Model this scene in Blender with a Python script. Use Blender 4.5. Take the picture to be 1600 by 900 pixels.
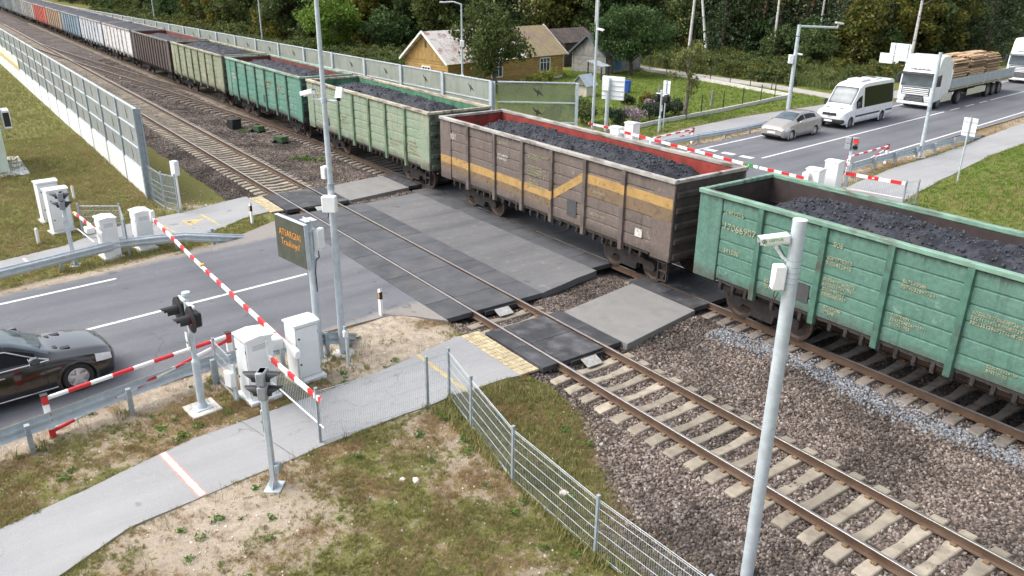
import bpy, bmesh, math, random
import numpy as np
from mathutils import Vector, Matrix, noise as mnoise

for o in list(bpy.data.objects): bpy.data.objects.remove(o, do_unlink=True)
S = bpy.context.scene
COL = S.collection
rad = math.radians

# ---------------------------------------------------------------- camera
# World frame: X runs along the railway (towards the near right), Y across it,
# away from the viewer, Z up; Z = 0 is the top of the rails, X = Y = 0 is where
# the road's centre line meets the middle of the near track. Metres.
cd = bpy.data.cameras.new('camera'); cam = bpy.data.objects.new('camera', cd); COL.objects.link(cam)
cd.sensor_width = 36.0; cd.lens = 27.87; cd.clip_start = .2; cd.clip_end = 3000
Fw, Rt, Up = Vector((-.7500, .5475, -.3711)), Vector((.5865, .8099, .0095)), Vector((-.3058, .2106, .9285))
m3 = Matrix((Rt, Up, -Fw)).transposed()
cam.matrix_world = Matrix.Translation((23.557, -12.261, 9.096)) @ m3.to_4x4()
S.camera = cam

# ---------------------------------------------------------------- sky, sun, exposure
W = bpy.data.worlds.new('World'); S.world = W; W.use_nodes = True
wn, wl = W.node_tree.nodes, W.node_tree.links
bg = wn['Background']; sky = wn.new('ShaderNodeTexSky'); sky.sky_type = 'NISHITA'; sky.sun_disc = False
SUN_EL, SUN_AZ = 52, 215          # degrees; azimuth counted from +Y clockwise
sky.sun_elevation = rad(SUN_EL); sky.sun_rotation = rad(SUN_AZ)
sky.dust_density = 4.0; sky.air_density = 1.0; sky.ozone_density = 1.0
hs = wn.new('ShaderNodeHueSaturation'); hs.inputs['Saturation'].default_value = .42   # cloud cover: a grey-white sky
wl.new(sky.outputs[0], hs.inputs['Color']); wl.new(hs.outputs[0], bg.inputs['Color'])
bg.inputs['Strength'].default_value = .15
sd = bpy.data.lights.new('sun', 'SUN'); sd.energy = 1.0; sd.angle = rad(40); sd.color = (1, .965, .92)
sun = bpy.data.objects.new('sun', sd); COL.objects.link(sun)
az, el = rad(SUN_AZ), rad(SUN_EL)
sdir = Vector((math.sin(az) * math.cos(el), math.cos(az) * math.cos(el), math.sin(el)))
sun.rotation_euler = sdir.to_track_quat('Z', 'Y').to_euler(); sun.location = (0, 0, 60)
vs = S.view_settings; vs.view_transform = 'Standard'; vs.look = 'None'; vs.gamma = 1; vs.use_curve_mapping = False
vs.exposure = 1.06
S.render.engine = 'CYCLES'

# ---------------------------------------------------------------- helpers: materials
def nmat(name):
    m = bpy.data.materials.new(name); m.use_nodes = True
    return m, m.node_tree.nodes, m.node_tree.links, m.node_tree.nodes['Principled BSDF']

def ramp(N, stops):
    r = N.new('ShaderNodeValToRGB'); e = r.color_ramp.elements
    while len(e) < len(stops): e.new(.5)
    for q, (p, c) in zip(e, stops): q.position = p; q.color = (*c, 1) if len(c) == 3 else c
    return r

def objcoord(N, L, spread=True):
    """object coordinates, moved by the object's own random number so copies differ"""
    tc = N.new('ShaderNodeTexCoord')
    if not spread: return tc.outputs['Object']
    oi = N.new('ShaderNodeObjectInfo'); mu = N.new('ShaderNodeMath'); mu.operation = 'MULTIPLY'; mu.inputs[1].default_value = 37.
    ad = N.new('ShaderNodeVectorMath'); ad.operation = 'ADD'
    L.new(oi.outputs['Random'], mu.inputs[0]); L.new(tc.outputs['Object'], ad.inputs[0]); L.new(mu.outputs[0], ad.inputs[1])
    return ad.outputs[0]

def noise(N, L, co, scale, detail=4, rough=.55, stretch=None):
    n = N.new('ShaderNodeTexNoise'); n.inputs['Scale'].default_value = scale
    n.inputs['Detail'].default_value = detail; n.inputs['Roughness'].default_value = rough
    if stretch:
        mp = N.new('ShaderNodeMapping'); mp.inputs['Scale'].default_value = stretch
        L.new(co, mp.inputs['Vector']); co = mp.outputs[0]
    L.new(co, n.inputs['Vector']); return n.outputs['Fac']

def mixc(N, L, fac, a, b, mode='MIX'):
    x = N.new('ShaderNodeMix'); x.data_type = 'RGBA'; x.blend_type = mode
    for s, v in ((0, fac), (6, a), (7, b)):
        if hasattr(v, 'is_output'): L.new(v, x.inputs[s])
        else: x.inputs[s].default_value = v if s == 0 else (*v, 1)
    return x.outputs[2]

def maprange(N, L, v, a, b, c=0., d=1.):
    r = N.new('ShaderNodeMapRange'); r.interpolation_type = 'SMOOTHSTEP'
    for i, q in zip((1, 2, 3, 4), (a, b, c, d)): r.inputs[i].default_value = q
    L.new(v, r.inputs[0]); return r.outputs[0]

def mat(name, col, rough=.6, metal=0., var=.12, scale=5., dirt=None, bump=0., bscale=60., spec=.5, coat=0., rnd=0., stretch=None, emit=None):
    """plain material: colour with mottling, optional dirt (colour, from, to, scale), fine bump"""
    m, N, L, P = nmat(name)
    co = objcoord(N, L)
    c = (*col, 1)
    n1 = noise(N, L, co, scale, 5, .6, stretch)
    v = maprange(N, L, n1, .3, .7, 1 - var, 1 + var)
    if rnd:
        oi = N.new('ShaderNodeObjectInfo')
        v2 = maprange(N, L, oi.outputs['Random'], 0, 1, 1 - rnd, 1 + rnd)
        mu = N.new('ShaderNodeMath'); mu.operation = 'MULTIPLY'; L.new(v, mu.inputs[0]); L.new(v2, mu.inputs[1]); v = mu.outputs[0]
    hsv = N.new('ShaderNodeHueSaturation'); hsv.inputs['Color'].default_value = c; L.new(v, hsv.inputs['Value'])
    out = hsv.outputs[0]
    if dirt:
        dc, d0, d1, ds = dirt[:4]
        n2 = noise(N, L, co, ds, 6, .65, dirt[4] if len(dirt) > 4 else None)
        out = mixc(N, L, maprange(N, L, n2, d0, d1), out, dc)
        rr = maprange(N, L, n2, d0, d1, rough, min(1, rough + .25)); L.new(rr, P.inputs['Roughness'])
    L.new(out, P.inputs['Base Color'])
    if not dirt: P.inputs['Roughness'].default_value = rough
    P.inputs['Metallic'].default_value = metal
    P.inputs['Specular IOR Level'].default_value = spec
    P.inputs['Coat Weight'].default_value = coat
    if bump:
        b = N.new('ShaderNodeBump'); b.inputs['Strength'].default_value = bump; b.inputs['Distance'].default_value = .02
        L.new(noise(N, L, co, bscale, 3), b.inputs['Height']); L.new(b.outputs[0], P.inputs['Normal'])
    if emit:
        P.inputs['Emission Color'].default_value = (*emit[0], 1); P.inputs['Emission Strength'].default_value = emit[1]
    return m

def worn(m, keep=.5):
    N, L = m.node_tree.nodes, m.node_tree.links; co = objcoord(N, L); n = noise(N, L, co, 7, 5, .7)
    tr = N.new('ShaderNodeBsdfTransparent'); mx = N.new('ShaderNodeMixShader'); L.new(maprange(N, L, n, keep - .1, keep + .12, 0, .85), mx.inputs[0])
    L.new(tr.outputs[0], mx.inputs[1]); L.new(N['Principled BSDF'].outputs[0], mx.inputs[2]); L.new(mx.outputs[0], N['Material Output'].inputs['Surface'])
# ---------------------------------------------------------------- helpers: meshes and things
class MB:
    """collects simple solids and links them as ONE mesh object"""
    def __init__(s): s.v = []; s.f = []
    def add(s, vs, fs, M=None):
        b = len(s.v)
        s.v += [tuple(M @ Vector(p)) for p in vs] if M is not None else [tuple(p) for p in vs]
        s.f += [tuple(b + i for i in f) for f in fs]; return s
    def box(s, x0, x1, y0, y1, z0, z1, bev=0., M=None):
        if bev <= 0:
            vs = [(x, y, z) for z in (z0, z1) for y in (y0, y1) for x in (x0, x1)]
            return s.add(vs, [(0, 2, 3, 1), (4, 5, 7, 6), (0, 1, 5, 4), (2, 6, 7, 3), (0, 4, 6, 2), (1, 3, 7, 5)], M)
        bm = bmesh.new()
        bmesh.ops.create_cube(bm, size=1)
        for q in bm.verts: q.co = Vector(((x0 + x1) / 2 + q.co.x * (x1 - x0), (y0 + y1) / 2 + q.co.y * (y1 - y0), (z0 + z1) / 2 + q.co.z * (z1 - z0)))
        bmesh.ops.bevel(bm, geom=bm.edges[:] + bm.verts[:], offset=bev, segments=1, affect='EDGES', profile=.5)
        bm.verts.ensure_lookup_table(); bm.verts.index_update()
        s.add([q.co for q in bm.verts], [[q.index for q in f.verts] for f in bm.faces], M); bm.free(); return s
    def cb(s, c, d, bev=0., M=None):
        return s.box(c[0] - d[0] / 2, c[0] + d[0] / 2, c[1] - d[1] / 2, c[1] + d[1] / 2, c[2] - d[2] / 2, c[2] + d[2] / 2, bev, M)
    def cyl(s, p0, p1, r0, r1=None, n=12, caps=True, M=None):
        r1 = r0 if r1 is None else r1
        p0, p1 = Vector(p0), Vector(p1); a = (p1 - p0).normalized()
        t = Vector((1, 0, 0)) if abs(a.x) < .9 else Vector((0, 1, 0))
        e = a.cross(t).normalized(); g = a.cross(e)
        vs = []
        for p, r in ((p0, r0), (p1, r1)):
            for i in range(n):
                an = 2 * math.pi * i / n; vs.append(p + e * r * math.cos(an) + g * r * math.sin(an))
        fs = [(i, n + i, n + (i + 1) % n, (i + 1) % n) for i in range(n)]
        if caps: fs += [tuple(range(n)), tuple(range(2 * n - 1, n - 1, -1))]
        return s.add(vs, fs, M)
    def path(s, pts, r, n=6, M=None):
        for a, b in zip(pts[:-1], pts[1:]): s.cyl(a, b, r, r, n, True, M)
        return s
    def lathe(s, prof, n=20, M=None, c=(0, 0, 0)):
        vs, fs = [], []
        for r, z in prof:
            for i in range(n):
                an = 2 * math.pi * i / n; vs.append((c[0] + r * math.cos(an), c[1] + r * math.sin(an), c[2] + z))
        for k in range(len(prof) - 1):
            for i in range(n):
                j = (i + 1) % n; fs.append((k * n + i, k * n + j, (k + 1) * n + j, (k + 1) * n + i))
        return s.add(vs, fs, M)
    def prism(s, poly, a, b, axis='x', M=None):
        """2-D outline swept from a to b along an axis"""
        n = len(poly); mk = {'x': lambda p, t: (t, p[0], p[1]), 'y': lambda p, t: (p[0], t, p[1]), 'z': lambda p, t: (p[0], p[1], t)}[axis]
        vs = [mk(p, a) for p in poly] + [mk(p, b) for p in poly]
        fs = [(i, (i + 1) % n, n + (i + 1) % n, n + i) for i in range(n)] + [tuple(range(n - 1, -1, -1)), tuple(range(n, 2 * n))]
        return s.add(vs, fs, M)
    def sheet(s, poly, z, zb=None, M=None):
        n = len(poly); vs = [(*p, z) for p in poly]; fs = [tuple(range(n))]
        if zb is not None:
            vs += [(*p, zb) for p in poly]; fs += [(i, n + i, n + (i + 1) % n, (i + 1) % n) for i in range(n)]
        return s.add(vs, fs, M)
    def mesh(s, name, m=None, smooth=True, ang=38):
        me = bpy.data.meshes.new(name); me.from_pydata(s.v, [], s.f)
        bm = bmesh.new(); bm.from_mesh(me); bmesh.ops.recalc_face_normals(bm, faces=bm.faces); bm.to_mesh(me); bm.free()
        if m: me.materials.append(m)
        if smooth: me.shade_smooth(); me.set_sharp_from_angle(angle=rad(ang))
        return me
    def build(s, name, m, parent=None, smooth=True, ang=38):
        return link(name, s.mesh(name, m, smooth, ang), parent)

def link(name, data, parent=None, loc=None, rz=0., rot=None, scale=None):
    o = bpy.data.objects.new(name, data); COL.objects.link(o)
    if parent: o.parent = parent
    if loc is not None: o.location = loc
    if rot is not None: o.rotation_euler = rot
    elif rz: o.rotation_euler = (0, 0, rz)
    if scale is not None: o.scale = scale
    return o

def tag(o, label, cat, group=None, kind=None):
    if label: o['label'] = label
    if cat: o['category'] = cat
    if group: o['group'] = group
    if kind: o['kind'] = kind
    return o

def thing(name, label, cat, loc=(0, 0, 0), rz=0., group=None):
    o = link(name, None, None, loc, rz); o.empty_display_size = .2
    return tag(o, label, cat, group)

def struct(o, kind='structure'):
    o['kind'] = kind; return o

def dup(o, loc=None, rz=None, label=None, parent=None):
    c = o.copy(); COL.objects.link(c); c.parent = parent
    if loc is not None: c.location = loc
    if rz is not None: c.rotation_euler = (0, 0, rz)
    if label: c['label'] = label
    for ch in list(o.children): dup(ch, parent=c)
    return c

def rawmesh(name, V, Fq, m, smooth=False):
    """fast mesh from numpy arrays; all faces with the same corner count"""
    V = np.asarray(V, np.float32); Fq = np.asarray(Fq, np.int32); k = Fq.shape[1]
    me = bpy.data.meshes.new(name); me.vertices.add(len(V)); me.vertices.foreach_set('co', V.ravel())
    me.loops.add(Fq.size); me.loops.foreach_set('vertex_index', Fq.ravel())
    me.polygons.add(len(Fq)); me.polygons.foreach_set('loop_start', np.arange(0, Fq.size, k, dtype=np.int32))
    me.update(calc_edges=True); me.validate()
    if m: me.materials.append(m)
    if smooth: me.shade_smooth()
    return me

def textmesh(txt, size, m, depth=.004, font_scale=(1, 1), offset=0.):
    c = bpy.data.curves.new('text', 'FONT'); c.body = txt; c.size = size; c.extrude = depth / 2; c.align_x = 'CENTER'; c.align_y = 'CENTER'
    c.resolution_u = 2; c.offset = offset
    o = bpy.data.objects.new('text', c); COL.objects.link(o)
    dg = bpy.context.evaluated_depsgraph_get(); me = bpy.data.meshes.new_from_object(o.evaluated_get(dg))
    bpy.data.objects.remove(o); me.materials.clear(); me.materials.append(m)
    for v in me.vertices: v.co.x *= font_scale[0]; v.co.y *= font_scale[1]
    return me

# value noise in numpy, for where things grow
_rs = np.random.RandomState(7); _tab = _rs.rand(256, 256)
def vnoise(x, y, s):
    x = np.asarray(x) * s + 100.; y = np.asarray(y) * s + 100.
    xi, yi = np.floor(x).astype(int), np.floor(y).astype(int); fx, fy = x - xi, y - yi
    fx, fy = fx * fx * (3 - 2 * fx), fy * fy * (3 - 2 * fy)
    t = lambda a, b: _tab[a % 256, b % 256]
    return (t(xi, yi) * (1 - fx) + t(xi + 1, yi) * fx) * (1 - fy) + (t(xi, yi + 1) * (1 - fx) + t(xi + 1, yi + 1) * fx) * fy
def fbm(x, y, s, o=4):
    r = 0; a = .5; t = 0
    for k in range(o): r = r + a * vnoise(x + 17.3 * k, y - 9.1 * k, s * 2 ** k); t += a; a *= .55
    return r / t
def sst(a, b, x): t = np.clip((np.asarray(x, float) - a) / (b - a), 0, 1); return t * t * (3 - 2 * t)

RZ = rad(5.993)                                 # the road crosses the track 6 degrees off square
CR, SR = math.cos(RZ), math.sin(RZ)
def road(s, t, z=None):                         # s along the road, t to its right (towards +X)
    p = (t * CR - s * SR, t * SR + s * CR); return p if z is None else (*p, z)
# ================================================================ materials of the setting
def pos_xy(N, L):
    g = N.new('ShaderNodeNewGeometry'); sp = N.new('ShaderNodeSeparateXYZ'); L.new(g.outputs['Position'], sp.inputs[0]); return g.outputs['Position'], sp.outputs

def ground_mat():
    m, N, L, P = nmat('soil_and_turf')
    co, xyz = pos_xy(N, L)
    at = N.new('ShaderNodeAttribute'); at.attribute_name = 'zone'
    sp = N.new('ShaderNodeSeparateColor'); L.new(at.outputs['Color'], sp.inputs[0])
    big, mid, fine, grit = noise(N, L, co, .9, 5, .65), noise(N, L, co, 4.5, 6, .7), noise(N, L, co, 28, 5, .7), noise(N, L, co, 110, 2, .6)
    sand = ramp(N, [(.25, (.22, .17, .12)), (.5, (.40, .335, .26)), (.75, (.56, .49, .405))]); L.new(mid, sand.inputs[0])
    dry = ramp(N, [(.25, (.09, .06, .03)), (.5, (.21, .15, .075)), (.78, (.36, .275, .15))]); L.new(fine, dry.inputs[0])
    grn = ramp(N, [(.25, (.065, .072, .022)), (.5, (.155, .155, .050)), (.78, (.275, .25, .10))]); L.new(fine, grn.inputs[0])
    lawn = ramp(N, [(.25, (.06, .09, .02)), (.5, (.13, .165, .036)), (.78, (.23, .24, .07))]); L.new(fine, lawn.inputs[0])
    def cover(w, n, k=.55):
        a = N.new('ShaderNodeMath'); a.operation = 'MULTIPLY_ADD'; L.new(n, a.inputs[0]); a.inputs[1].default_value = k; a.inputs[2].default_value = -k / 2
        b = N.new('ShaderNodeMath'); L.new(w, b.inputs[0]); L.new(a.outputs[0], b.inputs[1]); return maprange(N, L, b.outputs[0], .36, .64)
    c = mixc(N, L, cover(sp.outputs[1], mid, 1.3), sand.outputs[0], dry.outputs[0])
    c = mixc(N, L, cover(sp.outputs[0], mid, 1.3), c, grn.outputs[0])
    c = mixc(N, L, sp.outputs[2], c, lawn.outputs[0])
    g = maprange(N, L, grit, .35, .65, .80, 1.18); c = mixc(N, L, 1., c, (1, 1, 1), 'MULTIPLY')
    hv = N.new('ShaderNodeHueSaturation'); L.new(c, hv.inputs['Color']); L.new(g, hv.inputs['Value']); L.new(hv.outputs[0], P.inputs['Base Color'])
    P.inputs['Roughness'].default_value = .95; P.inputs['Specular IOR Level'].default_value = .1
    b = N.new('ShaderNodeBump'); b.inputs['Strength'].default_value = .7; b.inputs['Distance'].default_value = .05
    L.new(fine, b.inputs['Height']); L.new(b.outputs[0], P.inputs['Normal'])
    return m

def asphalt_mat(name, lo, mid_, hi, dust=0., lanes=False):
    m, N, L, P = nmat(name)
    co, xyz = pos_xy(N, L)
    big = noise(N, L, co, .22, 4, .6); str_ = noise(N, L, co, .7, 5, .65, (3.2, .25, 1)); sp = noise(N, L, co, 150, 2, .7); md = noise(N, L, co, 3., 5, .7)
    r = ramp(N, [(.28, lo), (.5, mid_), (.72, hi)])
    a = N.new('ShaderNodeMath'); a.operation = 'MULTIPLY_ADD'; a.inputs[1].default_value = .55; L.new(big, a.inputs[0])
    b2 = N.new('ShaderNodeMath'); b2.operation = 'MULTIPLY'; b2.inputs[1].default_value = .45; L.new(str_, b2.inputs[0]); L.new(b2.outputs[0], a.inputs[2])
    L.new(a.outputs[0], r.inputs[0]); c = r.outputs[0]
    if dust: c = mixc(N, L, maprange(N, L, md, .52, .78, 0, dust), c, (.42, .37, .31))
    if lanes:
        dp = N.new('ShaderNodeVectorMath'); dp.operation = 'DOT_PRODUCT'; L.new(co, dp.inputs[0]); dp.inputs[1].default_value = (CR, SR, 0)
        ab = N.new('ShaderNodeMath'); ab.operation = 'ABSOLUTE'; L.new(dp.outputs['Value'], ab.inputs[0])
        dv = N.new('ShaderNodeMath'); dv.operation = 'DIVIDE'; dv.inputs[1].default_value = 5.; L.new(ab.outputs[0], dv.inputs[0])
        wt_ = ramp(N, [(0, (0, 0, 0)), (.13, (.2, .2, .2)), (.21, (1, 1, 1)), (.30, (.15, .15, .15)), (.42, (.1, .1, .1)), (.52, (.9, .9, .9)), (.62, (.15, .15, .15)), (.8, (0, 0, 0))]); L.new(dv.outputs[0], wt_.inputs[0])
        n5 = noise(N, L, co, .5, 4, .6, (1, .3, 1)); mm = N.new('ShaderNodeMath'); mm.operation = 'MULTIPLY'; L.new(wt_.outputs[0], mm.inputs[0]); L.new(maprange(N, L, n5, .3, .7, .15, .5), mm.inputs[1])
        if lanes < 3: c = mixc(N, L, mm.outputs[0], c, tuple(x * .62 for x in lo))
        ed = maprange(N, L, ab.outputs[0], 3.6, 4.6, -.25, .6); n6 = noise(N, L, co, 2.6, 6, .7); sm = N.new('ShaderNodeMath'); L.new(ed, sm.inputs[0]); L.new(n6, sm.inputs[1])
        c = mixc(N, L, maprange(N, L, sm.outputs[0], .55, 1.05, 0, .55 if lanes == 1 else .0), c, (.33, .29, .245))
        vo = N.new('ShaderNodeTexVoronoi'); vo.feature = 'DISTANCE_TO_EDGE'; vo.inputs['Scale'].default_value = .33; wv = N.new('ShaderNodeVectorMath'); wv.operation = 'ADD'
        nn = N.new('ShaderNodeTexNoise'); nn.inputs['Scale'].default_value = 1.2; nn.inputs['Detail'].default_value = 5; L.new(co, nn.inputs['Vector']); L.new(co, wv.inputs[0]); L.new(nn.outputs['Color'], wv.inputs[1]); L.new(wv.outputs[0], vo.inputs['Vector'])
        ck = maprange(N, L, vo.outputs['Distance'], .001, .005, .6, 0); ms = maprange(N, L, noise(N, L, co, .3, 2), .52, .62, 0, 1 if lanes < 3 else .7); m3_ = N.new('ShaderNodeMath'); m3_.operation = 'MULTIPLY'; L.new(ck, m3_.inputs[0]); L.new(ms, m3_.inputs[1])
        c = mixc(N, L, m3_.outputs[0], c, (.05, .05, .05))
        spv = maprange(N, L, noise(N, L, co, 1.7, 2, .4), .70, .78, 0, .5); c = mixc(N, L, spv, c, tuple(x * .5 for x in lo))
    g = maprange(N, L, sp, .3, .7, .72, 1.3)
    hv = N.new('ShaderNodeHueSaturation'); L.new(c, hv.inputs['Color']); L.new(g, hv.inputs['Value']); L.new(hv.outputs[0], P.inputs['Base Color'])
    P.inputs['Roughness'].default_value = .85; P.inputs['Specular IOR Level'].default_value = .3
    b = N.new('ShaderNodeBump'); b.inputs['Strength'].default_value = .25; b.inputs['Distance'].default_value = .01
    L.new(sp, b.inputs['Height']); L.new(b.outputs[0], P.inputs['Normal'])
    return m

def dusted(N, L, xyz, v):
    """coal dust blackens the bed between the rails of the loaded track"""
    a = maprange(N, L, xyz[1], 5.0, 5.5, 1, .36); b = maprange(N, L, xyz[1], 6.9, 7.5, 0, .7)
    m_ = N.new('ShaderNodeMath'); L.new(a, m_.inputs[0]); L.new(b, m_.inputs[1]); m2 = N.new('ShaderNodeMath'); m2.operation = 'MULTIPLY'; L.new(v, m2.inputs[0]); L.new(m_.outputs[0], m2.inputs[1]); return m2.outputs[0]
def ballast_mat():
    m, N, L, P = nmat('ballast')
    co, xyz = pos_xy(N, L)
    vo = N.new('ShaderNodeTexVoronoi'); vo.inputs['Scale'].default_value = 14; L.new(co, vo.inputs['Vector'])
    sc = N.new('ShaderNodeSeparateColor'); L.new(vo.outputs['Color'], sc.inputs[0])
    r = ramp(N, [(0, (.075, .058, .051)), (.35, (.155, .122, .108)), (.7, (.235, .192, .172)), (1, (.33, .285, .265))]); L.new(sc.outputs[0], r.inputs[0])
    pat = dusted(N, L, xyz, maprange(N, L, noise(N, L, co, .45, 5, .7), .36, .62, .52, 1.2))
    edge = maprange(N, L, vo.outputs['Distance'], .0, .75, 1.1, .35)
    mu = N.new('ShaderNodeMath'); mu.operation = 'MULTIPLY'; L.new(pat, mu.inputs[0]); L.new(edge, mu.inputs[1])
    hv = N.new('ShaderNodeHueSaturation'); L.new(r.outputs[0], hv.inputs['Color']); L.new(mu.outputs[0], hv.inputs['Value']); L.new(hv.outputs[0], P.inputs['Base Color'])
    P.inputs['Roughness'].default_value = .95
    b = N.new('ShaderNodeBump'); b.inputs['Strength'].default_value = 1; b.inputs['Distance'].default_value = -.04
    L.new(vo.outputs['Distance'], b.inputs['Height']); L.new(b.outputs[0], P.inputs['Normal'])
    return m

def stone_mat(name, stops, dust=False):
    m, N, L, P = nmat(name)
    oi = N.new('ShaderNodeObjectInfo'); r = ramp(N, stops); L.new(oi.outputs['Random'], r.inputs[0])
    co, xyz = pos_xy(N, L)
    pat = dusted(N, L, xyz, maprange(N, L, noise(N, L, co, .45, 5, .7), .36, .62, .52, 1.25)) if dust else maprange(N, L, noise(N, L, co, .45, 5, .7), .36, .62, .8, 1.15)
    hv = N.new('ShaderNodeHueSaturation'); L.new(r.outputs[0], hv.inputs['Color']); L.new(pat, hv.inputs['Value'])
    L.new(hv.outputs[0], P.inputs['Base Color']); P.inputs['Roughness'].default_value = .92; P.inputs['Specular IOR Level'].default_value = .25
    return m

M_ground = ground_mat()
M_road = asphalt_mat('road_asphalt', (.112, .116, .128), (.142, .146, .159), (.176, .179, .189), .12, 1)
M_worn = asphalt_mat('worn_asphalt', (.100, .102, .108), (.140, .141, .145), (.195, .193, .19), .30, 2)
M_path = asphalt_mat('path_asphalt', (.245, .247, .252), (.295, .297, .30), (.345, .343, .338), .34, 3)
M_lane = asphalt_mat('lane_gravel', (.28, .26, .24), (.38, .35, .32), (.46, .43, .39), .3)
M_ballast = ballast_mat()
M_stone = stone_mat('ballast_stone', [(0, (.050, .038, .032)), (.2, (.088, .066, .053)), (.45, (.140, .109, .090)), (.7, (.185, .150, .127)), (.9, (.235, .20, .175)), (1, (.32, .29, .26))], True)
M_fresh = stone_mat('fresh_stone', [(0, (.10, .108, .12)), (.5, (.19, .205, .225)), (1, (.31, .33, .36))])
M_pebble = stone_mat('pale_pebble', [(0, (.34, .30, .26)), (.5, (.52, .48, .43)), (1, (.74, .71, .66))])
M_white = mat('white_line_paint', (.80, .80, .79), .7, var=.10, scale=9, dirt=((.38, .38, .38), .50, .75, 14)); worn(M_white, .34)
M_yline = mat('yellow_line_paint', (.60, .46, .18), .75, var=.12, scale=9, dirt=((.40, .37, .32), .48, .72, 12)); worn(M_yline, .36)
M_rline = mat('faded_red_paint', (.75, .25, .18), .8, var=.1, scale=8, dirt=((.45, .42, .40), .45, .7, 14))
M_rubber = mat('foot_crossing_rubber', (.042, .043, .048), .72, var=.25, scale=2.2, dirt=((.125, .125, .13), .45, .75, 1.6), bump=.15, rnd=.15)
M_rubber2 = mat('road_crossing_rubber', (.074, .077, .085), .78, var=.2, scale=1.5, dirt=((.12, .118, .115), .45, .8, 1.3, (1, .5, 1)), bump=.12, rnd=.12)
M_edge = mat('crossing_edge_rubber', (.02, .02, .02), .8)
M_concrete = mat('slab_concrete', (.215, .21, .20), .9, var=.07, scale=1.6, dirt=((.175, .17, .16), .45, .8, 1.5), bump=.15)
M_brick = mat('yellow_tactile_brick', (.47, .39, .24), .9, var=.12, scale=3, dirt=((.36, .33, .27), .45, .75, 4), rnd=.16)
M_sleeper = mat('sleeper_concrete', (.31, .27, .21), .9, var=.14, scale=3, dirt=((.17, .14, .11), .42, .78, 2.6), rnd=.24)
M_sleeper_dk = mat('oily_sleeper_concrete', (.20, .175, .15), .9, var=.14, scale=3, dirt=((.09, .075, .065), .45, .75, 5), rnd=.15)
M_rail = mat('rusty_rail_steel', (.105, .064, .042), .75, .2, var=.22, scale=3, dirt=((.165, .12, .085), .5, .8, 1.2, (.25, 4, 1)))
M_railtop = mat('polished_rail_head', (.52, .49, .47), .34, .9, var=.08, scale=4)
M_clip = mat('rail_clip_steel', (.20, .13, .07), .7, .3)

# ================================================================ ground
def rail_w(u, v):     # 1 inside the strip the railway takes
    return sst(-1.7, -1.25, v) * (1 - sst(8.3, 8.8, v))
def gz(u, v):
    u, v = np.asarray(u, float), np.asarray(v, float)
    t = u * CR + v * SR; at = np.abs(t)
    z = -.17 + .05 * (fbm(u, v, .35, 4) - .5)
    z = z + .07 * (1 - sst(4.6, 5.6, at)) * (1 - sst(4.2, 4.6, np.abs(v - 3.0) * 0))
    near = sst(9.9, 15.5, u) * (1 - sst(8, 14, v))
    z = z - .33 * near * sst(-7.5, -4.0, v) - .12 * near
    left = sst(-9.8, -11.5, u) * sst(-5.6, -4.9, v) * (1 - sst(9.5, 12, v))
    z = z - .28 * left
    z = np.where((at < 4.15) , np.minimum(z, -.12), z)
    z = z + .07 * sst(-4.2, -2.4, v) * (1 - sst(-1.9, -1.6, v)) * (1 - sst(10.0, 10.6, np.abs(u)))
    z = z - .5 * rail_w(u, v)
    return z
def zones(u, v):
    """(rough green, dry litter, mown lawn) weights"""
    u, v = np.asarray(u, float), np.asarray(v, float)
    t = u * CR + v * SR; at = np.abs(t); n = fbm(u, v, .42, 4); n2 = fbm(u + 40, v, .25, 3); n3 = fbm(u - 31, v + 12, .9, 3)
    near = (v < 0) & (u > 0)
    n4 = fbm(u + 3, v - 20, 1.3, 3) - .5
    g = np.where(near, .155 + .60 * n + .09 * sst(9, 15, u) + .66 * n4, .40 + .6 * n)
    d = np.where(near, .21 + .85 * n2 - .45 * n4, .55 + .5 * n2)
    # grass thickens along the path edges and by the ballast, thins on trodden sand
    strip = near & (u > 9.6) & (v > -4.3)
    g = np.where(strip, g + .26, g); d = np.where(strip, d + .05, d)
    sandspot = np.exp(-(((u - 6.9) / 1.1) ** 2 + ((v + 3.7) / 1.5) ** 2)) + .8 * np.exp(-(((u - 11.3) / 1.6) ** 2 + ((v + 9.6) / 2.2) ** 2)) + np.exp(-(((u + 10.6) / 1.6) ** 2 + ((v + 4.4) / 1.3) ** 2)) + .7 * np.exp(-(((u + 20) / 3) ** 2 + ((v + 9.2) / .8) ** 2))
    g = g - .34 * sandspot; d = d - .45 * sandspot
    vergeL = (u < 0) & (v < -4)
    g = np.where(vergeL, g + .10, g)
    sh = np.exp(-((at - 4.75) / .55) ** 2)                      # bare shoulder by the asphalt
    g = g - .55 * sh; d = d - .38 * sh
    lawn = sst(21, 25, v) * sst(-12.9, -13.8, u) * (1 - sst(46, 49, v - .05 * u * 0)) * sst(-62, -48, u)
    lawn = np.maximum(lawn, .75 * sst(17, 19, v) * sst(5.2, 6.8, t) * sst(4, 8, t))
    lawn = np.maximum(lawn, .85 * sst(20, 24, v) * sst(-8.9, -9.6, t) * sst(-40, -20, -np.abs(u) ))
    return np.clip(g, 0, 1), np.clip(d, 0, 1), np.clip(lawn * (.75 + .5 * n3), 0, 1)

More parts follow.
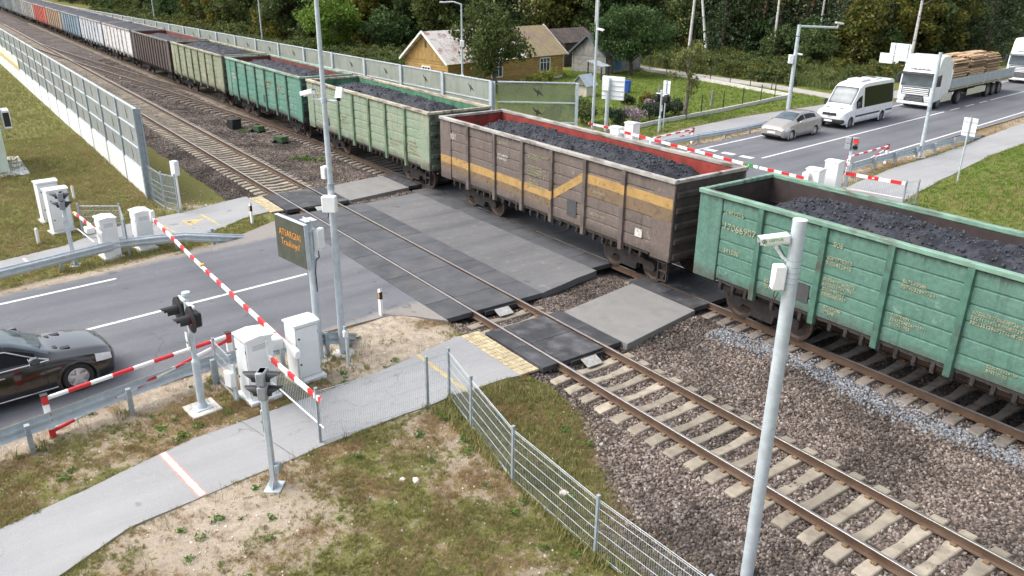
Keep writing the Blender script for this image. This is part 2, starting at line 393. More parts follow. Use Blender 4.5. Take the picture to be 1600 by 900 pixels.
def graded(a, b, f0, f1, fine, grow=1.22):
    x = list(np.arange(f0, f1 + 1e-6, fine)); s = fine
    while x[-1] < b: s *= grow; x.append(min(b, x[-1] + s))
    s = fine; lo = []
    c = f0
    while c > a: s *= grow; c = max(a, c - s); lo.append(c)
    return np.array(lo[::-1] + x)
gx, gy = graded(-900, 400, -28, 26, .25), graded(-120, 1000, -16, 32, .25)
GX, GY = np.meshgrid(gx, gy, indexing='ij'); nx, ny = len(gx), len(gy)
GZ = gz(GX, GY)
idx = np.arange(nx * ny).reshape(nx, ny)
Fq = np.stack([idx[:-1, :-1], idx[1:, :-1], idx[1:, 1:], idx[:-1, 1:]], -1).reshape(-1, 4)
me = rawmesh('ground', np.stack([GX, GY, GZ], -1).reshape(-1, 3), Fq, M_ground, True)
zg, zd, zl = zones(GX, GY)
ca = me.color_attributes.new('zone', 'FLOAT_COLOR', 'POINT')
ca.data.foreach_set('color', np.stack([zg, zd, zl, np.ones_like(zg)], -1).reshape(-1).astype(np.float32))
struct(link('ground', me))

# ---------------------------------------------------------------- ballast
def bz(u, v):
    u, v = np.asarray(u, float), np.asarray(v, float)
    z = -.268 - .32 * sst(1.35, 3.3, -v) - .30 * sst(7.7, 9.4, v) - .05 * np.exp(-((v - 3.05) / 1.0) ** 2)
    cross = sst(-10.0, -9.6, u) * (1 - sst(9.8, 10.2, u))
    z = z + cross * .13 * sst(1.2, 1.5, v) * (1 - sst(4.4, 4.8, v)) + cross * .12 * (1 - sst(-1.5, -1.2, v)) * sst(-2.3, -1.9, v)
    inroad = sst(-6.2, -6.0, u) * (1 - sst(6.0, 6.2, u)); z = z - .12 * inroad
    return z + .035 * (fbm(u, v, 2.2, 3) - .5)
bx, by = graded(-420, 90, -24, 26, .22, 1.3), np.arange(-3.9, 10.2, .2)
BX, BY = np.meshgrid(bx, by, indexing='ij'); i2 = np.arange(BX.size).reshape(BX.shape)
me = rawmesh('ballast_bed', np.stack([BX, BY, bz(BX, BY)], -1).reshape(-1, 3), np.stack([i2[:-1, :-1], i2[1:, :-1], i2[1:, 1:], i2[:-1, 1:]], -1).reshape(-1, 4), M_ballast, True)
struct(link('ballast_bed', me))

# ---------------------------------------------------------------- scattering of what nobody could count
LIB = bpy.data.collections.new('scatter_sources')      # never linked to the scene: only instanced
def scatter(name, pts, sc, meshes, tilt=3.14, kind='stuff', label=None, cat=None, seed=1):
    sub = bpy.data.collections.new(name + '_sources')
    for q, me in enumerate(meshes): sub.objects.link(bpy.data.objects.new(name + '_piece', me))
    pts = np.asarray(pts, np.float32); me = bpy.data.meshes.new(name); me.vertices.add(len(pts)); me.vertices.foreach_set('co', pts.ravel())
    a = me.attributes.new('sc', 'FLOAT', 'POINT'); a.data.foreach_set('value', np.asarray(sc, np.float32))
    me.update(); o = link(name, me)
    ng = bpy.data.node_groups.new(name, 'GeometryNodeTree')
    ng.interface.new_socket('Geometry', in_out='INPUT', socket_type='NodeSocketGeometry'); ng.interface.new_socket('Geometry', in_out='OUTPUT', socket_type='NodeSocketGeometry')
    N, L = ng.nodes, ng.links
    gi, go = N.new('NodeGroupInput'), N.new('NodeGroupOutput')
    ip = N.new('GeometryNodeInstanceOnPoints'); ci = N.new('GeometryNodeCollectionInfo'); ci.inputs['Collection'].default_value = sub
    ci.inputs['Separate Children'].default_value = True; ci.inputs['Reset Children'].default_value = True; ip.inputs['Pick Instance'].default_value = True
    rv = N.new('FunctionNodeRandomValue'); rv.data_type = 'FLOAT_VECTOR'; rv.inputs['Min'].default_value = (-tilt, -tilt, -3.1416); rv.inputs['Max'].default_value = (tilt, tilt, 3.1416); rv.inputs['Seed'].default_value = seed
    na = N.new('GeometryNodeInputNamedAttribute'); na.data_type = 'FLOAT'; na.inputs['Name'].default_value = 'sc'
    L.new(gi.outputs[0], ip.inputs['Points']); L.new(ci.outputs[0], ip.inputs['Instance']); L.new(rv.outputs[0], ip.inputs['Rotation']); L.new(na.outputs[0], ip.inputs['Scale']); L.new(ip.outputs[0], go.inputs[0])
    md = o.modifiers.new('scatter', 'NODES'); md.node_group = ng
    o['kind'] = kind
    if label: tag(o, label, cat)
    return o
R = np.random.RandomState(11)
def stone_mesh(name, m, seed, flat=.75):
    r = random.Random(seed); bm = bmesh.new(); bmesh.ops.create_icosphere(bm, subdivisions=1, radius=1)
    for q in bm.verts: q.co *= r.uniform(.72, 1.15); q.co.z *= flat
    me = bpy.data.meshes.new(name); bm.to_mesh(me); bm.free(); me.materials.append(m); return me
def rect_pts(x0, x1, y0, y1, dens):
    n = int((x1 - x0) * (y1 - y0) * dens); return R.uniform(x0, x1, n), R.uniform(y0, y1, n)
ST = [stone_mesh('stone', M_stone, k) for k in range(6)]
parts_u, parts_v, parts_s = [], [], []
def stones(x0, x1, y0, y1, dens, s0, s1):
    u, v = rect_pts(x0, x1, y0, y1, dens); parts_u.append(u); parts_v.append(v); parts_s.append(R.uniform(s0, s1, len(u)))
stones(9.7, 19, -3.4, 4.9, 330, .024, .052); stones(19, 28, -3.0, 6.9, 230, .026, .052); stones(10, 19, 4.9, 7.2, 200, .022, .042)
stones(5.6, 7.5, -2.3, 4.9, 330, .022, .038); stones(-7.4, -5.8, -2.2, 4.9, 200, .024, .042)
stones(-22, -9.5, -3.7, 5.2, 230, .026, .046); stones(-42, -22, -3.2, 5.4, 95, .032, .056); stones(-75, -42, -3, 5.4, 34, .04, .07)
bu, bv, bs = map(np.concatenate, (parts_u, parts_v, parts_s))
zb_, zg_ = bz(bu, bv), gz(bu, bv)
t_ = bu * CR + bv * SR
keep = (zb_ > zg_ - .03) & ~((np.abs(bv - .0) < .9) & (np.abs(bu) < 6)) & (fbm(bu, bv, 1.4, 3) > .18)
scatter('ballast_stones', np.stack([bu, bv, zb_ + .004], -1)[keep], bs[keep], ST)
u, v = rect_pts(10.5, 24, 3.5, 5.15, 430); w = np.exp(-((v - 4.50 + .14 * np.sin(u * 1.3)) / .42) ** 2) > R.rand(len(u)) * .9 + .12
scatter('fresh_ballast_stones', np.stack([u, v, bz(u, v) + .022], -1)[w], R.uniform(.024, .046, w.sum()), [stone_mesh('fresh_stone', M_fresh, k + 20) for k in range(4)])

# ================================================================ road, paths, crossing decks
def wob(pts, amp, step=.5, seed=0):
    """an outline with a slightly ragged edge"""
    out = []
    for a, b in zip(pts[:-1], pts[1:]):
        n = max(1, int(math.dist(a, b) / step)); n = min(n, 60)
        for k in range(n):
            x = a[0] + (b[0] - a[0]) * k / n; y = a[1] + (b[1] - a[1]) * k / n
            d = amp * (float(vnoise(x * 1.3 + seed, y * 1.3 - seed, 1.7)) - .5) * 2
            L_ = math.dist(a, b) or 1; nxv, nyv = -(b[1] - a[1]) / L_, (b[0] - a[0]) / L_
            out.append((x + nxv * d, y + nyv * d))
    out.append(pts[-1]); return out
def strip(left, right):        # outline from two edges running the same way
    return list(left) + list(reversed(right))
def zpath(x, y): return -.148 + .11 * float(sst(-4.6, -2.1, y) if y < 3 else 1 - sst(7.9, 10.5, y))
def ribbon(name, L_, R_, z, zb, m, n=80, kind='structure'):
    """a surface between two edge polylines, cut into short pieces so that it stays flat"""
    def resample(P, n):
        P = np.array(P, float); d = np.r_[0, np.cumsum(np.hypot(*np.diff(P, axis=0).T))]; q = np.linspace(0, d[-1], n)
        return np.stack([np.interp(q, d, P[:, 0]), np.interp(q, d, P[:, 1])], -1)
    A, B = resample(L_, n), resample(R_, n); mb = MB(); zf = z if callable(z) else (lambda x, y: z)
    for k in range(n - 1):
        a, b, c, d = A[k], A[k + 1], B[k + 1], B[k]
        mb.v += [(*q, zf(*q)) for q in (a, b, c, d)]; i = len(mb.v) - 4; mb.f.append((i, i + 1, i + 2, i + 3))
    for P in (A, B):
        for k in range(n - 1):
            i = len(mb.v); mb.v += [(*P[k], zf(*P[k])), (*P[k + 1], zf(*P[k + 1])), (*P[k + 1], zb), (*P[k], zb)]; mb.f.append((i, i + 1, i + 2, i + 3))
    o = mb.build(name, m, None, False)
    if kind: o['kind'] = kind
    return o
rd_t = 4.25
nearL = wob([road(-70, -rd_t), road(-9, -rd_t), road(-4.5, -4.7), (-6.25, -1.72)], .06, .4, 1)
nearR = wob([road(-70, rd_t), road(-6.0, rd_t), (4.75, -3.0), (5.2, -2.35), (6.1, -1.72)], .07, .35, 2)
ribbon('road', nearL, nearR, -.03, -.25, M_road, 150)
ribbon('road', wob([(-6.15, 1.72), (-6.45, 4.40)], .03, .3, 3), wob([(5.95, 1.72), (5.45, 4.40)], .05, .3, 4), -.028, -.25, M_worn, 12)
farL = wob([(-6.7, 7.86), road(11.5, -4.7), road(15, -rd_t), road(320, -rd_t)], .06, .6, 5)
farR = wob([(4.9, 7.86), road(12, 4.6), road(16, rd_t), road(320, rd_t)], .06, .6, 6)
ribbon('road', farL, farR, -.03, -.25, M_road, 200)
# painted markings: sheets 4 mm above the asphalt
rdm = thing('road_markings', None, None); rdm['kind'] = 'structure'
def line(s0, s1, t, w=.13, m=M_white):
    mb = MB(); n = max(1, int((s1 - s0) / 6))
    for k in range(n):
        a, b = s0 + (s1 - s0) * k / n, s0 + (s1 - s0) * (k + 1) / n
        mb.sheet([road(a, t - w / 2), road(b, t - w / 2), road(b, t + w / 2), road(a, t + w / 2)], -.026)
    mb.build('marking', m, rdm, False)
line(-70, -3.55, 0); line(23.2, 47.2, 0); line(48.3, 50., 0); line(51.2, 52.9, 0); line(54.0, 55.6, 0); line(56.2, 200, 0)
line(-70, -8.3, -3.5); line(20.5, 300, -3.5); line(26, 300, 3.75)
for t0 in (-3.35, -2.2, -1.05):
    MB().sheet([road(22.6, t0), road(22.6, t0 + .75), road(23.05, t0 + .75), road(23.05, t0)], -.026).build('marking', M_white, rdm, False)

# the crossing decks: rubber panels with joints, laid between and beside the rails
V2 = 6.116
deck = thing('crossing_deck', None, None); deck['kind'] = 'structure'
def panels(u0, u1, vc, n, m, kk, outer=1.72):
    for (a, b, sk) in ((-outer, -.845, 0), (-.70, .70, 0), (.845, outer, 0)):
        w = (u1 - u0) / n
        me = MB().box(-w / 2 + .006, w / 2 - .006, a + .004, b - .004, -.16, -.014, .006).mesh('panel', m)
        for k in range(n):
            uu = u0 + w * (k + .5)
            link('panel', me, deck, (uu - .105 * (vc + (a + b) / 2 - kk) * 0, vc, R.uniform(-.003, .003)))
panels(-6.2, 6.0, 0, 10, M_rubber2, 0); panels(-6.9, 5.2, V2, 10, M_rubber2, 0)
panels(7.35, 9.9, 0, 2, M_rubber, 0, 1.33); panels(-9.7, -6.95, 0, 2, M_rubber, 0, 1.38)
panels(6.75, 9.45, V2, 2, M_rubber, 0, 1.5); panels(-10.3, -7.6, V2, 2, M_rubber, 0, 1.5)
for (u0, u1, a, b) in ((7.2, 9.82, 1.36, 4.56), (-9.85, -7.2, 1.42, 4.56)):
    mb = MB().box(u0, u1, a, b, -.25, -.022, .01, Matrix.Translation((0, 0, 0))); struct(mb.build('concrete_slab', M_concrete))
    # slab skewed like the road
ob = [o for o in COL.objects if o.name.startswith('concrete_slab')]
for o in ob:
    for q in o.data.vertices: q.co.x -= .16 * (q.co.y - 3)
# rubber end blocks with the yellow-grey bevel ramps between the rails
for (uu, dr) in ((6.12, 1), (9.98, 1), (-6.9, 1)):
    t = thing('edge_ramp', ('dented galvanised ramp plate at the road panels\' edge between the rails', 'bent galvanised ramp plate at the foot crossing\'s edge between the rails', 'galvanised ramp plate beside the foot crossing that leads to the warning triangle')[(6.12, 9.98, -6.9).index(uu)], 'ramp plate', (uu, .05, -.09))
    MB().box(0, .05, -.55, .55, -.08, .055, .008).build('bracket', M_edge, t)
    MB().prism([(.05, .05), (.34, -.06), (.34, -.08), (.05, .03)], -.25, .25, 'y').build('plate', mat('galvanised_plate', (.55, .55, .53), .45, .6, dirt=((.45, .36, .2), .5, .7, 6)), t)

# near path
pN = [(9.35, -16), (9.1, -13.3), (9.05, -12.79), (8.68, -11.46), (8.19, -9.91), (7.98, -9.02), (7.69, -5.90), (7.33, -3.45), (7.1, -1.98)]
pS = [(11.9, -16), (11.3, -13.3), (11.02, -12.30), (10.30, -10.95), (10.13, -9.57), (9.84, -7.15), (9.68, -5.11), (9.62, -3.6), (9.85, -1.98)]
ribbon('footpath', wob(pN, .03, .3, 11), wob(pS, .035, .3, 12), zpath, -.35, M_path, 90)
lN = [(-6.3, -30), (-6.75, -13), (-6.94, -11.40), (-7.46, -9.39), (-8.78, -7.68), (-9.30, -5.70), (-9.78, -3.55), (-10.0, -2.0)]
lS = [(-4.9, -30), (-5.5, -13), (-5.74, -11.50), (-6.0, -9.20), (-6.0, -6.9), (-6.1, -4.9), (-7.0, -3.2), (-7.25, -2.0)]
ribbon('footpath', wob(lN, .04, .3, 13), wob(lS, .04, .3, 14), zpath, -.35, M_path, 70)
rN = [(6.2, 7.9), (5.9, 14), (4.2, 19), (3.30, 22.4), (2.45, 27.8), (2.2, 32.1), (1.44, 38), (-.24, 48.6), (-3, 70), (-16, 200)]
rS = [(9.0, 7.9), (8.6, 14), (7.0, 19), (6.10, 22.5), (5.26, 26.9), (3.95, 34.5), (3.35, 40.2), (2.2, 49), (-.8, 70), (-13, 200)]
ribbon('footpath', wob(rN, .05, .5, 15), wob(rS, .06, .5, 16), zpath, -.35, M_path, 120)
fN = [(-11.2, 7.9), (-11, 14), (-10.0, 19), (-9.9, 21.3), (-10.7, 25), (-11.3, 28), (-12.0, 33), (-12.2, 43), (-14, 60), (-20, 110)]
fS = [(-8.4, 7.9), (-8.6, 14), (-8.2, 19), (-8.1, 21.3), (-8.55, 25), (-8.95, 28), (-9.7, 33), (-10.1, 43), (-12, 60), (-18, 110)]
ribbon('footpath', wob(fN, .05, .5, 17), wob(fS, .05, .5, 18), zpath, -.35, M_path, 100)
ribbon('lane', wob([(-60, 52), (-46, 50.2), (-36, 49.6), (-28, 49.4), (-21, 49.4), (-14.5, 48.4), (-11.6, 47.5)], .12, .5, 21), wob([(-60, 49.6), (-46, 48.0), (-36, 47.6), (-28, 47.5), (-21, 47.6), (-14.9, 46.6), (-11.6, 45)], .12, .5, 22), -.09, -.3, M_lane, 60)
pm = thing('path_markings', None, None); pm['kind'] = 'structure'
def pline(a, b, w, m, z=-.071):
    z = zpath(*((Vector(a) + Vector(b)) / 2)) + (z + .075)
    a, b = Vector(a), Vector(b); n = (b - a).normalized(); n = Vector((-n.y, n.x)) * w / 2
    MB().sheet([(a + n)[:], (b + n)[:], (b - n)[:], (a - n)[:]], z).build('marking', m, pm, False)
pline((7.36, -3.42), (9.72, -3.42), .11, M_yline); pline((8.2, -9.88), (10.12, -9.62), .17, M_rline, -.071); pline((8.21, -9.88), (10.1, -9.62), .11, M_white, -.067)
pline((-8.75, -4.3), (-6.4, -4.02), .11, M_yline); pline((-6.75, -10.75), (-5.8, -10.6), .12, M_rline); pline((-6.72, -10.75), (-5.82, -10.6), .07, M_white, -.067)
pline((-8.6, -6.0), (-6.8, -5.75), .06, M_yline)
pline((3.4, 21.3), (6.3, 22.2), .14, M_rline); pline((3.45, 21.32), (6.25, 22.18), .07, M_white, -.067)
M_crack = mat('path_joint_tar', (.16, .16, .16), .9)
pline((7.72, -8.2), (9.95, -7.7), .02, M_crack)
tri = MB().sheet([(-8.3, -5.2), (-8.05, -4.35), (-7.35, -5.05)], zpath(-7.8, -4.9) + .006).build('warning_triangle_marking', M_yline, pm, False)
MB().sheet([(-8.02, -5.06), (-7.95, -4.82), (-7.72, -5.02)], zpath(-7.8, -4.9) + .011).build('marking', M_crack, pm, False)
# yellow tactile strips of small bricks
def tactile(corner, du, dv, nu, nv, lab):
    t = thing('tactile_strip', None, None); t['kind'] = 'structure'
    c, du, dv = Vector(corner), Vector(du), Vector(dv); lu, lv = du.length / nu, dv.length / nv
    me = MB().box(-lu / 2 + .006, lu / 2 - .006, -lv / 2 + .006, lv / 2 - .006, -.06, 0, .006).mesh('brick', M_brick)
    an = math.atan2(du.y, du.x)
    for i in range(nu):
        for j in range(nv):
            p = c + du * ((i + .5) / nu) + dv * ((j + .5) / nv)
            link('brick', me, t, (p.x, p.y, -.034 + R.uniform(-.004, .004)), an + R.uniform(-.02, .02))
tactile((7.12, -1.97), (2.72, 0), (0, .58), 14, 6, '')
tactile((-9.72, -1.98), (2.6, 0), (0, .56), 13, 5, '')

# ================================================================ the two tracks
rail_prof = [(-.075, -.18), (.075, -.18), (.075, -.168), (.012, -.150), (.009, -.045), (.036, -.034), (.0365, -.004), (.030, 0), (-.030, 0), (-.0365, -.004), (-.036, -.034), (-.009, -.045), (-.012, -.150), (-.075, -.168)]
def rail_obj(pts, parent):
    """rail swept along a polyline (x, y)"""
    mb, top = MB(), MB(); n = len(rail_prof); P = [Vector(p) for p in pts]
    for k, p in enumerate(P):
        d = (P[min(k + 1, len(P) - 1)] - P[max(k - 1, 0)]).normalized(); nn = Vector((-d.y, d.x))
        mb.v += [(*(p + nn * a), z) for a, z in rail_prof]
        top.v += [(*(p + nn * a), z) for a, z in ((-.031, -.0005), (-.027, .0022), (.027, .0022), (.031, -.0005))]
        if k:
            b = (k - 1) * n; mb.f += [(b + i, b + (i + 1) % n, b + n + (i + 1) % n, b + n + i) for i in range(n)]
            b = (k - 1) * 4; top.f += [(b + i, b + i + 1, b + 5 + i, b + 4 + i) for i in range(3)]
    mb.f += [tuple(range(n)), tuple(range(len(mb.v) - 1, len(mb.v) - n - 1, -1))]
    r = mb.build('rail', M_rail, parent, False); top.build('running_surface', M_railtop, r, False)
    return r
def sleeper_mesh(m):
    st = [(-1.35, .130, -.235), (-1.30, .140, -.210), (-1.05, .140, -.190), (-.62, .140, -.182), (-.45, .120, -.200), (0, .10, -.226), (.45, .120, -.200), (.62, .140, -.182), (1.05, .140, -.190), (1.30, .140, -.210), (1.35, .130, -.235)]
    mb = MB()
    for y, w, z in st: mb.v += [(-w - .03, y, -.36), (-w, y, z - .015), (-w + .02, y, z), (w - .02, y, z), (w, y, z - .015), (w + .03, y, -.36)]
    for k in range(len(st) - 1):
        b = k * 6; mb.f += [(b + i, b + i + 1, b + 7 + i, b + 6 + i) for i in range(5)]
    mb.f += [tuple(range(6)), tuple(range(len(mb.v) - 1, len(mb.v) - 7, -1))]
    return mb.mesh('sleeper', m, False)
clipm = MB()
for s in (-1, 1):
    for q in (-1, 1): clipm.cb((0, s * .795 + q * .115, -.165), (.11, .07, .05), .012).cyl((-.05, s * .795 + q * .09, -.15), (.05, s * .795 + q * .09, -.15), .012, n=6)
clip_me = clipm.mesh('rail_clip', M_clip)
slm, slm_dk = sleeper_mesh(M_sleeper), sleeper_mesh(M_sleeper_dk)
SP, S0 = .5454, 10.3215
for vc, ne, dk in ((0, 'a', slm), (V2, 'b', slm)):
    tr = thing('railway_track', None, None, (0, vc, 0)); tr['kind'] = 'structure'
    for sy in (-.795, .795): rail_obj([(-420, sy), (-200, sy), (-60, sy), (0, sy), (90, sy)], tr)
    cnt = 0
    for k in range(-330, 34):
        u = S0 + SP * k
        if -9.75 < u < (9.95 if vc == 0 else 9.5) and not (6.2 < u < 7.2) and not (-6.9 < u < -6.3): continue
        if u < -145: continue
        o = link('sleeper', slm_dk if (vc and u > -25) else slm, tr, (u, 0, R.uniform(-.004, .004)), R.uniform(-.008, .008)); cnt += 1
        if u > -20: link('rail_clip', clip_me, o)
# crossover from the near track to the train's track
xo = thing('crossover_track', None, None, (0, 0, -.006)); xo['kind'] = 'structure'
for sy in (-.795, .795):
    pts = []
    for u in np.linspace(-104, -12, 60):
        a = (u + 98) / 80.; a = min(max(a, 0), 1); vv = V2 * (a + .0 - .035 * math.sin(2 * math.pi * a)); pts.append((float(u), vv + sy))
    rail_obj(pts, xo)
for k in range(70):
    u = -92 + k * 1.0; a = (u + 98) / 80.; vv = V2 * a
    link('sleeper', slm_dk, xo, (u, vv, -.01), .07)
# ================================================================ the coal train
def paint(name, col, col2, d0=.45, d1=.75, rust=(.12, .075, .05), r0=.60, r1=.80):
    """weathered wagon paint: two tones in patches, rust runs, grime"""
    m, N, L, P = nmat(name); co = objcoord(N, L)
    n1 = noise(N, L, co, .8, 5, .65); n2 = noise(N, L, co, 2.2, 6, .7, (1.6, 1.6, .35)); n3 = noise(N, L, co, 9, 5, .7)
    c = mixc(N, L, maprange(N, L, n1, d0, d1), col, col2)
    c = mixc(N, L, maprange(N, L, n2, r0, r1), c, rust)
    n4 = noise(N, L, co, 1.3, 6, .7, (5, 5, .22)); c = mixc(N, L, maprange(N, L, n4, .50, .78, 0, .7), c, tuple(x * .42 for x in col))     # grime runs
    n5 = noise(N, L, co, 3.4, 6, .75); c = mixc(N, L, maprange(N, L, n5, .60, .68, 0, .75), c, tuple(min(.7, x * 1.25 + .05) for x in col2))   # faded and patched paint
    g = N.new('ShaderNodeNewGeometry'); sp = N.new('ShaderNodeSeparateXYZ'); L.new(g.outputs['Position'], sp.inputs[0])
    lw = maprange(N, L, sp.outputs[2], 2.0, 1.0, -.35, .35); ad = N.new('ShaderNodeMath'); L.new(lw, ad.inputs[0]); L.new(n1, ad.inputs[1]); c = mixc(N, L, maprange(N, L, ad.outputs[0], .5, .9, 0, .75), c, (.075, .06, .05))   # coal and road dirt along the sill
    up_ = maprange(N, L, sp.outputs[2], 3.1, 3.5, -.3, .25); ad2 = N.new('ShaderNodeMath'); L.new(up_, ad2.inputs[0]); L.new(n4, ad2.inputs[1]); c = mixc(N, L, maprange(N, L, ad2.outputs[0], .5, .85, 0, .6), c, (.045, .04, .038))
    bp = N.new('ShaderNodeBump'); bp.inputs['Strength'].default_value = .5; bp.inputs['Distance'].default_value = .06; L.new(noise(N, L, co, 1.7, 3, .5), bp.inputs['Height']); L.new(bp.outputs[0], P.inputs['Normal'])
    v = maprange(N, L, n3, .3, .7, .82, 1.12)
    hv = N.new('ShaderNodeHueSaturation'); L.new(c, hv.inputs['Color']); L.new(v, hv.inputs['Value']); L.new(hv.outputs[0], P.inputs['Base Color'])
    P.inputs['Roughness'].default_value = .72; P.inputs['Specular IOR Level'].default_value = .35
    return m
PAINTS = [
    dict(k='bright green', p=((.098, .200, .155), (.118, .222, .175)), post=(.060, .145, .105), rim=(.17, .29, .22), inner=(.045, .032, .030), r=(.68, .85)),
    dict(k='grey-brown', p=((.150, .120, .105), (.185, .155, .135)), post=(.12, .095, .085), rim=(.36, .34, .31), inner=(.25, .035, .025), r=(.70, .9)),
    dict(k='pale sage green', p=((.24, .30, .215), (.34, .33, .24)), post=(.13, .20, .12), rim=(.40, .36, .27), inner=(.06, .19, .11), r=(.62, .82)),
    dict(k='teal green', p=((.11, .25, .185), (.20, .29, .24)), post=(.065, .145, .11), rim=(.24, .33, .25), inner=(.16, .04, .035), r=(.60, .8)),
    dict(k='cream and olive', p=((.24, .265, .18), (.38, .355, .24)), post=(.15, .17, .09), rim=(.30, .29, .20), inner=(.09, .08, .06), r=(.6, .8)),
    dict(k='dark brown', p=((.10, .078, .068), (.125, .10, .088)), post=(.085, .065, .058), rim=(.17, .15, .13), inner=(.17, .04, .03), r=(.7, .9)),
    dict(k='dirty white', p=((.62, .60, .58), (.70, .69, .67)), post=(.52, .50, .48), rim=(.30, .26, .23), inner=(.1, .09, .08), r=(.60, .8)),
    dict(k='pale grey', p=((.50, .52, .54), (.58, .60, .61)), post=(.38, .41, .43), rim=(.34, .30, .28), inner=(.1, .09, .08), r=(.6, .8)),
    dict(k='blue-grey', p=((.19, .26, .31), (.30, .37, .41)), post=(.14, .19, .23), rim=(.28, .27, .26), inner=(.1, .09, .08), r=(.6, .8)),
    dict(k='rust orange and tan', p=((.34, .26, .18), (.50, .22, .12)), post=(.24, .16, .10), rim=(.30, .26, .23), inner=(.1, .09, .08), r=(.6, .8)),
    dict(k='red', p=((.50, .12, .085), (.56, .17, .12)), post=(.36, .085, .06), rim=(.30, .24, .22), inner=(.1, .09, .08), r=(.65, .85)),
    dict(k='beige grey', p=((.36, .34, .31), (.43, .40, .36)), post=(.27, .25, .23), rim=(.34, .30, .28), inner=(.1, .09, .08), r=(.6, .8)),
    dict(k='ash grey', p=((.30, .31, .31), (.40, .40, .39)), post=(.22, .23, .23), rim=(.30, .28, .27), inner=(.1, .09, .08), r=(.6, .8)),
    dict(k='green-grey', p=((.22, .26, .24), (.30, .33, .31)), post=(.16, .19, .18), rim=(.28, .27, .26), inner=(.1, .09, .08), r=(.6, .8)),
    dict(k='slate grey', p=((.20, .23, .25), (.28, .31, .33)), post=(.15, .17, .18), rim=(.28, .27, .26), inner=(.1, .09, .08), r=(.6, .8)),
    dict(k='bluish slate', p=((.17, .21, .25), (.24, .28, .32)), post=(.13, .16, .19), rim=(.28, .27, .26), inner=(.1, .09, .08), r=(.6, .8)),
    dict(k='dim grey', p=((.24, .25, .25), (.30, .30, .30)), post=(.18, .18, .18), rim=(.28, .27, .26), inner=(.1, .09, .08), r=(.6, .8)),
]
M_under = mat('sooty_underframe_steel', (.035, .030, .028), .8, .2, var=.3, scale=6, dirt=((.09, .065, .05), .5, .8, 5))
M_wheel = mat('wheel_steel', (.09, .065, .055), .6, .5, var=.25, scale=8)
M_tread = mat('wheel_tread_steel', (.45, .44, .43), .35, .9)
M_ochre = mat('ochre_stripe_paint', (.46, .285, .10), .75, var=.15, scale=3, dirt=((.20, .15, .11), .58, .8, 3))
M_tan = mat('brown_stripe_paint', (.21, .145, .085), .75, var=.15, scale=3, dirt=((.15, .12, .10), .5, .8, 3))
M_stencil = mat('stencil_paint_white', (.66, .63, .58), .8, var=.12, dirt=((.30, .28, .25), .55, .8, 12))
M_stencil_y = mat('stencil_paint_cream', (.46, .43, .28), .8, var=.2, dirt=((.26, .29, .2), .45, .7, 7))
M_coal = mat('coal', (.015, .0165, .023), .6, 0, var=.5, scale=3, dirt=((.046, .049, .064), .45, .72, 3.5), bump=.9, bscale=22, spec=.45)
worn(M_stencil_y, .40); worn(M_stencil, .36); worn(M_ochre, .33); worn(M_tan, .36)
M_hatch = mat('dark_placard_paint', (.06, .06, .065), .7)

LB, HW, ZT, ZB = 12.98, 1.57, 3.60, 1.06
POSTS = (-4.40, -2.58, -.86, .86, 2.58, 4.40); CORN = 5.68
def panel_mesh(w, m, name='side_panel'):
    """a bay of the side wall: six pressed boards one above the other with open joints"""
    z = np.linspace(ZB + .10, ZT - .13, 7); prof = []
    for a, b in zip(z[:-1], z[1:]):
        prof += [(0.0, a + .012), (-.028, a + .03), (-.034, (a + b) / 2), (-.028, b - .03), (0.0, b - .012)]
    mb = MB(); n = len(prof)
    for x in (-w / 2, w / 2): mb.v += [(x, -HW + .05 + p, q) for p, q in prof]
    mb.f += [(i, i + 1, n + i + 1, n + i) for i in range(n - 1)]
    b = len(mb.v); mb.v += [(-w / 2, -HW + .085, z[0]), (w / 2, -HW + .085, z[0]), (w / 2, -HW + .085, z[-1]), (-w / 2, -HW + .085, z[-1])]
    mb.f += [(b, b + 1, b + 2, b + 3)]
    return mb.mesh(name, m, True, 25)
def ribbed_panel_mesh(w, m):
    mb = MB(); mb.box(-w / 2, w / 2, -HW + .03, -HW + .085, ZB + .1, ZT - .13)
    return mb.mesh('side_panel', m)
_fr_poly = [(-1.18, .56), (-1.12, .66), (-.72, .70), (-.42, .80), (.42, .80), (.72, .70), (1.12, .66), (1.18, .56), (1.14, .40), (.74, .40), (.66, .52), (.40, .50), (.34, .26), (-.34, .26), (-.40, .50), (-.66, .52), (-.74, .40), (-1.14, .40)]
_frm = MB().prism(_fr_poly, -.09, .09, 'y').mesh('side_frame', M_under)
_spr = MB().lathe([(.07, 0), (.075, .02), (.06, .04), (.075, .08), (.06, .12), (.075, .16), (.06, .20), (.07, .24)], 8).mesh('spring', M_wheel)
_bol = MB().box(-.22, .22, -1.1, 1.1, .62, .98, .03).mesh('bolster', M_under)
_wh = MB().lathe([(.02, -.09), (.12, -.09), (.13, -.06), (.36, -.045), (.42, -.065), (.475, -.065), (.478, .0), (.478, .05), (.505, .062), (.505, .08), (.43, .08), (.38, .03), (.12, .05), (.02, .05)], 26, Matrix.Rotation(math.pi / 2, 4, 'X')).mesh('wheel', M_wheel)
_tread = MB().lathe([(.4785, -.06), (.481, .045)], 26, Matrix.Rotation(math.pi / 2, 4, 'X')).mesh('tread', M_tread)
_axle = MB().cyl((0, -1.0, 0), (0, 1.0, 0), .075, n=8).mesh('axle', M_under)
_und = MB().box(-6.5, 6.5, -.22, .22, .86, 1.16).box(-6.4, 6.4, -1.48, 1.48, 1.14, 1.22)
for x in np.arange(-5.6, 5.7, .86): _und.box(x - .05, x + .05, -1.42, 1.42, .96, 1.14)
_und.cyl((-1.6, .6, .82), (.2, .6, .82), .19, n=12).box(.8, 1.5, -.9, -.4, .7, 1.0)
_und_me = _und.mesh('underframe', M_under)
_hin = MB()
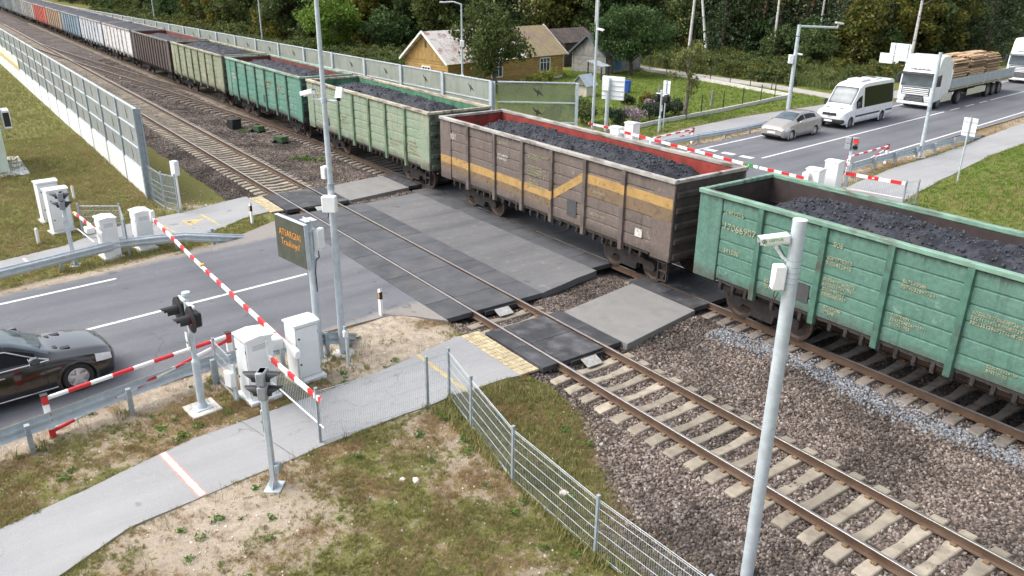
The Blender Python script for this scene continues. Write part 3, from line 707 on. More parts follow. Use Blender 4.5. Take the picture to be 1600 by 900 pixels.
rh = random.Random(4)
for s in (-1, 1):
    for x in np.arange(-5.5, 5.6, .43):
        if abs(abs(x) - 4.33) < .3: continue
        _hin.box(x - .045, x + .045, s * 1.50 - .05, s * 1.50 + .05, .86 + rh.uniform(0, .07), 1.14).cyl((x, s * 1.50 - .07, .98), (x, s * 1.50 + .07, .98), .045, n=8)
    _hin.box(-5.6, 5.6, s * 1.50 - .035, s * 1.50 + .035, 1.10, 1.17)
_hin_me = _hin.mesh('hatch_hinges', M_under)
_coup = MB().box(6.5, 6.86, -.13, .13, .92, 1.16, .03).box(6.80, 6.955, -.2, .2, .86, 1.22, .04).mesh('coupler', M_under)
_step = MB()
for z in (.42, .72, 1.0): _step.box(6.02, 6.40, -1.54, -1.42, z, z + .03)
_step.box(6.02, 6.05, -1.54, -1.42, .42, 1.12).box(6.37, 6.40, -1.54, -1.42, .42, 1.12)
_step_me = _step.mesh('footstep', M_under)

def wagon(i, near):
    d = PAINTS[i]; uc = 1.92 + 13.92 * (1 - i)
    P_ = paint('paint_' + d['k'].replace(' ', '_'), d['p'][0], d['p'][1], r0=d['r'][0], r1=d['r'][1])
    Pp = mat('post_' + d['k'].replace(' ', '_'), d['post'], .75, var=.28, scale=3, dirt=((.075, .055, .042), .48, .72, 2.2, (1, 1, .5)))
    Pr = mat('rim_' + d['k'].replace(' ', '_'), d['rim'], .7, var=.22, scale=2, dirt=((.09, .07, .058), .48, .7, 2.5, (.4, 2, 2)))
    Pi = mat('lining_' + d['k'].replace(' ', '_'), d['inner'], .85, var=.25, scale=2, dirt=((.03, .026, .026), .5, .75, 1.5))
    Pe = mat('end_' + d['k'].replace(' ', '_'), tuple(c * .55 for c in d['p'][0]), .8, var=.2, scale=2, dirt=((.045, .04, .036), .42, .66, 2))
    bits = {0: ' with cream stencils', 1: ' with an ochre stripe that steps up its side', 2: ' between the teal wagon and the striped brown one', 3: ' with patched boards', 4: ' streaked with cream'}
    t = thing('gondola_wagon', d['k'] + ' open coal wagon' + bits.get(i, ' in the long coal train'), 'wagon', (uc, V2, 0), 0, 'coal wagons of the train')
    xs = [-CORN, *POSTS, CORN]
    cache = {}
    for s in (1, -1):
        rz = 0 if s == 1 else math.pi
        if i == 5:
            if 'p' not in cache: cache['p'] = ribbed_panel_mesh(2 * CORN, P_)
            link('side_panel', cache['p'], t, (0, 0, 0), rz)
            if 'q' not in cache: cache['q'] = MB().box(-.07, .07, -HW - .05, -HW + .04, ZB, ZT - .1, .012).mesh('post', Pp)
            for x in np.linspace(-5.5, 5.5, 13): link('post', cache['q'], t, (float(x) * s, 0, 0), rz)
        else:
            for a, b in zip(xs[:-1], xs[1:]):
                w = round(b - a - .02, 3)
                if w not in cache: cache[w] = panel_mesh(w, P_)
                o = link('side_panel', cache[w], t, (s * (a + b) / 2, 0, 0), rz)
            if 'q' not in cache: cache['q'] = MB().prism([(-.10, -HW + .05), (-.075, -HW - .06), (.075, -HW - .06), (.10, -HW + .05)], ZB - .10, ZT - .12, 'z').mesh('post', Pp)
            for x in POSTS: link('post', cache['q'], t, (s * x + R.uniform(-.012, .012), R.uniform(-.006, .004), 0), rot=(0, R.uniform(-.007, .007), rz))
        for e in (-1, 1):
            key = ('c', e)
            if key not in cache:
                x0, x1 = (CORN + .01, LB / 2) if e > 0 else (-LB / 2, -CORN - .01)
                cache[key] = MB().box(x0, x1, -HW - .015, -HW + .085, ZB + .02, ZT - .12, .02).mesh('corner_plate', P_)
            link('corner_plate', cache[key], t, (0, 0, 0), rz)
        link('footstep', _step_me, t, (0, 0, 0), rz)
    for e in (0, math.pi):
        if 'e' not in cache:
            mb = MB().box(LB / 2 - .06, LB / 2 - .01, -HW + .09, HW - .09, ZB + .02, ZT - .12)
            for z in (1.25, 1.72, 2.19, 2.66, 3.13): mb.prism([(LB / 2 - .02, z - .10), (LB / 2 + .07, z - .06), (LB / 2 + .07, z + .06), (LB / 2 - .02, z + .10)], -HW + .1, HW - .1, 'y')
            cache['e'] = mb.mesh('end_wall', Pe)
        link('end_wall', cache['e'], t, (0, 0, 0), e); link('coupler', _coup, t, (0, 0, 0), e)
    lin = MB().box(-6.42, 6.42, -HW + .088, -HW + .10, ZB + .15, ZT - .14).box(-6.42, 6.42, HW - .10, HW - .088, ZB + .15, ZT - .14).box(-6.43, -6.415, -HW + .1, HW - .1, ZB + .15, ZT - .14).box(6.415, 6.43, -HW + .1, HW - .1, ZB + .15, ZT - .14)
    lin.box(-6.41, 6.41, HW - .14, HW - .1, 2.75, 2.80)
    lin.build('inner_lining', Pi, t)
    rim = MB()
    for s in (-1, 1): rim.box(-LB / 2 - .03, LB / 2 + .03, s * (HW - .03) - .085, s * (HW - .03) + .085, ZT - .125, ZT, .018)
    for e in (-1, 1): rim.box(e * (LB / 2 - .045) - .07, e * (LB / 2 - .045) + .07, -HW + .06, HW - .06, ZT - .12, ZT - .008, .018)
    rim.build('top_rim', Pr, t)
    link('underframe', _und_me, t); struct(link('hatch_hinges', _hin_me, t), 'stuff')
    for e in (-1, 1):
        bg_ = link('bogie', None, t, (e * 4.33, 0, 0))
        link('bolster', _bol, bg_)
        for s in (-1, 1):
            link('side_frame', _frm, bg_, (0, s * 1.02, 0))
            if near:
                for k in (-1, 0, 1): link('spring', _spr, bg_, (k * .2, s * 1.02, .27))
        for x in (-.925, .925):
            link('axle', _axle, bg_, (x, 0, .478))
            for s in (-1, 1):
                w = link('wheel', _wh, bg_, (x, s * .80, .478), 0 if s == -1 else math.pi)
                if near: pass
    # paint marks
    def mark(name, m, x0, x1, z0, z1, y=-HW - .004):
        MB().box(x0, x1, y, y + .03, z0, z1).build(name, m, t, False)
    if i == 1:
        def stripe(pts_t, h, m, name, off):
            for a, b in zip(pts_t[:-1], pts_t[1:]):
                cuts = sorted({a[0], b[0], *[x for x in (-CORN, CORN) if a[0] < x < b[0]], *[x for p in POSTS for x in (p - .085, p + .085) if a[0] < x < b[0]]})
                for x0, x1 in zip(cuts[:-1], cuts[1:]):
                    zz = lambda x: a[1] + (b[1] - a[1]) * (x - a[0]) / (b[0] - a[0]) - off
                    onp = any(abs((x0 + x1) / 2 - p) < .1 for p in POSTS); y = -HW - (.064 if onp else (.019 if abs((x0 + x1) / 2) > CORN else -.012))
                    mb = MB(); mb.v = [(x0, y, zz(x0)), (x1, y, zz(x1)), (x1, y, zz(x1) - h), (x0, y, zz(x0) - h)]; mb.v += [(x, y + .02, z) for x, _, z in mb.v]
                    mb.f = [(0, 1, 2, 3), (4, 5, 6, 7), (0, 1, 5, 4), (2, 3, 7, 6)]; mb.build(name, m, t, False)
        T_ = [(-6.47, 2.05), (.86, 2.05), (2.48, 3.02), (6.47, 3.02)]
        stripe(T_, .30, M_ochre, 'ochre_stripe', 0)
        stripe([(-6.47, 1.75), (.90, 1.75)], .27, M_tan, 'brown_stripe', 0); stripe([(2.56, 2.72), (6.47, 2.72)], .40, M_tan, 'brown_stripe', 0)
        mark('placard', M_hatch, 1.72, 2.2, 1.42, 1.98); mark('placard', M_stencil, 5.0, 5.3, 1.55, 1.80)
    elif i == 0:
        mark('placard', M_hatch, -3.3, -2.75, 1.42, 1.9)
    elif i in (2, 3): mark('placard', M_hatch, -4.1 if i == 2 else .3, -3.85 if i == 2 else .6, 1.45, 1.9)
    rr = random.Random(i * 7 + 1)
    def words(x, z, n, wmax, m, h=.11):
        for k in range(n):
            L_ = wmax * rr.uniform(.5, 1)
            txt = ''.join(rr.choice('0123456789') for _ in range(int(L_ / h / .62)))
            o = struct(link('stencil', textmesh(txt, h * 1.35, m, .012), t, (x + L_ / 2, -HW + .008, z - k * h * 1.45), rot=(math.pi / 2, 0, 0)), 'stuff')
    if i == 0:
        words(-5.55, 3.12, 1, 1.0, M_stencil_y, .13); words(-5.6, 2.72, 1, 1.2, M_stencil_y, .2); words(-5.5, 2.05, 1, .8, M_stencil_y, .13)
        words(-2.3, 3.1, 1, .5, M_stencil_y, .13); words(-2.4, 2.75, 2, .75, M_stencil_y, .1); words(-2.4, 2.2, 4, .85, M_stencil_y, .09); words(-2.3, 1.5, 2, .5, M_stencil_y, .09); words(-.5, 2.75, 2, .9, M_stencil_y, .09)
        words(-.6, 1.9, 3, .9, M_stencil_y, .08); words(1.1, 2.55, 3, 1.2, M_stencil_y, .08); words(1.6, 1.5, 2, .6, M_stencil_y, .07); words(-4.1, 1.62, 2, .4, M_stencil_y, .1)
    elif i == 1:
        words(-6.15, 2.88, 1, 1.45, M_stencil, .25); words(-6.1, 2.42, 2, .45, M_stencil, .10); words(-2.4, 2.75, 2, .7, M_stencil, .09); words(-2.3, 3.2, 1, .6, M_stencil_y, .1); words(-.5, 3.1, 2, 1.1, M_stencil_y, .08)
        words(-.5, 2.7, 4, 1.1, M_stencil_y, .07); words(-.5, 2.2, 3, 1.1, M_stencil_y, .07); words(2.9, 1.75, 1, .9, M_stencil_y, .1); words(3.0, 2.5, 1, .8, M_stencil_y, .09)
    elif i == 2:
        words(2.9, 1.9, 2, 1.2, M_stencil_y, .11); words(4.65, 2.1, 4, .9, M_stencil_y, .11); words(-2.3, 2.2, 3, .6, M_stencil_y, .1); words(-5.5, 2.9, 2, .8, M_stencil_y, .12)
    elif i == 3:
        words(.9, 2.8, 3, .9, M_stencil_y, .12); words(2.8, 2.7, 3, .9, M_stencil_y, .12); words(-5.4, 2.6, 2, .8, M_stencil, .16)
    # the coal
    full = {0: (3.66, .66), 1: (3.62, .6), 2: (3.62, .55), 3: (3.6, .5), 4: (3.68, .3), 5: (3.52, .5)}.get(i, (3.66, .12))
    step = .07 if i < 3 else (.12 if i < 6 else .3)
    x, y = np.arange(-6.40, 6.41, step), np.arange(-1.46, 1.461, step); X, Y = np.meshgrid(x, y, indexing='ij')
    endL = sst(0, 2.4 if i < 6 else .8, X + 6.4); endR = sst(0, 2.0 if i < 6 else .8, 6.4 - X)
    side = 1 - (np.abs(Y) / 1.46) ** 2.2
    Z = full[0] - full[1] + full[1] * side * .9 - (1 - endL) * (1.0 if i < 6 else .1) - (1 - endR) * (.75 if i < 6 else .1)
    lum = fbm(X + 31 * i, Y + 7, 2.2, 4) - .5; lum2 = np.abs(fbm(X - 13 * i, Y + 3, 5.5, 3) - .5)
    Z = Z + .26 * lum - .13 * lum2 + (R.rand(*X.shape) - .5) * .028
    i3 = np.arange(X.size).reshape(X.shape)
    V_ = np.stack([X, Y, Z], -1).reshape(-1, 3)
    me = rawmesh('coal_load', V_, np.stack([i3[:-1, :-1], i3[1:, :-1], i3[1:, 1:], i3[:-1, 1:]], -1).reshape(-1, 4), M_coal, False)
    c = link('coal_load', me, None, (uc, V2, 0)); tag(c, 'heap of black coal lying in the ' + d['k'] + ' wagon', 'coal', 'coal loads in the wagons')
    return uc, X, Y, Z
COALM = mat('coal_lump', (.024, .026, .035), .55, 0, var=.3, scale=6, rnd=.55, spec=.5)
lumps, lsc = [], []
for i in range(len(PAINTS)):
    uc, X, Y, Z = wagon(i, i < 4)
    if i < 5:
        n = (3600, 3000, 1800, 1000, 600)[i]; k = R.randint(0, X.size, n)
        pp = np.stack([uc + X.ravel()[k], V2 + Y.ravel()[k] * .98, Z.ravel()[k] + .005], -1); pp[:, :2] += R.uniform(-.04, .04, (n, 2))
        pp[:, 0] = np.clip(pp[:, 0], uc - 6.36, uc + 6.36); pp[:, 1] = np.clip(pp[:, 1], V2 - 1.43, V2 + 1.43)
        lumps.append(pp); lsc.append(np.abs(R.normal(.020, .015, n)) + .012)
scatter('coal_lumps', np.concatenate(lumps), np.concatenate(lsc), [stone_mesh('coal_piece', COALM, 60 + k, .8) for k in range(5)])
# ================================================================ street and railway furniture
def G(u, v): return float(gz(u, v))
M_galv = mat('galvanised_steel', (.50, .56, .60), .45, .15, var=.10, scale=5, dirt=((.42, .47, .50), .5, .8, 9), spec=.5)
M_galv_dk = mat('dull_galvanised_steel', (.33, .38, .41), .5, .2, var=.12, scale=6, dirt=((.24, .25, .25), .5, .8, 7))
M_cab = mat('white_cabinet_paint', (.80, .82, .82), .42, var=.035, scale=3, dirt=((.60, .61, .58), .66, .9, 4, (1, 1, .3)))
M_plastic = mat('white_plastic', (.80, .81, .80), .45, var=.04)
M_black = mat('black_plastic', (.018, .018, .020), .5, var=.2)
M_darkglass = mat('dark_lens', (.02, .02, .03), .12)
M_grey = mat('grey_signal_plastic', (.30, .32, .34), .5, var=.08, dirt=((.22, .23, .24), .5, .8, 8))
M_redp = mat('red_barrier_paint', (.62, .030, .035), .45, var=.10, dirt=((.45, .08, .07), .6, .85, 10))
M_whitep = mat('white_barrier_paint', (.82, .82, .81), .45, var=.05, dirt=((.62, .60, .57), .6, .85, 9))
M_concp = mat('footing_concrete', (.56, .54, .50), .9, var=.12, scale=5, dirt=((.40, .37, .33), .5, .8, 6))
M_lit = mat('lit_red_lens', (.8, .02, .015), .3, emit=((1, .018, .008), 1.6))
M_amber = mat('lit_amber_diode', (.7, .28, .02), .5, emit=((1, .36, .02), .28))
M_litdim = mat('amber_reflector', (.85, .35, .05), .3)
M_cable = mat('black_cable', (.015, .015, .015), .6)
M_yel = mat('yellow_tag', (.75, .62, .10), .6)

def collar(mb, x, y, z, r=.26, h=.03): mb.cyl((x, y, z - .1), (x, y, z + h), r, r * .96, 20)

def cctv(parent, at_, head, pitch=-12, L_=.34, name='camera', m=None):
    """bullet camera part: housing, sun shield, lens"""
    c = link(name, MB().box(-L_ / 2, L_ / 2, -.055, .055, -.055, .045, .014).mesh('camera', m or M_plastic), parent, at_, rot=(0, rad(-pitch), rad(head)))
    MB().prism([(-.075, -.02), (-.075, .055), (-.05, .075), (.05, .075), (.075, .055), (.075, -.02), (.07, -.02), (.07, .052), (.048, .069), (-.048, .069), (-.07, .052), (-.07, -.02)], -L_ / 2 - .01, L_ / 2 + .06, 'x').build('sun_shield', m or M_plastic, c)
    MB().cyl((L_ / 2, 0, -.005), (L_ / 2 + .012, 0, -.005), .042, n=14).build('lens', M_darkglass, c)
    return c

# ---------------------------------------------------------------- tall mast beside the sign
z0 = G(6.09, -4.90)
t = thing('lighting_mast', 'tall tapering galvanised mast carrying two white cameras beside the message sign', 'mast', (6.09, -4.90, z0))
MB().cyl((0, 0, -.3), (0, 0, 4.45), .098, .080, 20).cyl((0, 0, 4.45), (0, 0, 8.2), .068, .050, 20).cyl((0, 0, 8.2), (0, 0, 11.5), .050, .034, 16).build('pole', M_galv, t)
MB().cyl((0, 0, 4.38), (0, 0, 4.52), .088, .086, 20).build('joint_collar', M_galv_dk, t)
mb = MB(); collar(mb, 0, 0, .0, .30); mb.build('footing', M_concp, t)
MB().cyl((0, 0, 6.42), (0, 0, 6.52), .075, n=16).cyl((-.32, -.16, 6.47), (.32, .2, 6.47), .022, n=8).build('camera_bracket', M_galv, t)
cctv(t, (-.36, -.20, 6.60), 200, -14); cctv(t, (.36, .22, 6.62), 330, -22, .40)
MB().box(-.17, .17, -.27, -.08, 3.86, 4.26, .02, Matrix.Rotation(rad(48), 4, 'Z')).build('junction_box', M_plastic, t)
MB().box(-.09, .09, -.2, -.07, 4.62, 4.92, .015, Matrix.Rotation(rad(-60), 4, 'Z')).build('junction_box', M_plastic, t)
MB().path([(.08, -.12, 3.86), (.1, -.16, 3.74), (.04, -.15, 3.7)], .012).build('cable', M_cable, t)
MB().path([(0, 0, 10.9), (-.8, .1, 11.35), (-1.6, .15, 11.45)], .035).box(-2.2, -1.5, 0, .3, 11.40, 11.5, .02).build('lamp_arm', M_galv, t)

# ---------------------------------------------------------------- variable message sign
z0 = G(6.05, -5.52)
t = thing('message_sign', 'dark led sign with amber train warning on a galvanised post', 'sign', (6.05, -5.52, z0), RZ)
MB().cyl((0, 0, -.3), (0, 0, 3.70), .098, .092, 20).build('pole', M_galv, t)
mb = MB(); collar(mb, 0, 0, 0, .30); mb.build('footing', M_concp, t)
MB().box(-.03, .03, -.30, -.12, .02, .16).build('warning_tag', M_yel, t)
def screen_mat():
    m, N, L, P = nmat('led_screen'); co = objcoord(N, L, False)
    n = noise(N, L, co, 3, 5, .6); r = ramp(N, [(.3, (.050, .056, .040)), (.7, (.085, .092, .066))]); L.new(n, r.inputs[0]); L.new(r.outputs[0], P.inputs['Base Color'])
    P.inputs['Roughness'].default_value = .6; return m
pan = link('panel', MB().box(-.68, .68, -.05, .06, -.56, .56, .008).mesh('panel', M_galv), t, (-.42, -.24, 3.12), rad(3))
MB().box(-.668, .668, -.058, -.045, -.548, .548).build('screen', screen_mat(), pan)
for k, (tx, sz, zz) in enumerate((('ATSARGIAI', .25, .17), ('Traukinys!', .25, -.07))):
    link('led_text', textmesh(tx, sz, M_amber, .006, (.82, 1.0), -.007), pan, (0, -.062, zz), rot=(math.pi / 2, 0, 0))
fb = MB()
for z in (2.75, 3.45): fb.box(-.6, .12, -.18, -.14, z - .03, z + .03).box(-.1, .1, -.18, .15, z - .02, z + .02)
fb.build('mounting_frame', M_galv, t)
MB().box(-.16, .16, -.14, .16, 3.70, 3.715).box(-.22, .14, -.03, .0, 3.715, 3.74).build('top_bracket', M_galv, t)
MB().box(.10, .24, -.02, .32, 2.95, 3.45, .02, Matrix.Rotation(rad(35), 4, 'Z')).build('junction_box', M_plastic, t)
MB().path([(.2, .1, 2.95), (.22, .1, 2.8), (.14, .05, 2.72), (.12, .02, 2.4), (.13, .02, 1.9)], .014).build('cable', M_cable, t)

# ---------------------------------------------------------------- near camera pole
z0 = G(17.23, -2.60) - .05
t = thing('camera_pole', 'thick plain galvanised pole with one large lettered camera beside the ballast', 'pole', (17.23, -2.60, z0))
H_ = 5.86 - z0
MB().cyl((0, 0, -.4), (0, 0, H_), .108, .100, 24).build('pole', M_galv, t)
MB().cyl((0, 0, H_), (0, 0, H_ + .006), .102, n=24).build('cap', M_plastic, t)
for k, z in enumerate((-.60, -.70, -.785, -.865, -.95)): MB().cyl((0, 0, H_ + z), (0, 0, H_ + z + .008), .1035 + .0004 * k, n=24).build('band', M_galv_dk, t)
rv_ = Matrix.Rotation(math.atan2(.8099, .5865), 4, 'Z')      # the bracket points along the fence towards the crossing
MB().cyl((-.10, 0, H_ - .62), (-.17, 0, H_ - .56), .02, M=rv_).cyl((-.16, 0, H_ - .575), (-.285, 0, H_ - .42), .024, .02, M=rv_).cyl((-.285, 0, H_ - .42), (-.285, 0, H_ - .345), .035, .03, M=rv_).build('bracket', M_plastic, t)
a = (rv_ @ Vector((-.305, 0, H_ - .285)))
c = link('camera', MB().prism([(-.052, -.075), (-.062, .045), (.062, .045), (.052, -.075)], -.19, .17, 'x').mesh('camera', M_plastic), t, a, rot=(0, rad(8), math.atan2(.8099, .5865) + math.pi))
MB().prism([(-.074, -.045), (-.078, .048), (-.06, .066), (.06, .066), (.078, .048), (.074, -.045), (.069, -.045), (.072, .045), (.056, .060), (-.056, .060), (-.072, .045), (-.069, -.045)], -.17, .24, 'x').build('sun_shield', M_plastic, c)
MB().cyl((.17, 0, 0), (.185, 0, 0), .045, n=16).build('lens', M_darkglass, c)
M_logo_g = mat('logo_green', (.13, .42, .03), .6); M_logo_k = mat('logo_black', (.02, .02, .02), .6)
def side(me, x, z, sx=1): return link('logo', me, c, (x, .0805, z), rot=(math.pi / 2, 0, math.pi))
side(MB().cyl((0, 0, 0), (0, 0, .003), .031, n=24).mesh('logo', M_logo_k), .185, .008)
side(MB().cyl((0, 0, .003), (0, 0, .005), .020, n=24).mesh('logo', M_plastic), .185, .008)
side(MB().cyl((0, 0, .005), (0, 0, .007), .013, n=18).mesh('logo', M_logo_k), .185, .008)
side(MB().prism([(.006, -.006), (.03, -.02), (.034, .0), (.03, .02), (.006, .006)], .0072, .009, 'z').mesh('logo', M_logo_g), .185, .008)
side(textmesh('CEPTOR', .060, M_logo_g, .004, (.92, .95)), .02, .008)
a = rv_ @ Vector((-.20, -.02, H_ - .86))
link('junction_box', MB().box(-.09, .09, -.085, .085, -.19, .19, .02).mesh('junction_box', M_plastic), t, a, rv_.to_euler().z)
MB().path([(-.27, 0, H_ - .36), (-.2, .02, H_ - .45), (-.13, .03, H_ - .56)], .007, M=rv_).path([(-.2, 0, H_ - 1.05), (-.23, 0, H_ - 1.15), (-.20, 0, H_ - 1.22), (-.15, .02, H_ - 1.12)], .006, M=rv_).build('cable', M_cable, t)

# ---------------------------------------------------------------- light signals
_visor = MB()
for k in range(15):
    a0, a1 = rad(-25 + 230 * k / 15), rad(-25 + 230 * (k + 1) / 15)
    for q0, q1 in ((a0, a1),):
        p = [(.125 * math.cos(q), -.02, .125 * math.sin(q)) for q in (q0, q1)] + [(.115 * math.cos(q), -.36 if abs(math.cos(q)) < .8 else -.26, .115 * math.sin(q)) for q in (q1, q0)]
        _visor.add(p + [(x * .95, y, z * .95) for x, y, z in p], [(0, 1, 2, 3), (4, 5, 6, 7), (0, 1, 5, 4), (2, 3, 7, 6), (1, 2, 6, 5), (0, 3, 7, 4)])
_visor_me = _visor.mesh('visor', M_black)
_disc = MB().lathe([(.0, .012), (.275, .012), (.29, .006), (.29, -.006), (.275, -.012), (.0, -.012)], 32, Matrix.Rotation(math.pi / 2, 4, 'X')).mesh('backplate', M_black)
_hbox = MB().box(-.15, .15, .02, .19, -.16, .16, .03).mesh('housing', M_black)
_lens = MB().lathe([(0, .03), (.06, .025), (.10, .0)], 20, Matrix.Rotation(math.pi / 2, 4, 'X')).mesh('lens', M_darkglass)
_lens_r = MB().lathe([(0, .03), (.06, .025), (.10, .0)], 20, Matrix.Rotation(math.pi / 2, 4, 'X')).mesh('lens', M_lit)
def road_signal(loc, rz, label, lit):
    t = thing('crossing_signal', label, 'signal', loc, rz, 'road crossing signals')
    MB().cyl((0, 0, -.1), (0, 0, 1.22), .085, n=16).cyl((0, 0, 1.22), (0, 0, 1.30), .085, .055, 16).cyl((0, 0, 1.30), (0, 0, 2.62), .055, n=16).build('pole', M_galv, t)
    MB().box(-.34, .34, -.34, .34, -.25, .06, .02).build('footing', M_concp, t)
    MB().box(-.18, .18, -.18, .18, .055, .085, .004).cyl((0, 0, .08), (0, 0, .2), .12, .09, 12).build('base_flange', M_galv, t)
    MB().box(-.42, .42, -.03, .03, 2.60, 2.66, .008).build('crossbar', M_whitep, t)
    for k, x in enumerate((-.36, .36)):
        h = link('signal_head', _hbox, t, (x, -.08, 2.36), 0)
        link('backplate', _disc, h); link('visor', _visor_me, h, (0, 0, 0)); link('lens', _lens_r if lit == k else _lens, h, (0, -.02, 0))
        MB().box(-.03, .03, .0, .06, .15, .30).build('hanger', M_black, h)
    MB().lathe([(.0, .0), (.09, .0), (.09, .05), (.065, .07), (.065, .12), (.10, .14), (.09, .2), (0, .2)], 16, None, (0, .02, 2.66)).build('bell', M_galv, t)
    MB().box(-.055, .055, -.115, -.10, 1.55, 1.95).build('number_plate', M_plastic, t)
    link('plate_digit', textmesh('3', .16, M_black, .004), t, (0, -.118, 1.72), rot=(math.pi / 2, math.pi / 2, 0))
    return t
road_signal((6.86, -8.69, G(6.86, -8.69)), RZ, 'black twin round crossing signal on a square concrete footing by the guardrail', 1)
road_signal((-11.3, 24.45, G(-11.3, 24.45) - .3), RZ + math.pi, 'twin round crossing signal seen from behind beside the garden hedge', 1)
def ped_signal(loc, rz, label, heads, grey=True, lit=None, base=True):
    t = thing('pedestrian_signal', label, 'signal', loc, rz, 'pedestrian crossing signals')
    MB().box(-.065, .065, -.05, .05, 0, 1.95, .015).build('pole', M_galv, t)
    if base:
        MB().box(-.19, .19, -.16, .16, -.02, .03, .006).prism([(-.14, .03), (-.03, .26), (.03, .26), (.14, .03)], -.01, .01, 'y').prism([(-.12, .03), (-.03, .26), (.03, .26), (.12, .03)], -.01, .01, 'x').build('base_flange', M_galv, t)
    for k, (a, off) in enumerate(heads):
        g = link('signal_head', None, t, (off[0], off[1], 1.95), a)
        for j in (0, 1):
            MB().box(-.13, .13, .0, .17, j * .29, j * .29 + .28, .025).build('housing', M_grey, g)
            v = MB()
            for q in range(12):
                a0, a1 = rad(-30 + 240 * q / 12), rad(-30 + 240 * (q + 1) / 12)
                p = [(.115 * math.cos(w), 0, .14 + j * .29 + .115 * math.sin(w)) for w in (a0, a1)] + [(.105 * math.cos(w), -.06 - .20 * max(.1, math.sin(w)), .14 + j * .29 + .105 * math.sin(w)) for w in (a1, a0)]
                v.add(p + [(x * .96, y, (z - .14 - j * .29) * .96 + .14 + j * .29) for x, y, z in p], [(0, 1, 2, 3), (4, 5, 6, 7), (0, 1, 5, 4), (2, 3, 7, 6)])
            v.build('visor', M_black, g)
            ln = link('lens', _lens_r if lit == (k, j) else _lens, g, (0, -.006, .14 + j * .29))
    MB().box(-.055, .055, -.075, -.06, 1.25, 1.72).build('number_plate', M_plastic, t)
    link('plate_digit', textmesh('2', .17, M_black, .004), t, (0, -.078, 1.48), rot=(math.pi / 2, math.pi / 2, 0))
    MB().box(-.08, .08, .06, .16, .35, .55, .015).build('terminal_box', M_galv_dk, t)
    return t
ped_signal((10.62, -8.42, G(10.62, -8.42)), rad(-38), 'grey pedestrian signal on a slim post in the sandy grass by the path', [(rad(0), (-.02, -.08)), (rad(180), (-.04, .1))])
ped_signal((-5.07, -9.42, G(-5.07, -9.42)), rad(-20), 'grey pedestrian signal behind the guardrail near the tall white cabinets', [(0, (0, -.08)), (math.pi, (0, .08))])
ped_signal((3.88, 20.9, G(3.88, 20.9)), rad(24), 'pedestrian signal with glowing red lamp beside two white barrier cabinets', [(rad(10), (.14, -.06)), (rad(170), (-.14, .08))], lit=(0, 1))

# ---------------------------------------------------------------- cabinets and barriers
def cabinet(t, x, y, z, w, d, h, rz=0., knobs=True, plinth=True):
    c = link('cabinet', MB().box(-w / 2, w / 2, -d / 2, d / 2, .08, h - .05, .012).mesh('cabinet', M_cab), t, (x, y, z), rz)
    MB().prism([(-d / 2 - .03, h - .05), (d / 2 + .03, h - .05), (d / 2 + .03, h - .01), (0, h + .035), (-d / 2 - .03, h - .01)], -w / 2 - .03, w / 2 + .03, 'x').build('lid', M_cab, c)
    MB().box(-w / 2 + .03, w / 2 - .03, -d / 2 - .014, -d / 2 + .002, .16, h - .12, .004).build('door', M_cab, c)
    sm = MB(); e = .012
    for (a0, a1, b0, b1) in ((-w / 2 + .02, w / 2 - .02, h - .115, h - .105), (-w / 2 + .02, w / 2 - .02, .145, .155), (-w / 2 + .018, -w / 2 + .026, .15, h - .11), (w / 2 - .026, w / 2 - .018, .15, h - .11)): sm.box(a0, a1, -d / 2 - .004, -d / 2 + .001, b0, b1)
    struct(sm.build('door_seam', M_grey, c, False), 'stuff')
    for zz in (.3, h - .3): MB().box(w / 2 - .045, w / 2 - .03, -d / 2 - .02, -d / 2, zz - .04, zz + .04).build('hinge', M_galv_dk, c)
    for k in range(4): MB().box(w / 2, w / 2 + .004, -d * .28, d * .28, h - .30 + k * .035, h - .29 + k * .035).build('vent_slot', M_grey, c, False)
    if knobs:
        for zz in (h * .33, h * .76): MB().cyl((-w * .36, -d / 2 - .03, zz), (-w * .36, -d / 2 - .01, zz), .024, n=10).build('lock', M_black, c)
    if plinth: MB().box(-w / 2 - .09, w / 2 + .09, -d / 2 - .07, d / 2 + .07, -.2, .09, .012).build('plinth', M_cab if plinth == 2 else M_concp, c)
    return c
def arm(t, p0, p1, w=.055, h=.11, bands=(), skirt=0., name='arm', taper=.7):
    p0, p1 = Vector(p0), Vector(p1); L_ = (p1 - p0).length; an = math.atan2(p1.y - p0.y, p1.x - p0.x); el_ = math.asin((p1.z - p0.z) / L_)
    a = link(name, None, t, p0, rot=(0, -el_, an))
    mb = MB(); hh = lambda x: h * (1 - (1 - taper) * x / L_)
    mb.v = [(x, y, z * hh(x)) for x in (0, L_) for y in (-w / 2, w / 2) for z in (-.5, .5)]; mb.f = [(0, 1, 3, 2), (4, 5, 7, 6), (0, 1, 5, 4), (2, 3, 7, 6), (0, 2, 6, 4), (1, 3, 7, 5)]
    mb.build('boom', M_whitep, a, False)
    for x0, x1 in bands:
        b = MB(); e = .003
        b.v = [(x, y * (w / 2 + e), z * (hh(x) / 2 + e)) for x in (x0, x1) for y in (-1, 1) for z in (-1, 1)]; b.f = [(0, 1, 3, 2), (4, 5, 7, 6), (0, 1, 5, 4), (2, 3, 7, 6), (0, 2, 6, 4), (1, 3, 7, 5)]
        b.build('red_band', M_redp, a, False)
    if skirt:
        s = MB(); n = int(L_ / .09)
        for k in range(n + 1): s.box(L_ * k / n - .004, L_ * k / n + .004, -.004, .004, -skirt, -.03)
        struct(s.build('skirt_wires', M_galv, a, False), 'stuff')
        MB().box(0, L_, -.012, .012, -skirt - .03, -skirt, .0).build('skirt_bar', M_whitep, a)
    return a
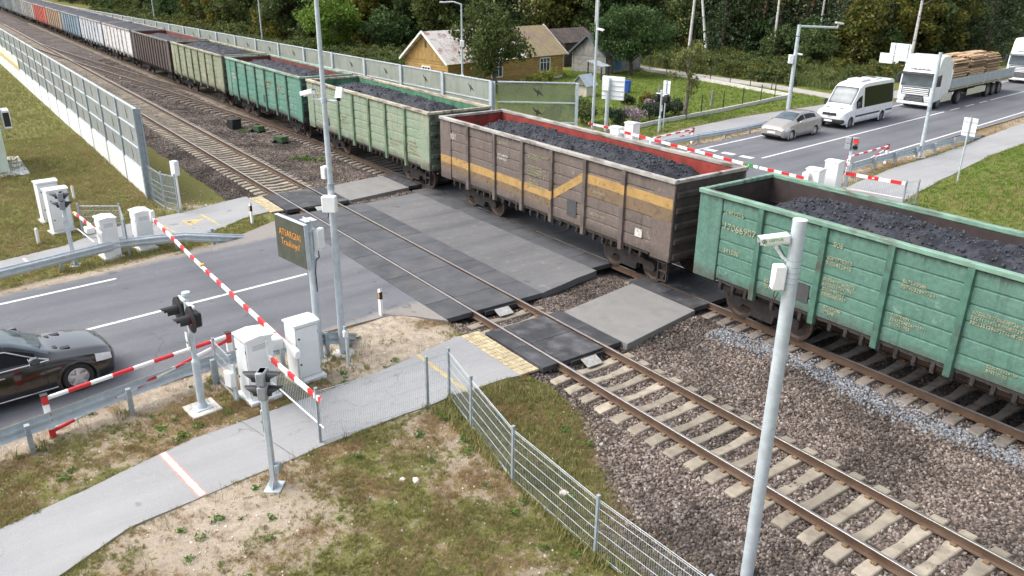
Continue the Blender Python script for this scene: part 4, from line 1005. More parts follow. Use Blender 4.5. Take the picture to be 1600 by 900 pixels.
def bandset(L_, n, first=.35, w=None):
    p = L_ / n; return [(p * k + first, p * k + first + (w or p * .5)) for k in range(n) if p * k + first + (w or p * .5) < L_]
GZN = -.17
# near side, right lane (arm over the near half of the road)
t = thing('road_barrier', 'white barrier cabinet with lowered striped arm beside the message sign post', 'barrier', (6.72, -6.18, GZN), RZ, 'road barriers')
cabinet(t, 0, 0, 0, .62, .52, 1.55, rad(90) + .0, plinth=2)
inv = Matrix.Translation((6.72, -6.18, GZN)) @ Matrix.Rotation(RZ, 4, 'Z'); iv = inv.inverted()
a = arm(t, iv @ Vector((7.62, -6.66, .95)), iv @ Vector((.62, -6.74, .92)), .06, .13, [(.95 + .0, 1.35), (2.0, 2.45), (3.1, 3.5), (4.2, 4.62), (5.3, 5.7), (6.3, 6.7)], taper=.75)
MB().box(-.05, .34, -.07, .07, -.10, .10, .02).build('counterweight', M_whitep, a)
MB().box(.7, 1.1, .03, .42, -.12, .16, .03).build('drive_hub', M_whitep, a)
t = thing('road_barrier', 'white barrier cabinet with lowered striped arm at the bend of a guardrail', 'barrier', (-5.62, -7.08, GZN), RZ, 'road barriers')
cabinet(t, 0, 0, 0, .6, .52, 1.42, rad(0), plinth=1)
iv = (Matrix.Translation((-5.62, -7.08, GZN)) @ Matrix.Rotation(RZ, 4, 'Z')).inverted()
a = arm(t, iv @ Vector((-5.05, -6.80, 1.0)), iv @ Vector((.58, -6.74, .92)), .06, .12, [(.25, .62), (1.3, 1.7), (2.35, 2.75), (3.4, 3.8), (4.45, 4.85)], taper=.8)
MB().box(-.1, .06, -.08, .08, -.12, .32, .03).build('drive_hub', M_whitep, a); MB().box(5.5, 5.62, -.06, .06, .03, .1, .01).build('arm_lamp', M_litdim, a)
# near side pedestrian barrier
t = thing('pedestrian_barrier', 'white cabinet with short striped arm and wire skirt beside the mesh fenced path', 'barrier', (6.98, -7.42, GZN), RZ, 'pedestrian barriers')
cabinet(t, 0, 0, 0, .62, .62, 1.62, 0, plinth=2)
iv = (Matrix.Translation((6.98, -7.42, GZN)) @ Matrix.Rotation(RZ, 4, 'Z')).inverted()
a = arm(t, iv @ Vector((7.36, -7.22, .93)), iv @ Vector((9.88, -7.05, .93)), .05, .115, [(.15, .50), (1.0, 1.32), (1.95, 2.2), (2.42, 2.52)], skirt=.62, taper=.95)
MB().path([(-.05, 0, 0), (-.12, 0, .25), (-.05, 0, .40)], .035).build('crank', M_whitep, a)
MB().box(-.62, -.42, -.1, .1, .45, .95, .02).box(-.5, -.3, -.2, .15, .1, .35, .03).build('motor_box', M_grey, t)
t = thing('pedestrian_barrier', 'white cabinet with short amber tipped striped arm beside the two tall cabinets', 'barrier', (-5.31, -8.25, GZN), RZ, 'pedestrian barriers')
cabinet(t, 0, 0, 0, .6, .52, 1.45, 0, plinth=1)
iv = (Matrix.Translation((-5.31, -8.25, GZN)) @ Matrix.Rotation(RZ, 4, 'Z')).inverted()
a = arm(t, iv @ Vector((-4.55, -8.52, .90)), iv @ Vector((-7.70, -8.86, .92)), .05, .11, [(.75, 1.15), (1.6, 1.95), (2.45, 2.8)], taper=.9)
MB().box(3.1, 3.2, -.05, .05, -.05, .05, .01).build('arm_lamp', M_litdim, a); MB().box(.6, .95, .03, .3, -.1, .1, .02).build('drive_hub', M_whitep, a)
MB().box(1.2, 3.1, -.012, .012, -.60, -.57).build('skirt_bar', M_whitep, a)
# far side
t = thing('road_barrier', 'long striped barrier arm beyond the brown wagon with small white cabinets', 'barrier', (-9.2, 18.9, GZN), RZ, 'road barriers')
cabinet(t, 0, 0, 0, .62, .55, 1.2, rad(180)); 
iv = (Matrix.Translation((-9.2, 18.9, GZN)) @ Matrix.Rotation(RZ, 4, 'Z')).inverted()
a = arm(t, iv @ Vector((-8.6, 18.55, .9)), iv @ Vector((1.35, 17.75, .9)), .06, .14, bandset(9.95, 8, .4, .55), taper=.85)
MB().box(9.2, 9.72, -.05, .05, -.09, .09, .01).build('green_tag', mat('green_tag', (.05, .25, .07), .6), a)
link('tag_text', textmesh('B', .15, M_plastic, .004), a, (9.46, -.056, 0), rot=(math.pi / 2, 0, 0))
t = thing('road_barrier', 'short striped barrier arm with bulky white cabinet beyond the green wagon', 'barrier', (3.55, 18.95, GZN), RZ, 'road barriers')
cabinet(t, 0, 0, 0, .62, .6, 1.3, rad(180))
iv = (Matrix.Translation((3.55, 18.95, GZN)) @ Matrix.Rotation(RZ, 4, 'Z')).inverted()
a = arm(t, iv @ Vector((4.0, 17.75, .9)), iv @ Vector((1.45, 17.75, .9)), .06, .13, [(.2, .6), (.95, 1.35), (1.75, 2.1)], taper=.9)
MB().cyl((-.2, -.55, 1.05), (-.2, -.35, 1.05), .16, n=16).build('drive_hub', M_whitep, t)
t = thing('pedestrian_barrier', 'tall white cabinet with red and white arm over the path beyond the green wagon', 'barrier', (3.72, 20.05, GZN), RZ, 'pedestrian barriers')
cabinet(t, 0, 0, 0, .62, .6, 1.55, rad(180))
iv = (Matrix.Translation((3.72, 20.05, GZN)) @ Matrix.Rotation(RZ, 4, 'Z')).inverted()
a = arm(t, iv @ Vector((4.15, 20.25, .86)), iv @ Vector((6.62, 20.9, .80)), .05, .15, [(.05, .5), (1.0, 1.45), (1.95, 2.4)], skirt=.62, taper=.95)
MB().box(1.18, 1.28, -.04, .04, -.03, .03).build('reflector', M_plastic, a)
t = thing('pedestrian_barrier', 'taller white cabinet with short arm near the clear noise panels', 'barrier', (-8.5, 19.35, GZN), RZ, 'pedestrian barriers')
cabinet(t, 0, 0, 0, .62, .6, 1.5, rad(180))
iv = (Matrix.Translation((-8.5, 19.35, GZN)) @ Matrix.Rotation(RZ, 4, 'Z')).inverted()
arm(t, iv @ Vector((-9.0, 19.2, .78)), iv @ Vector((-11.9, 19.1, .78)), .05, .13, [(.15, .5), (1.2, 1.6), (2.5, 2.85)], taper=.95)
# lone cabinets on the far verge
for (x, y, h, lab) in ((-11.14, -9.26, 1.62, 'tall white equipment cabinet standing in the grass behind its twin'), (-9.36, -9.16, 1.70, 'tall white equipment cabinet in the grass right behind the signal')):
    t = thing('equipment_cabinet', lab, 'cabinet', (x, y, G(x, y)), rad(8), 'white equipment cabinets'); cabinet(t, 0, 0, 0, .72, .5, h, rad(90))

# small posts
def post_thing(name, label, cat, x, y, parts_, rz=RZ, group=None):
    t = thing(name, label, cat, (x, y, G(x, y)), rz, group)
    for n_, mb, m in parts_: mb.build(n_, m, t)
    return t
for (x, y, lab) in ((4.67, -3.08, 'white delineator with black band and amber reflector on the sandy verge by the tall mast'), (-6.2, -3.05, 'white delineator with black band at the end of the bent guardrail by the tracks')):
    post_thing('delineator_post', lab, 'delineator', x, y, [('post', MB().prism([(-.06, 0), (.06, 0), (.058, .86), (-.058, .80)], -.035, .035, 'y'), M_whitep), ('black_band', MB().prism([(-.064, .52), (.064, .52), (.063, .74), (-.063, .68)], -.039, .039, 'y'), M_black), ('reflector', MB().box(-.025, .025, -.046, -.036, .56, .68), M_litdim)], RZ, 'roadside delineators')
for (x, y, lab) in ((-8.2, -10.1, 'short white cable marker post by the path under the signal'), (-14.1, -8.05, 'short white marker post with red tip alone in the grass')):
    post_thing('marker_post', lab, 'marker post', x, y, [('post', MB().cyl((0, 0, -.1), (0, 0, .58), .055, n=12), M_whitep), ('tip', MB().cyl((0, 0, .58), (0, 0, .62), .05, .02, n=12), M_rline if y > -9 else M_whitep)], 0, 'white marker posts')
post_thing('marker_post', 'slim white marker post behind the pedestrian barrier cabinet', 'marker post', -7.4, -8.0, [('post', MB().box(-.05, .05, -.03, .03, 0, .95, .01), M_whitep)], 0, 'white marker posts')
post_thing('sensor_post', 'slim grey post with small white sensor heads beside the tall mast', 'post', 6.76, -5.07, [('post', MB().box(-.04, .04, -.03, .03, 0, .98, .006), M_galv), ('sensor', MB().box(-.05, .05, -.08, .03, .80, .98, .012), M_plastic), ('sensor', MB().cyl((-.07, 0, .84), (-.07, 0, 1.06), .045, .03, 10), M_galv)])
post_thing('terminal_post', 'grey post holding a small white terminal box beside the skirted pedestrian barrier', 'post', 6.93, -7.93, [('post', MB().box(-.05, .05, -.03, .03, 0, .95, .006), M_galv), ('terminal_box', MB().box(-.16, .1, -.16, -.03, .42, .80, .02), M_plastic)], rad(20))
post_thing('terminal_post', 'white box on a thin white post at the end of the noise barrier mesh fence', 'post', -9.9, -4.75, [('post', MB().cyl((0, 0, -.1), (0, 0, 1.5), .045, n=10), M_whitep), ('terminal_box', MB().box(-.14, .14, -.12, .12, 1.45, 2.05, .02), M_cab)], rad(25))
# ---------------------------------------------------------------- welded mesh fences
def mesh_fence(label, pts, h=1.24, zs=None, group='welded mesh fences'):
    zs = zs or [G(*p) for p in pts]
    t = thing('mesh_fence', label, 'fence', (0, 0, 0), 0, group)
    for k, (x, y) in enumerate(pts):
        MB().box(x - .028, x + .028, y - .028, y + .028, zs[k] - .1, zs[k] + h + .06, .004).box(x - .032, x + .032, y - .032, y + .032, zs[k] + h + .06, zs[k] + h + .075).build('post', M_galv_dk, t)
    for k in range(len(pts) - 1):
        a, b = Vector((*pts[k], zs[k])), Vector((*pts[k + 1], zs[k + 1])); d = b - a; L_ = Vector((d.x, d.y)).length; n = max(3, int(L_ / .05))
        nn = Vector((-d.y, d.x, 0)).normalized() * .022
        mb = MB(); wv = lambda p, q, w: mb.cyl(p, q, w, w, 4, False)
        for i in range(1, n):
            p = a + d * (i / n); wv(p + Vector((0, 0, .05)), p + Vector((0, 0, h)), .0028)
        for z in (.06, .10, .34, .58, .82, 1.05, h - .05, h - .01):
            if z < h: wv(a + Vector((0, 0, z)), b + Vector((0, 0, z)), .0042)
        for z in (.08, h - .03): wv(a + nn + Vector((0, 0, z)), b + nn + Vector((0, 0, z)), .005)
        o = mb.build('mesh_panel', M_galv, t, False); struct(o, 'stuff')
    return t
mesh_fence('welded mesh fence running from the path down beside the ballast', [(9.66, -7.07), (9.72, -4.5), (9.63, -3.87), (10.98, -4.14), (12.85, -4.38), (15.25, -4.30), (17.7, -4.22), (20.2, -4.15), (22.7, -4.1)])
mesh_fence('short welded mesh fence between the guardrail and the skirted barrier cabinet', [(5.86, -8.02), (6.86, -7.95)], 1.1)
mesh_fence('mesh fence joining the end of the white noise barrier to the path', [(-12.75, -5.28), (-11.0, -5.1), (-9.45, -4.92)], 1.55)
mesh_fence('mesh fence behind the amber tipped pedestrian barrier arm', [(-8.1, -8.66), (-7.3, -7.44), (-5.1, -7.72)], 1.25)
mesh_fence('short mesh fence ending the pedestrian barrier beyond the green wagon', [(6.62, 20.98), (6.85, 21.6)], 1.05)
mesh_fence('mesh fence at the foot of the clear noise panels', [(-11.7, 18.1), (-11.2, 20.2)], .8)
# ---------------------------------------------------------------- guardrails
_w = [(.0, .0), (.02, .02), (.02, .05), (.075, .085), (.075, .125), (.02, .16), (.02, .19), (.075, .225), (.075, .265), (.02, .30), (.02, .33), (.0, .35)]
def guardrail(label, pts, posts, ztop=.50, face=1, endlow=None):
    t = thing('guardrail', label, 'guardrail', (0, 0, 0), 0, 'steel guardrails')
    P = [Vector(p[:2]) for p in pts]; mb = MB(); n = len(_w)
    for k, p in enumerate(P):
        d = (P[min(k + 1, len(P) - 1)] - P[max(k - 1, 0)]).normalized(); nn = Vector((-d.y, d.x)) * face
        zt = ztop if len(pts[k]) < 3 else pts[k][2]
        mb.v += [(p.x + nn.x * a, p.y + nn.y * a, zt - .35 + b) for a, b in _w]
        mb.v += [(p.x + nn.x * (a - .006), p.y + nn.y * (a - .006), zt - .35 + b) for a, b in _w]
        if k:
            b = (k - 1) * 2 * n
            mb.f += [(b + i, b + i + 1, b + 2 * n + i + 1, b + 2 * n + i) for i in range(n - 1)] + [(b + n + i, b + n + i + 1, b + 3 * n + i + 1, b + 3 * n + i) for i in range(n - 1)] + [(b, b + n, b + 3 * n, b + 2 * n), (b + n - 1, b + 2 * n - 1, b + 4 * n - 1, b + 3 * n - 1)]
    mb.build('beam', M_galv, t, True, 50)
    for (x, y) in posts:
        g = G(x, y); MB().box(x - .06, x + .06, y - .05, y + .05, g - .2, ztop - .02, .004).build('post', M_galv_dk, t)
    return t
P2 = lambda a: [p[:2] for p in a]
def along(pts, sp, off=0.0):
    out = []; 
    for a, b in zip(pts[:-1], pts[1:]):
        n = max(1, round(math.dist(a[:2], b[:2]) / sp))
        for k in range(n): out.append((a[0] + (b[0] - a[0]) * k / n + off, a[1] + (b[1] - a[1]) * k / n))
    return out
nr = [(8.3, -20), (6.95, -13.6), (6.6, -12.48), (6.33, -11.3), (6.0, -9.98), (5.70, -8.7), (5.72, -7.53), (5.85, -6.42), (6.05, -5.14), (5.5, -4.2, .0)]
guardrail('long steel guardrail between the black car and its striped frame', nr, [(7.1, -13.9), (6.66, -12.02), (6.22, -10.03), (5.85, -8.1), (5.93, -6.45), (6.0, -5.3)], .52, 1)
nl = [(-2.2, -20), (-3.7, -13.5), (-4.13, -11.54), (-4.6, -9.81), (-5.12, -7.88), (-4.95, -6.9), (-4.65, -5.9), (-4.45, -4.9, .30), (-4.55, -3.9, .05)]
guardrail('steel guardrail with a bend in front of two white barrier cabinets', nl, [(-3.9, -13.3), (-4.75, -9.85), (-5.25, -7.9), (-4.85, -6.2), (-4.62, -5.0)], .48, -1)
fr_ = [(2.35, 23.4), (2.1, 26.0), (2.05, 29.3), (1.85, 32.5), (1.55, 36, .42), (.95, 40.5, -.05)]
guardrail('steel guardrail passing the bare galvanised post before the footpath', fr_, [(2.42, 23.6), (2.2, 26.1), (2.12, 28.2), (2.05, 30.4), (1.95, 32.5), (1.75, 35)], .50, 1)
fl_ = [(-6.9, 18.9), (-7.1, 22), (-7.24, 23.9), (-7.29, 26.8), (-7.75, 30.5), (-8.1, 34.5), (-8.6, 39, .3), (-9.2, 43, -.05)]
guardrail('steel guardrail beside the waiting silver car', fl_, [(-7.0, 20.5), (-7.2, 23.4), (-7.38, 26.0), (-7.65, 28.6), (-7.95, 31.3), (-8.2, 34)], .48, -1)
# ---------------------------------------------------------------- red and white guard frames
def banded_bar(t, a, b, r, n, start_red=True, name='bar'):
    a, b = Vector(a), Vector(b)
    for k in range(n):
        red = (k % 2 == 0) == start_red
        MB().cyl(a + (b - a) * (k / n), a + (b - a) * ((k + 1) / n), r, n=10).build('red_band' if red else 'white_band', M_redp if red else M_whitep, t)
def guard_frame(label, A, B, h=.86, n=9):
    A, B = Vector((*A, G(*A))), Vector((*B, G(*B)))
    t = thing('guard_frame', label, 'guard frame', (0, 0, 0), 0, 'striped guard frames')
    z = Vector((0, 0, 1)); T = -.0
    for P_, nb in ((A, 5), (B, 4)):
        for k in range(nb):
            MB().box(P_.x - .06, P_.x + .06, P_.y - .06, P_.y + .06, P_.z + (h + .08) * k / nb, P_.z + (h + .08) * (k + 1) / nb).build('red_band' if (nb - 1 - k) % 2 == 0 else 'white_band', M_redp if (nb - 1 - k) % 2 == 0 else M_whitep, t, False)
        MB().box(P_.x - .07, P_.x + .07, P_.y - .07, P_.y + .07, P_.z + h + .08, P_.z + h + .10).build('cap', M_black, t)
    banded_bar(t, A + z * h, B + z * h, .048, n, False); banded_bar(t, A + z * .12, B + z * (h - .10), .04, n, True)
guard_frame('striped guard frame standing between the guardrail and the black car', (6.26, -11.6), (5.42, -7.55), .90, 9)
guard_frame('striped guard frame over the guardrail beyond the green wagon', (2.15, 23.75), (1.83, 27.75), .92, 9)
guard_frame('striped guard frame at the guardrail by the garden hedge', (-6.85, 19.2), (-7.62, 23.4), .80, 9)

# ---------------------------------------------------------------- noise barriers
def acrylic(name, col, alpha, rough=.35, tint=None):
    m, N, L, P = nmat(name); co = objcoord(N, L)
    n = noise(N, L, co, 2.5, 5, .65, (1, 1, .35)); c = mixc(N, L, maprange(N, L, n, .35, .75), col, tuple(x * .72 for x in col)); L.new(c, P.inputs['Base Color'])
    P.inputs['Roughness'].default_value = rough
    tr = N.new('ShaderNodeBsdfTransparent'); tr.inputs[0].default_value = (*(tint or (.86, .90, .82)), 1)
    tl = N.new('ShaderNodeBsdfTranslucent'); tl.inputs[0].default_value = (*col, 1)
    m1 = N.new('ShaderNodeMixShader'); m1.inputs[0].default_value = .25; L.new(P.outputs[0], m1.inputs[1]); L.new(tl.outputs[0], m1.inputs[2])
    mx = N.new('ShaderNodeMixShader'); mx.inputs[0].default_value = alpha; L.new(tr.outputs[0], mx.inputs[1]); L.new(m1.outputs[0], mx.inputs[2])
    L.new(mx.outputs[0], N['Material Output'].inputs['Surface']); return m
M_acr = acrylic('weathered_acrylic', (.46, .48, .48), .90)
M_acr2 = acrylic('weathered_green_acrylic', (.45, .48, .43), .92)
M_clear = acrylic('clear_green_acrylic', (.36, .40, .25), .46, .15)
M_concw = mat('pale_precast_concrete', (.68, .69, .68), .85, var=.06, scale=1.5, dirt=((.54, .55, .52), .55, .8, 1.5))
M_ywall = mat('yellow_stripe_concrete', (.50, .41, .18), .85, var=.1)
M_bird = mat('bird_decal', (.045, .048, .05), .7)
_bp = [(-.02, .10), (.03, .16), (.075, .14), (.07, .07), (.16, .02), (.27, -.09), (.33, -.20), (.20, -.11), (.085, -.07), (.03, -.12), (.02, -.25), (-.035, -.15), (-.055, -.02), (-.14, .05), (-.24, .17), (-.27, .28), (-.17, .19), (-.08, .12)]
_bird = MB().prism(_bp, -.004, .004, 'y').mesh('bird_sticker', M_bird)
_birdL = MB().prism([(x * .45, z * 1.1) for x, z in _bp], -.004, .004, 'y').mesh('bird_sticker', M_bird)
t = thing('noise_barrier', 'long pale noise barrier with bird stickers and white concrete foot beside the empty track', 'noise barrier', (-12.7, -5.3, -.25))
nb_post = MB().box(-.10, .10, -.085, .085, -.3, 3.86, .004).mesh('post', M_galv_dk); W_ = 4.05
end_post = MB().box(-.10, .10, -.16, -.10, -.3, 3.88).box(-.10, .10, .10, .16, -.3, 3.88).box(-.02, .02, -.10, .10, -.3, 3.88).mesh('post', M_galv_dk)
zr = [1.20, 2.08, 2.96, 3.84]
pan_me = MB().box(-W_ + .105, -.105, -.012, .012, .03, .85).mesh('acrylic_panel', M_acr)
bar_me = MB().box(-W_ + .1, -.1, -.05, .05, -.035, .035, .006).mesh('rail_bar', M_galv)
con_me = MB().box(-W_ + .1, -.1, -.075, .075, -.3, 1.165, .008).mesh('concrete_foot', M_concw)
yb_me = MB().box(-W_ + .1, -.1, -.079, .079, .45, .85).mesh('yellow_band', M_ywall); cw2 = MB().box(-W_ + .1, -.1, -.077, .077, 1.165, 2.05, .008).mesh('concrete_foot', mat('cream_precast_concrete', (.66, .64, .52), .85, var=.06, scale=1.5))
for k in range(36):
    x = -k * W_
    link('post', nb_post if k else end_post, t, (x, 0, 0))
    pf = link('concrete_foot', con_me, t, (x, 0, 0))
    for j in range(3):
        if k >= 11 and j == 0:
            link('concrete_foot', cw2, t, (x, 0, 0)); link('yellow_band', yb_me, t, (x, 0, .55)); continue
        a = link('acrylic_panel', pan_me, t, (x, 0, zr[j]))
        link('bird_sticker', _birdL, a, (-W_ / 2 + (.4 if j % 2 else -.1), -.018, .45))
    for j in range(4): link('rail_bar', bar_me, t, (x, 0, zr[j]))
far_an = math.atan2(.045, 1)
t = thing('noise_barrier', 'long grey-green noise barrier with bird stickers behind the coal train', 'noise barrier', (-14.98, 14.3, -.25), far_an)
W_ = 5.0
nb2 = MB().box(-.13, .13, -.14, -.10, -.3, 3.45).box(-.13, .13, .10, .14, -.3, 3.45).box(-.02, .02, -.1, .1, -.3, 3.45).mesh('post', M_galv)
pan_me = MB().box(-W_ + .135, -.135, -.012, .012, .03, 1.09).mesh('acrylic_panel', M_acr2); bar_me = MB().box(-W_ + .13, -.13, -.05, .05, -.035, .035, .006).mesh('rail_bar', M_galv)
con_me = MB().box(-W_ + .13, -.13, -.075, .075, -.3, .02, .008).mesh('concrete_foot', M_concw)
for k in range(46):
    x = -k * W_; link('post', nb2, t, (x, 0, 0)); link('concrete_foot', con_me, t, (x, 0, 0))
    for j in range(3):
        a = link('acrylic_panel', pan_me, t, (x, 0, .05 + j * 1.13)); link('bird_sticker', _bird, a, (-W_ / 2 + .4, -.018, .55))
    for j in range(4): link('rail_bar', bar_me, t, (x, 0, .05 + j * 1.13))
d = Vector((-11.9 + 14.98, 17.9 - 14.3)); W_ = d.length; an = math.atan2(d.y, d.x)
t = thing('noise_barrier', 'clear green-tinted noise panels with two bird stickers turning away from the train', 'noise barrier', (-14.98 + .12, 14.3 + .12, -.25), an)
MB().box(W_ - .09, W_ + .09, -.12, .12, -.3, 3.44, .006).build('post', M_galv, t)
for j in range(3):
    a = link('acrylic_panel', MB().box(.16, W_ - .1, -.01, .01, .09 + j * 1.13, 1.10 + j * 1.13).mesh('acrylic_panel', M_clear), t)
    link('bird_sticker', _bird, a, (W_ * .52, -.018, .62 + j * 1.13))
for j in range(4): MB().box(.16, W_ - .1, -.05, .05, .01 + j * 1.13, .08 + j * 1.13, .006).build('rail_bar', M_galv, t)

# ---------------------------------------------------------------- lamp posts and poles on the far side
def lamp(x, y, h, label, arm_=None, cams=(), boxes=(), r=(.10, .06)):
    t = thing('lamp_post', label, 'lamp post', (x, y, G(x, y)), 0, 'galvanised posts beyond the train')
    MB().cyl((0, 0, -.2), (0, 0, h), r[0], r[1], 16).build('pole', M_galv, t)
    if arm_:
        p = Vector((*arm_, 0)); MB().path([(0, 0, h - .05), (p.x * .5, p.y * .5, h + .12), (p.x, p.y, h + .1)], .045, 8).build('arm', M_galv, t)
        MB().box(-.28, .28, -.12, .12, -.05, .04, .02, Matrix.Translation((p.x * 1.15, p.y * 1.15, h + .08)) @ Matrix.Rotation(math.atan2(p.y, p.x), 4, 'Z')).build('lamp_head', M_galv, t)
    for (zz, hd) in cams: cctv(t, (.22 * math.cos(rad(hd)), .22 * math.sin(rad(hd)), zz), hd, -10)
    for (zz, a) in boxes: MB().box(-.15, .15, -.30, -.08, zz - .22, zz + .22, .02, Matrix.Rotation(rad(a), 4, 'Z')).build('junction_box', M_plastic, t)
    return t
lamp(-26.67, 19.72, 7.1, 'lamp post with two white boxes in front of the yellow house', (-.85, -.75), (), ((4.4, 60), (2.0, 50)), (.085, .055))
lamp(-12.21, 19.70, 9.5, 'very tall thin post with a small camera near the clear panels', None, ((6.2, 20),), (), (.09, .06))
lamp(-78.7, 23.3, 11, 'plain lamp post rising behind the noise barrier near the bright green tree', (-1.2, -.9)); lamp(-128.3, 22.2, 11, 'plain lamp post behind the noise barrier where dark forest begins', (-1.2, -.9))
t = thing('camera_post', 'galvanised post with long side arm and camera behind the silver car', 'post', (-12.16, 38.68, G(-12.16, 38.68)), 0)
MB().cyl((0, 0, -.2), (0, 0, 5.95), .15, .12, 18).build('pole', M_galv, t)
MB().cyl((0, 0, 5.85), (1.05, 3.05, 5.72), .075, n=10).build('arm', M_galv, t); cctv(t, (1.08, 3.1, 6.02), 70, -10, .6); MB().cyl((1.05, 3.05, 5.75), (1.05, 3.05, 5.95), .05).build('camera_mount', M_galv, t)
MB().box(-.2, .2, -.42, -.13, 3.3, 3.9, .02, Matrix.Rotation(rad(-40), 4, 'Z')).build('junction_box', M_plastic, t); MB().cyl((0, 0, 5.15), (0, 0, 5.2), .135, n=16).build('band', M_black, t); cctv(t, (.2, .15, 3.95), 30, -10)
t = thing('camera_post', 'bare galvanised post on a round footing between guardrail and footpath', 'post', (1.89, 31.11, G(1.89, 31.11)), 0)
MB().cyl((0, 0, -.2), (0, 0, 5.5), .105, .09, 18).build('pole', M_galv, t); mb = MB(); collar(mb, 0, 0, 0, .34); mb.build('footing', M_concp, t)
MB().cyl((0, 0, 2.45), (0, 0, 2.7), .112, n=16).build('band', M_galv_dk, t)
def plate_sign(x, y, rz, label, w, h, zc, posts=((0, 0),), round_=.06, sheet2=None):
    t = thing('road_sign', label, 'sign', (x, y, G(x, y)), rz, 'road signs seen from behind')
    for (px, py) in posts: MB().cyl((px, py + .05, -.2), (px, py + .05, zc + h / 2 + .05), .038, n=10).build('post', M_galv, t)
    MB().box(-w / 2, w / 2, -.012, .012, zc - h / 2, zc + h / 2, round_ if round_ < .012 else .01).build('plate', M_cab, t)
    for zz in (zc - h * .28, zc + h * .28): MB().box(-w * .45, w * .45, .014, .035, zz - .02, zz + .02).build('stiffener', M_galv, t)
    if sheet2: MB().box(sheet2[0], sheet2[1], -.03, -.014, sheet2[2], sheet2[3]).build('plate', M_cab, t)
    return t
plate_sign(5.87, 27.25, rad(180) + RZ, 'white backed sign on a thin post alone beside the footpath lawn', .62, .85, 2.65)
plate_sign(-12.1, 25.7, rad(180) + RZ, 'small white backed sign on a thin post behind the twin signal', .55, 1.0, 2.45)
plate_sign(-18.9, 64.9, rad(180) + RZ - .25, 'large two part white backed sign behind the parked truck', 2.3, 1.6, 2.35, ((-.9, 0), (.6, 0)), sheet2=(.0, 2.2, 1.2, 2.15))
t = thing('message_sign', 'white backed message sign with cable box on a post near the garden', 'sign', (-13.3, 21.8, G(-13.3, 21.8)), rad(180) + RZ + .35)
MB().cyl((0, 0, -.2), (0, 0, 3.1), .12, n=16).build('pole', M_galv, t); pn = MB().box(-1.0, .45, -.24, -.13, 1.95, 3.35, .02).build('panel', M_cab, t)
for z in (2.2, 2.5, 2.8, 3.1): MB().box(-.98, .43, -.13, -.10, z - .02, z + .02).build('rib', M_galv, pn)
MB().box(-.1, .35, -.10, .14, 2.5, 3.3, .02).build('junction_box', M_plastic, t)

# ---------------------------------------------------------------- trackside bits
M_green = mat('green_machine_paint', (.03, .10, .035), .6, var=.2, dirt=((.08, .07, .04), .45, .75, 5))
t = thing('relay_box', 'small black trackside box standing in the ballast', 'box', (-27.4, 3.1, -.30), .1); MB().box(-.42, .42, -.3, .3, -.05, .56, .03).build('case', M_black, t); MB().box(-.45, .45, -.33, .33, .56, .62, .02).build('lid', M_black, t)
for (x, y, lab) in ((-25.4, 3.9, 'green point machine beside the black trackside box'), (-21.4, 3.85, 'green point machine next to the train track by weeds')):
    t = thing('point_machine', lab, 'point machine', (x, y, -.3), .2, 'green point machines')
    MB().prism([(-.45, .12), (-.38, .34), (.38, .40), (.5, .14)], -.22, .22, 'y').build('cover', M_green, t); MB().box(-.4, .45, -.2, .2, -.05, .12).build('base', M_under, t); MB().cyl((-.35, -.3, .1), (-.15, -.3, .1), .11, n=12).build('motor', M_black, t); MB().box(.2, .26, .22, 1.2, 0, .06).build('drive_rod', M_under, t)
for (x, y, lab) in ((-78.5, 3.6, 'tiny white clearance post between crossover and train track'), (-54.7, 1.9, 'tiny white clearance post between crossover and empty track')):
    t = thing('clearance_post', lab, 'post', (x, y, -.3), 0, 'clearance posts'); MB().cyl((0, 0, 0), (0, 0, .42), .05, n=8).build('post', M_whitep, t); MB().cyl((0, 0, .15), (0, 0, .25), .053, n=8).build('black_band', M_black, t)
# equipment house at the left edge
t = thing('equipment_house', 'pale green equipment house with air conditioner on a concrete slab', 'building', (-20.9, -9.75, G(-20.9, -9.75)), 0)
M_pgreen = mat('pale_green_cladding', (.62, .70, .60), .55, var=.04, scale=2)
MB().box(-3.4, 0, -3.0, 0, 0, 3.05, .02).build('wall', M_pgreen, t); MB().box(-3.6, .12, -3.15, .12, 3.05, 3.2, .03).build('roof', M_cab, t); MB().box(-4, .75, -3.5, .75, -.15, .03, .02).build('slab', M_concw, t)
for y in np.arange(-2.7, -.1, .45): MB().box(0, .018, y - .02, y + .02, .05, 3.0).build('seam', M_pgreen, t)
for x in np.arange(-3.0, -.2, .6): MB().box(x - .02, x + .02, 0, .018, .05, 3.0).build('seam', M_pgreen, t)
MB().cyl((.01, -.35, 2.35), (.05, -.35, 2.35), .16, n=20).build('vent', M_grey, t)
ac = MB().box(-.9, .0, .16, .50, 2.1, 2.95, .02).build('air_conditioner', M_cab, t); MB().box(.002, .012, .2, .46, 2.2, 2.85).build('grille', M_black, ac); MB().box(-.6, -.56, -.02, .2, 2.04, 2.08).box(-.2, -.16, -.02, .2, 2.04, 2.08).build('bracket', M_galv, ac)
MB().cyl((-.3, .08, 3.2), (-.3, .08, 3.55), .05).box(-.45, -.15, .0, .2, 3.5, 3.75, .03).build('siren', M_plastic, t)
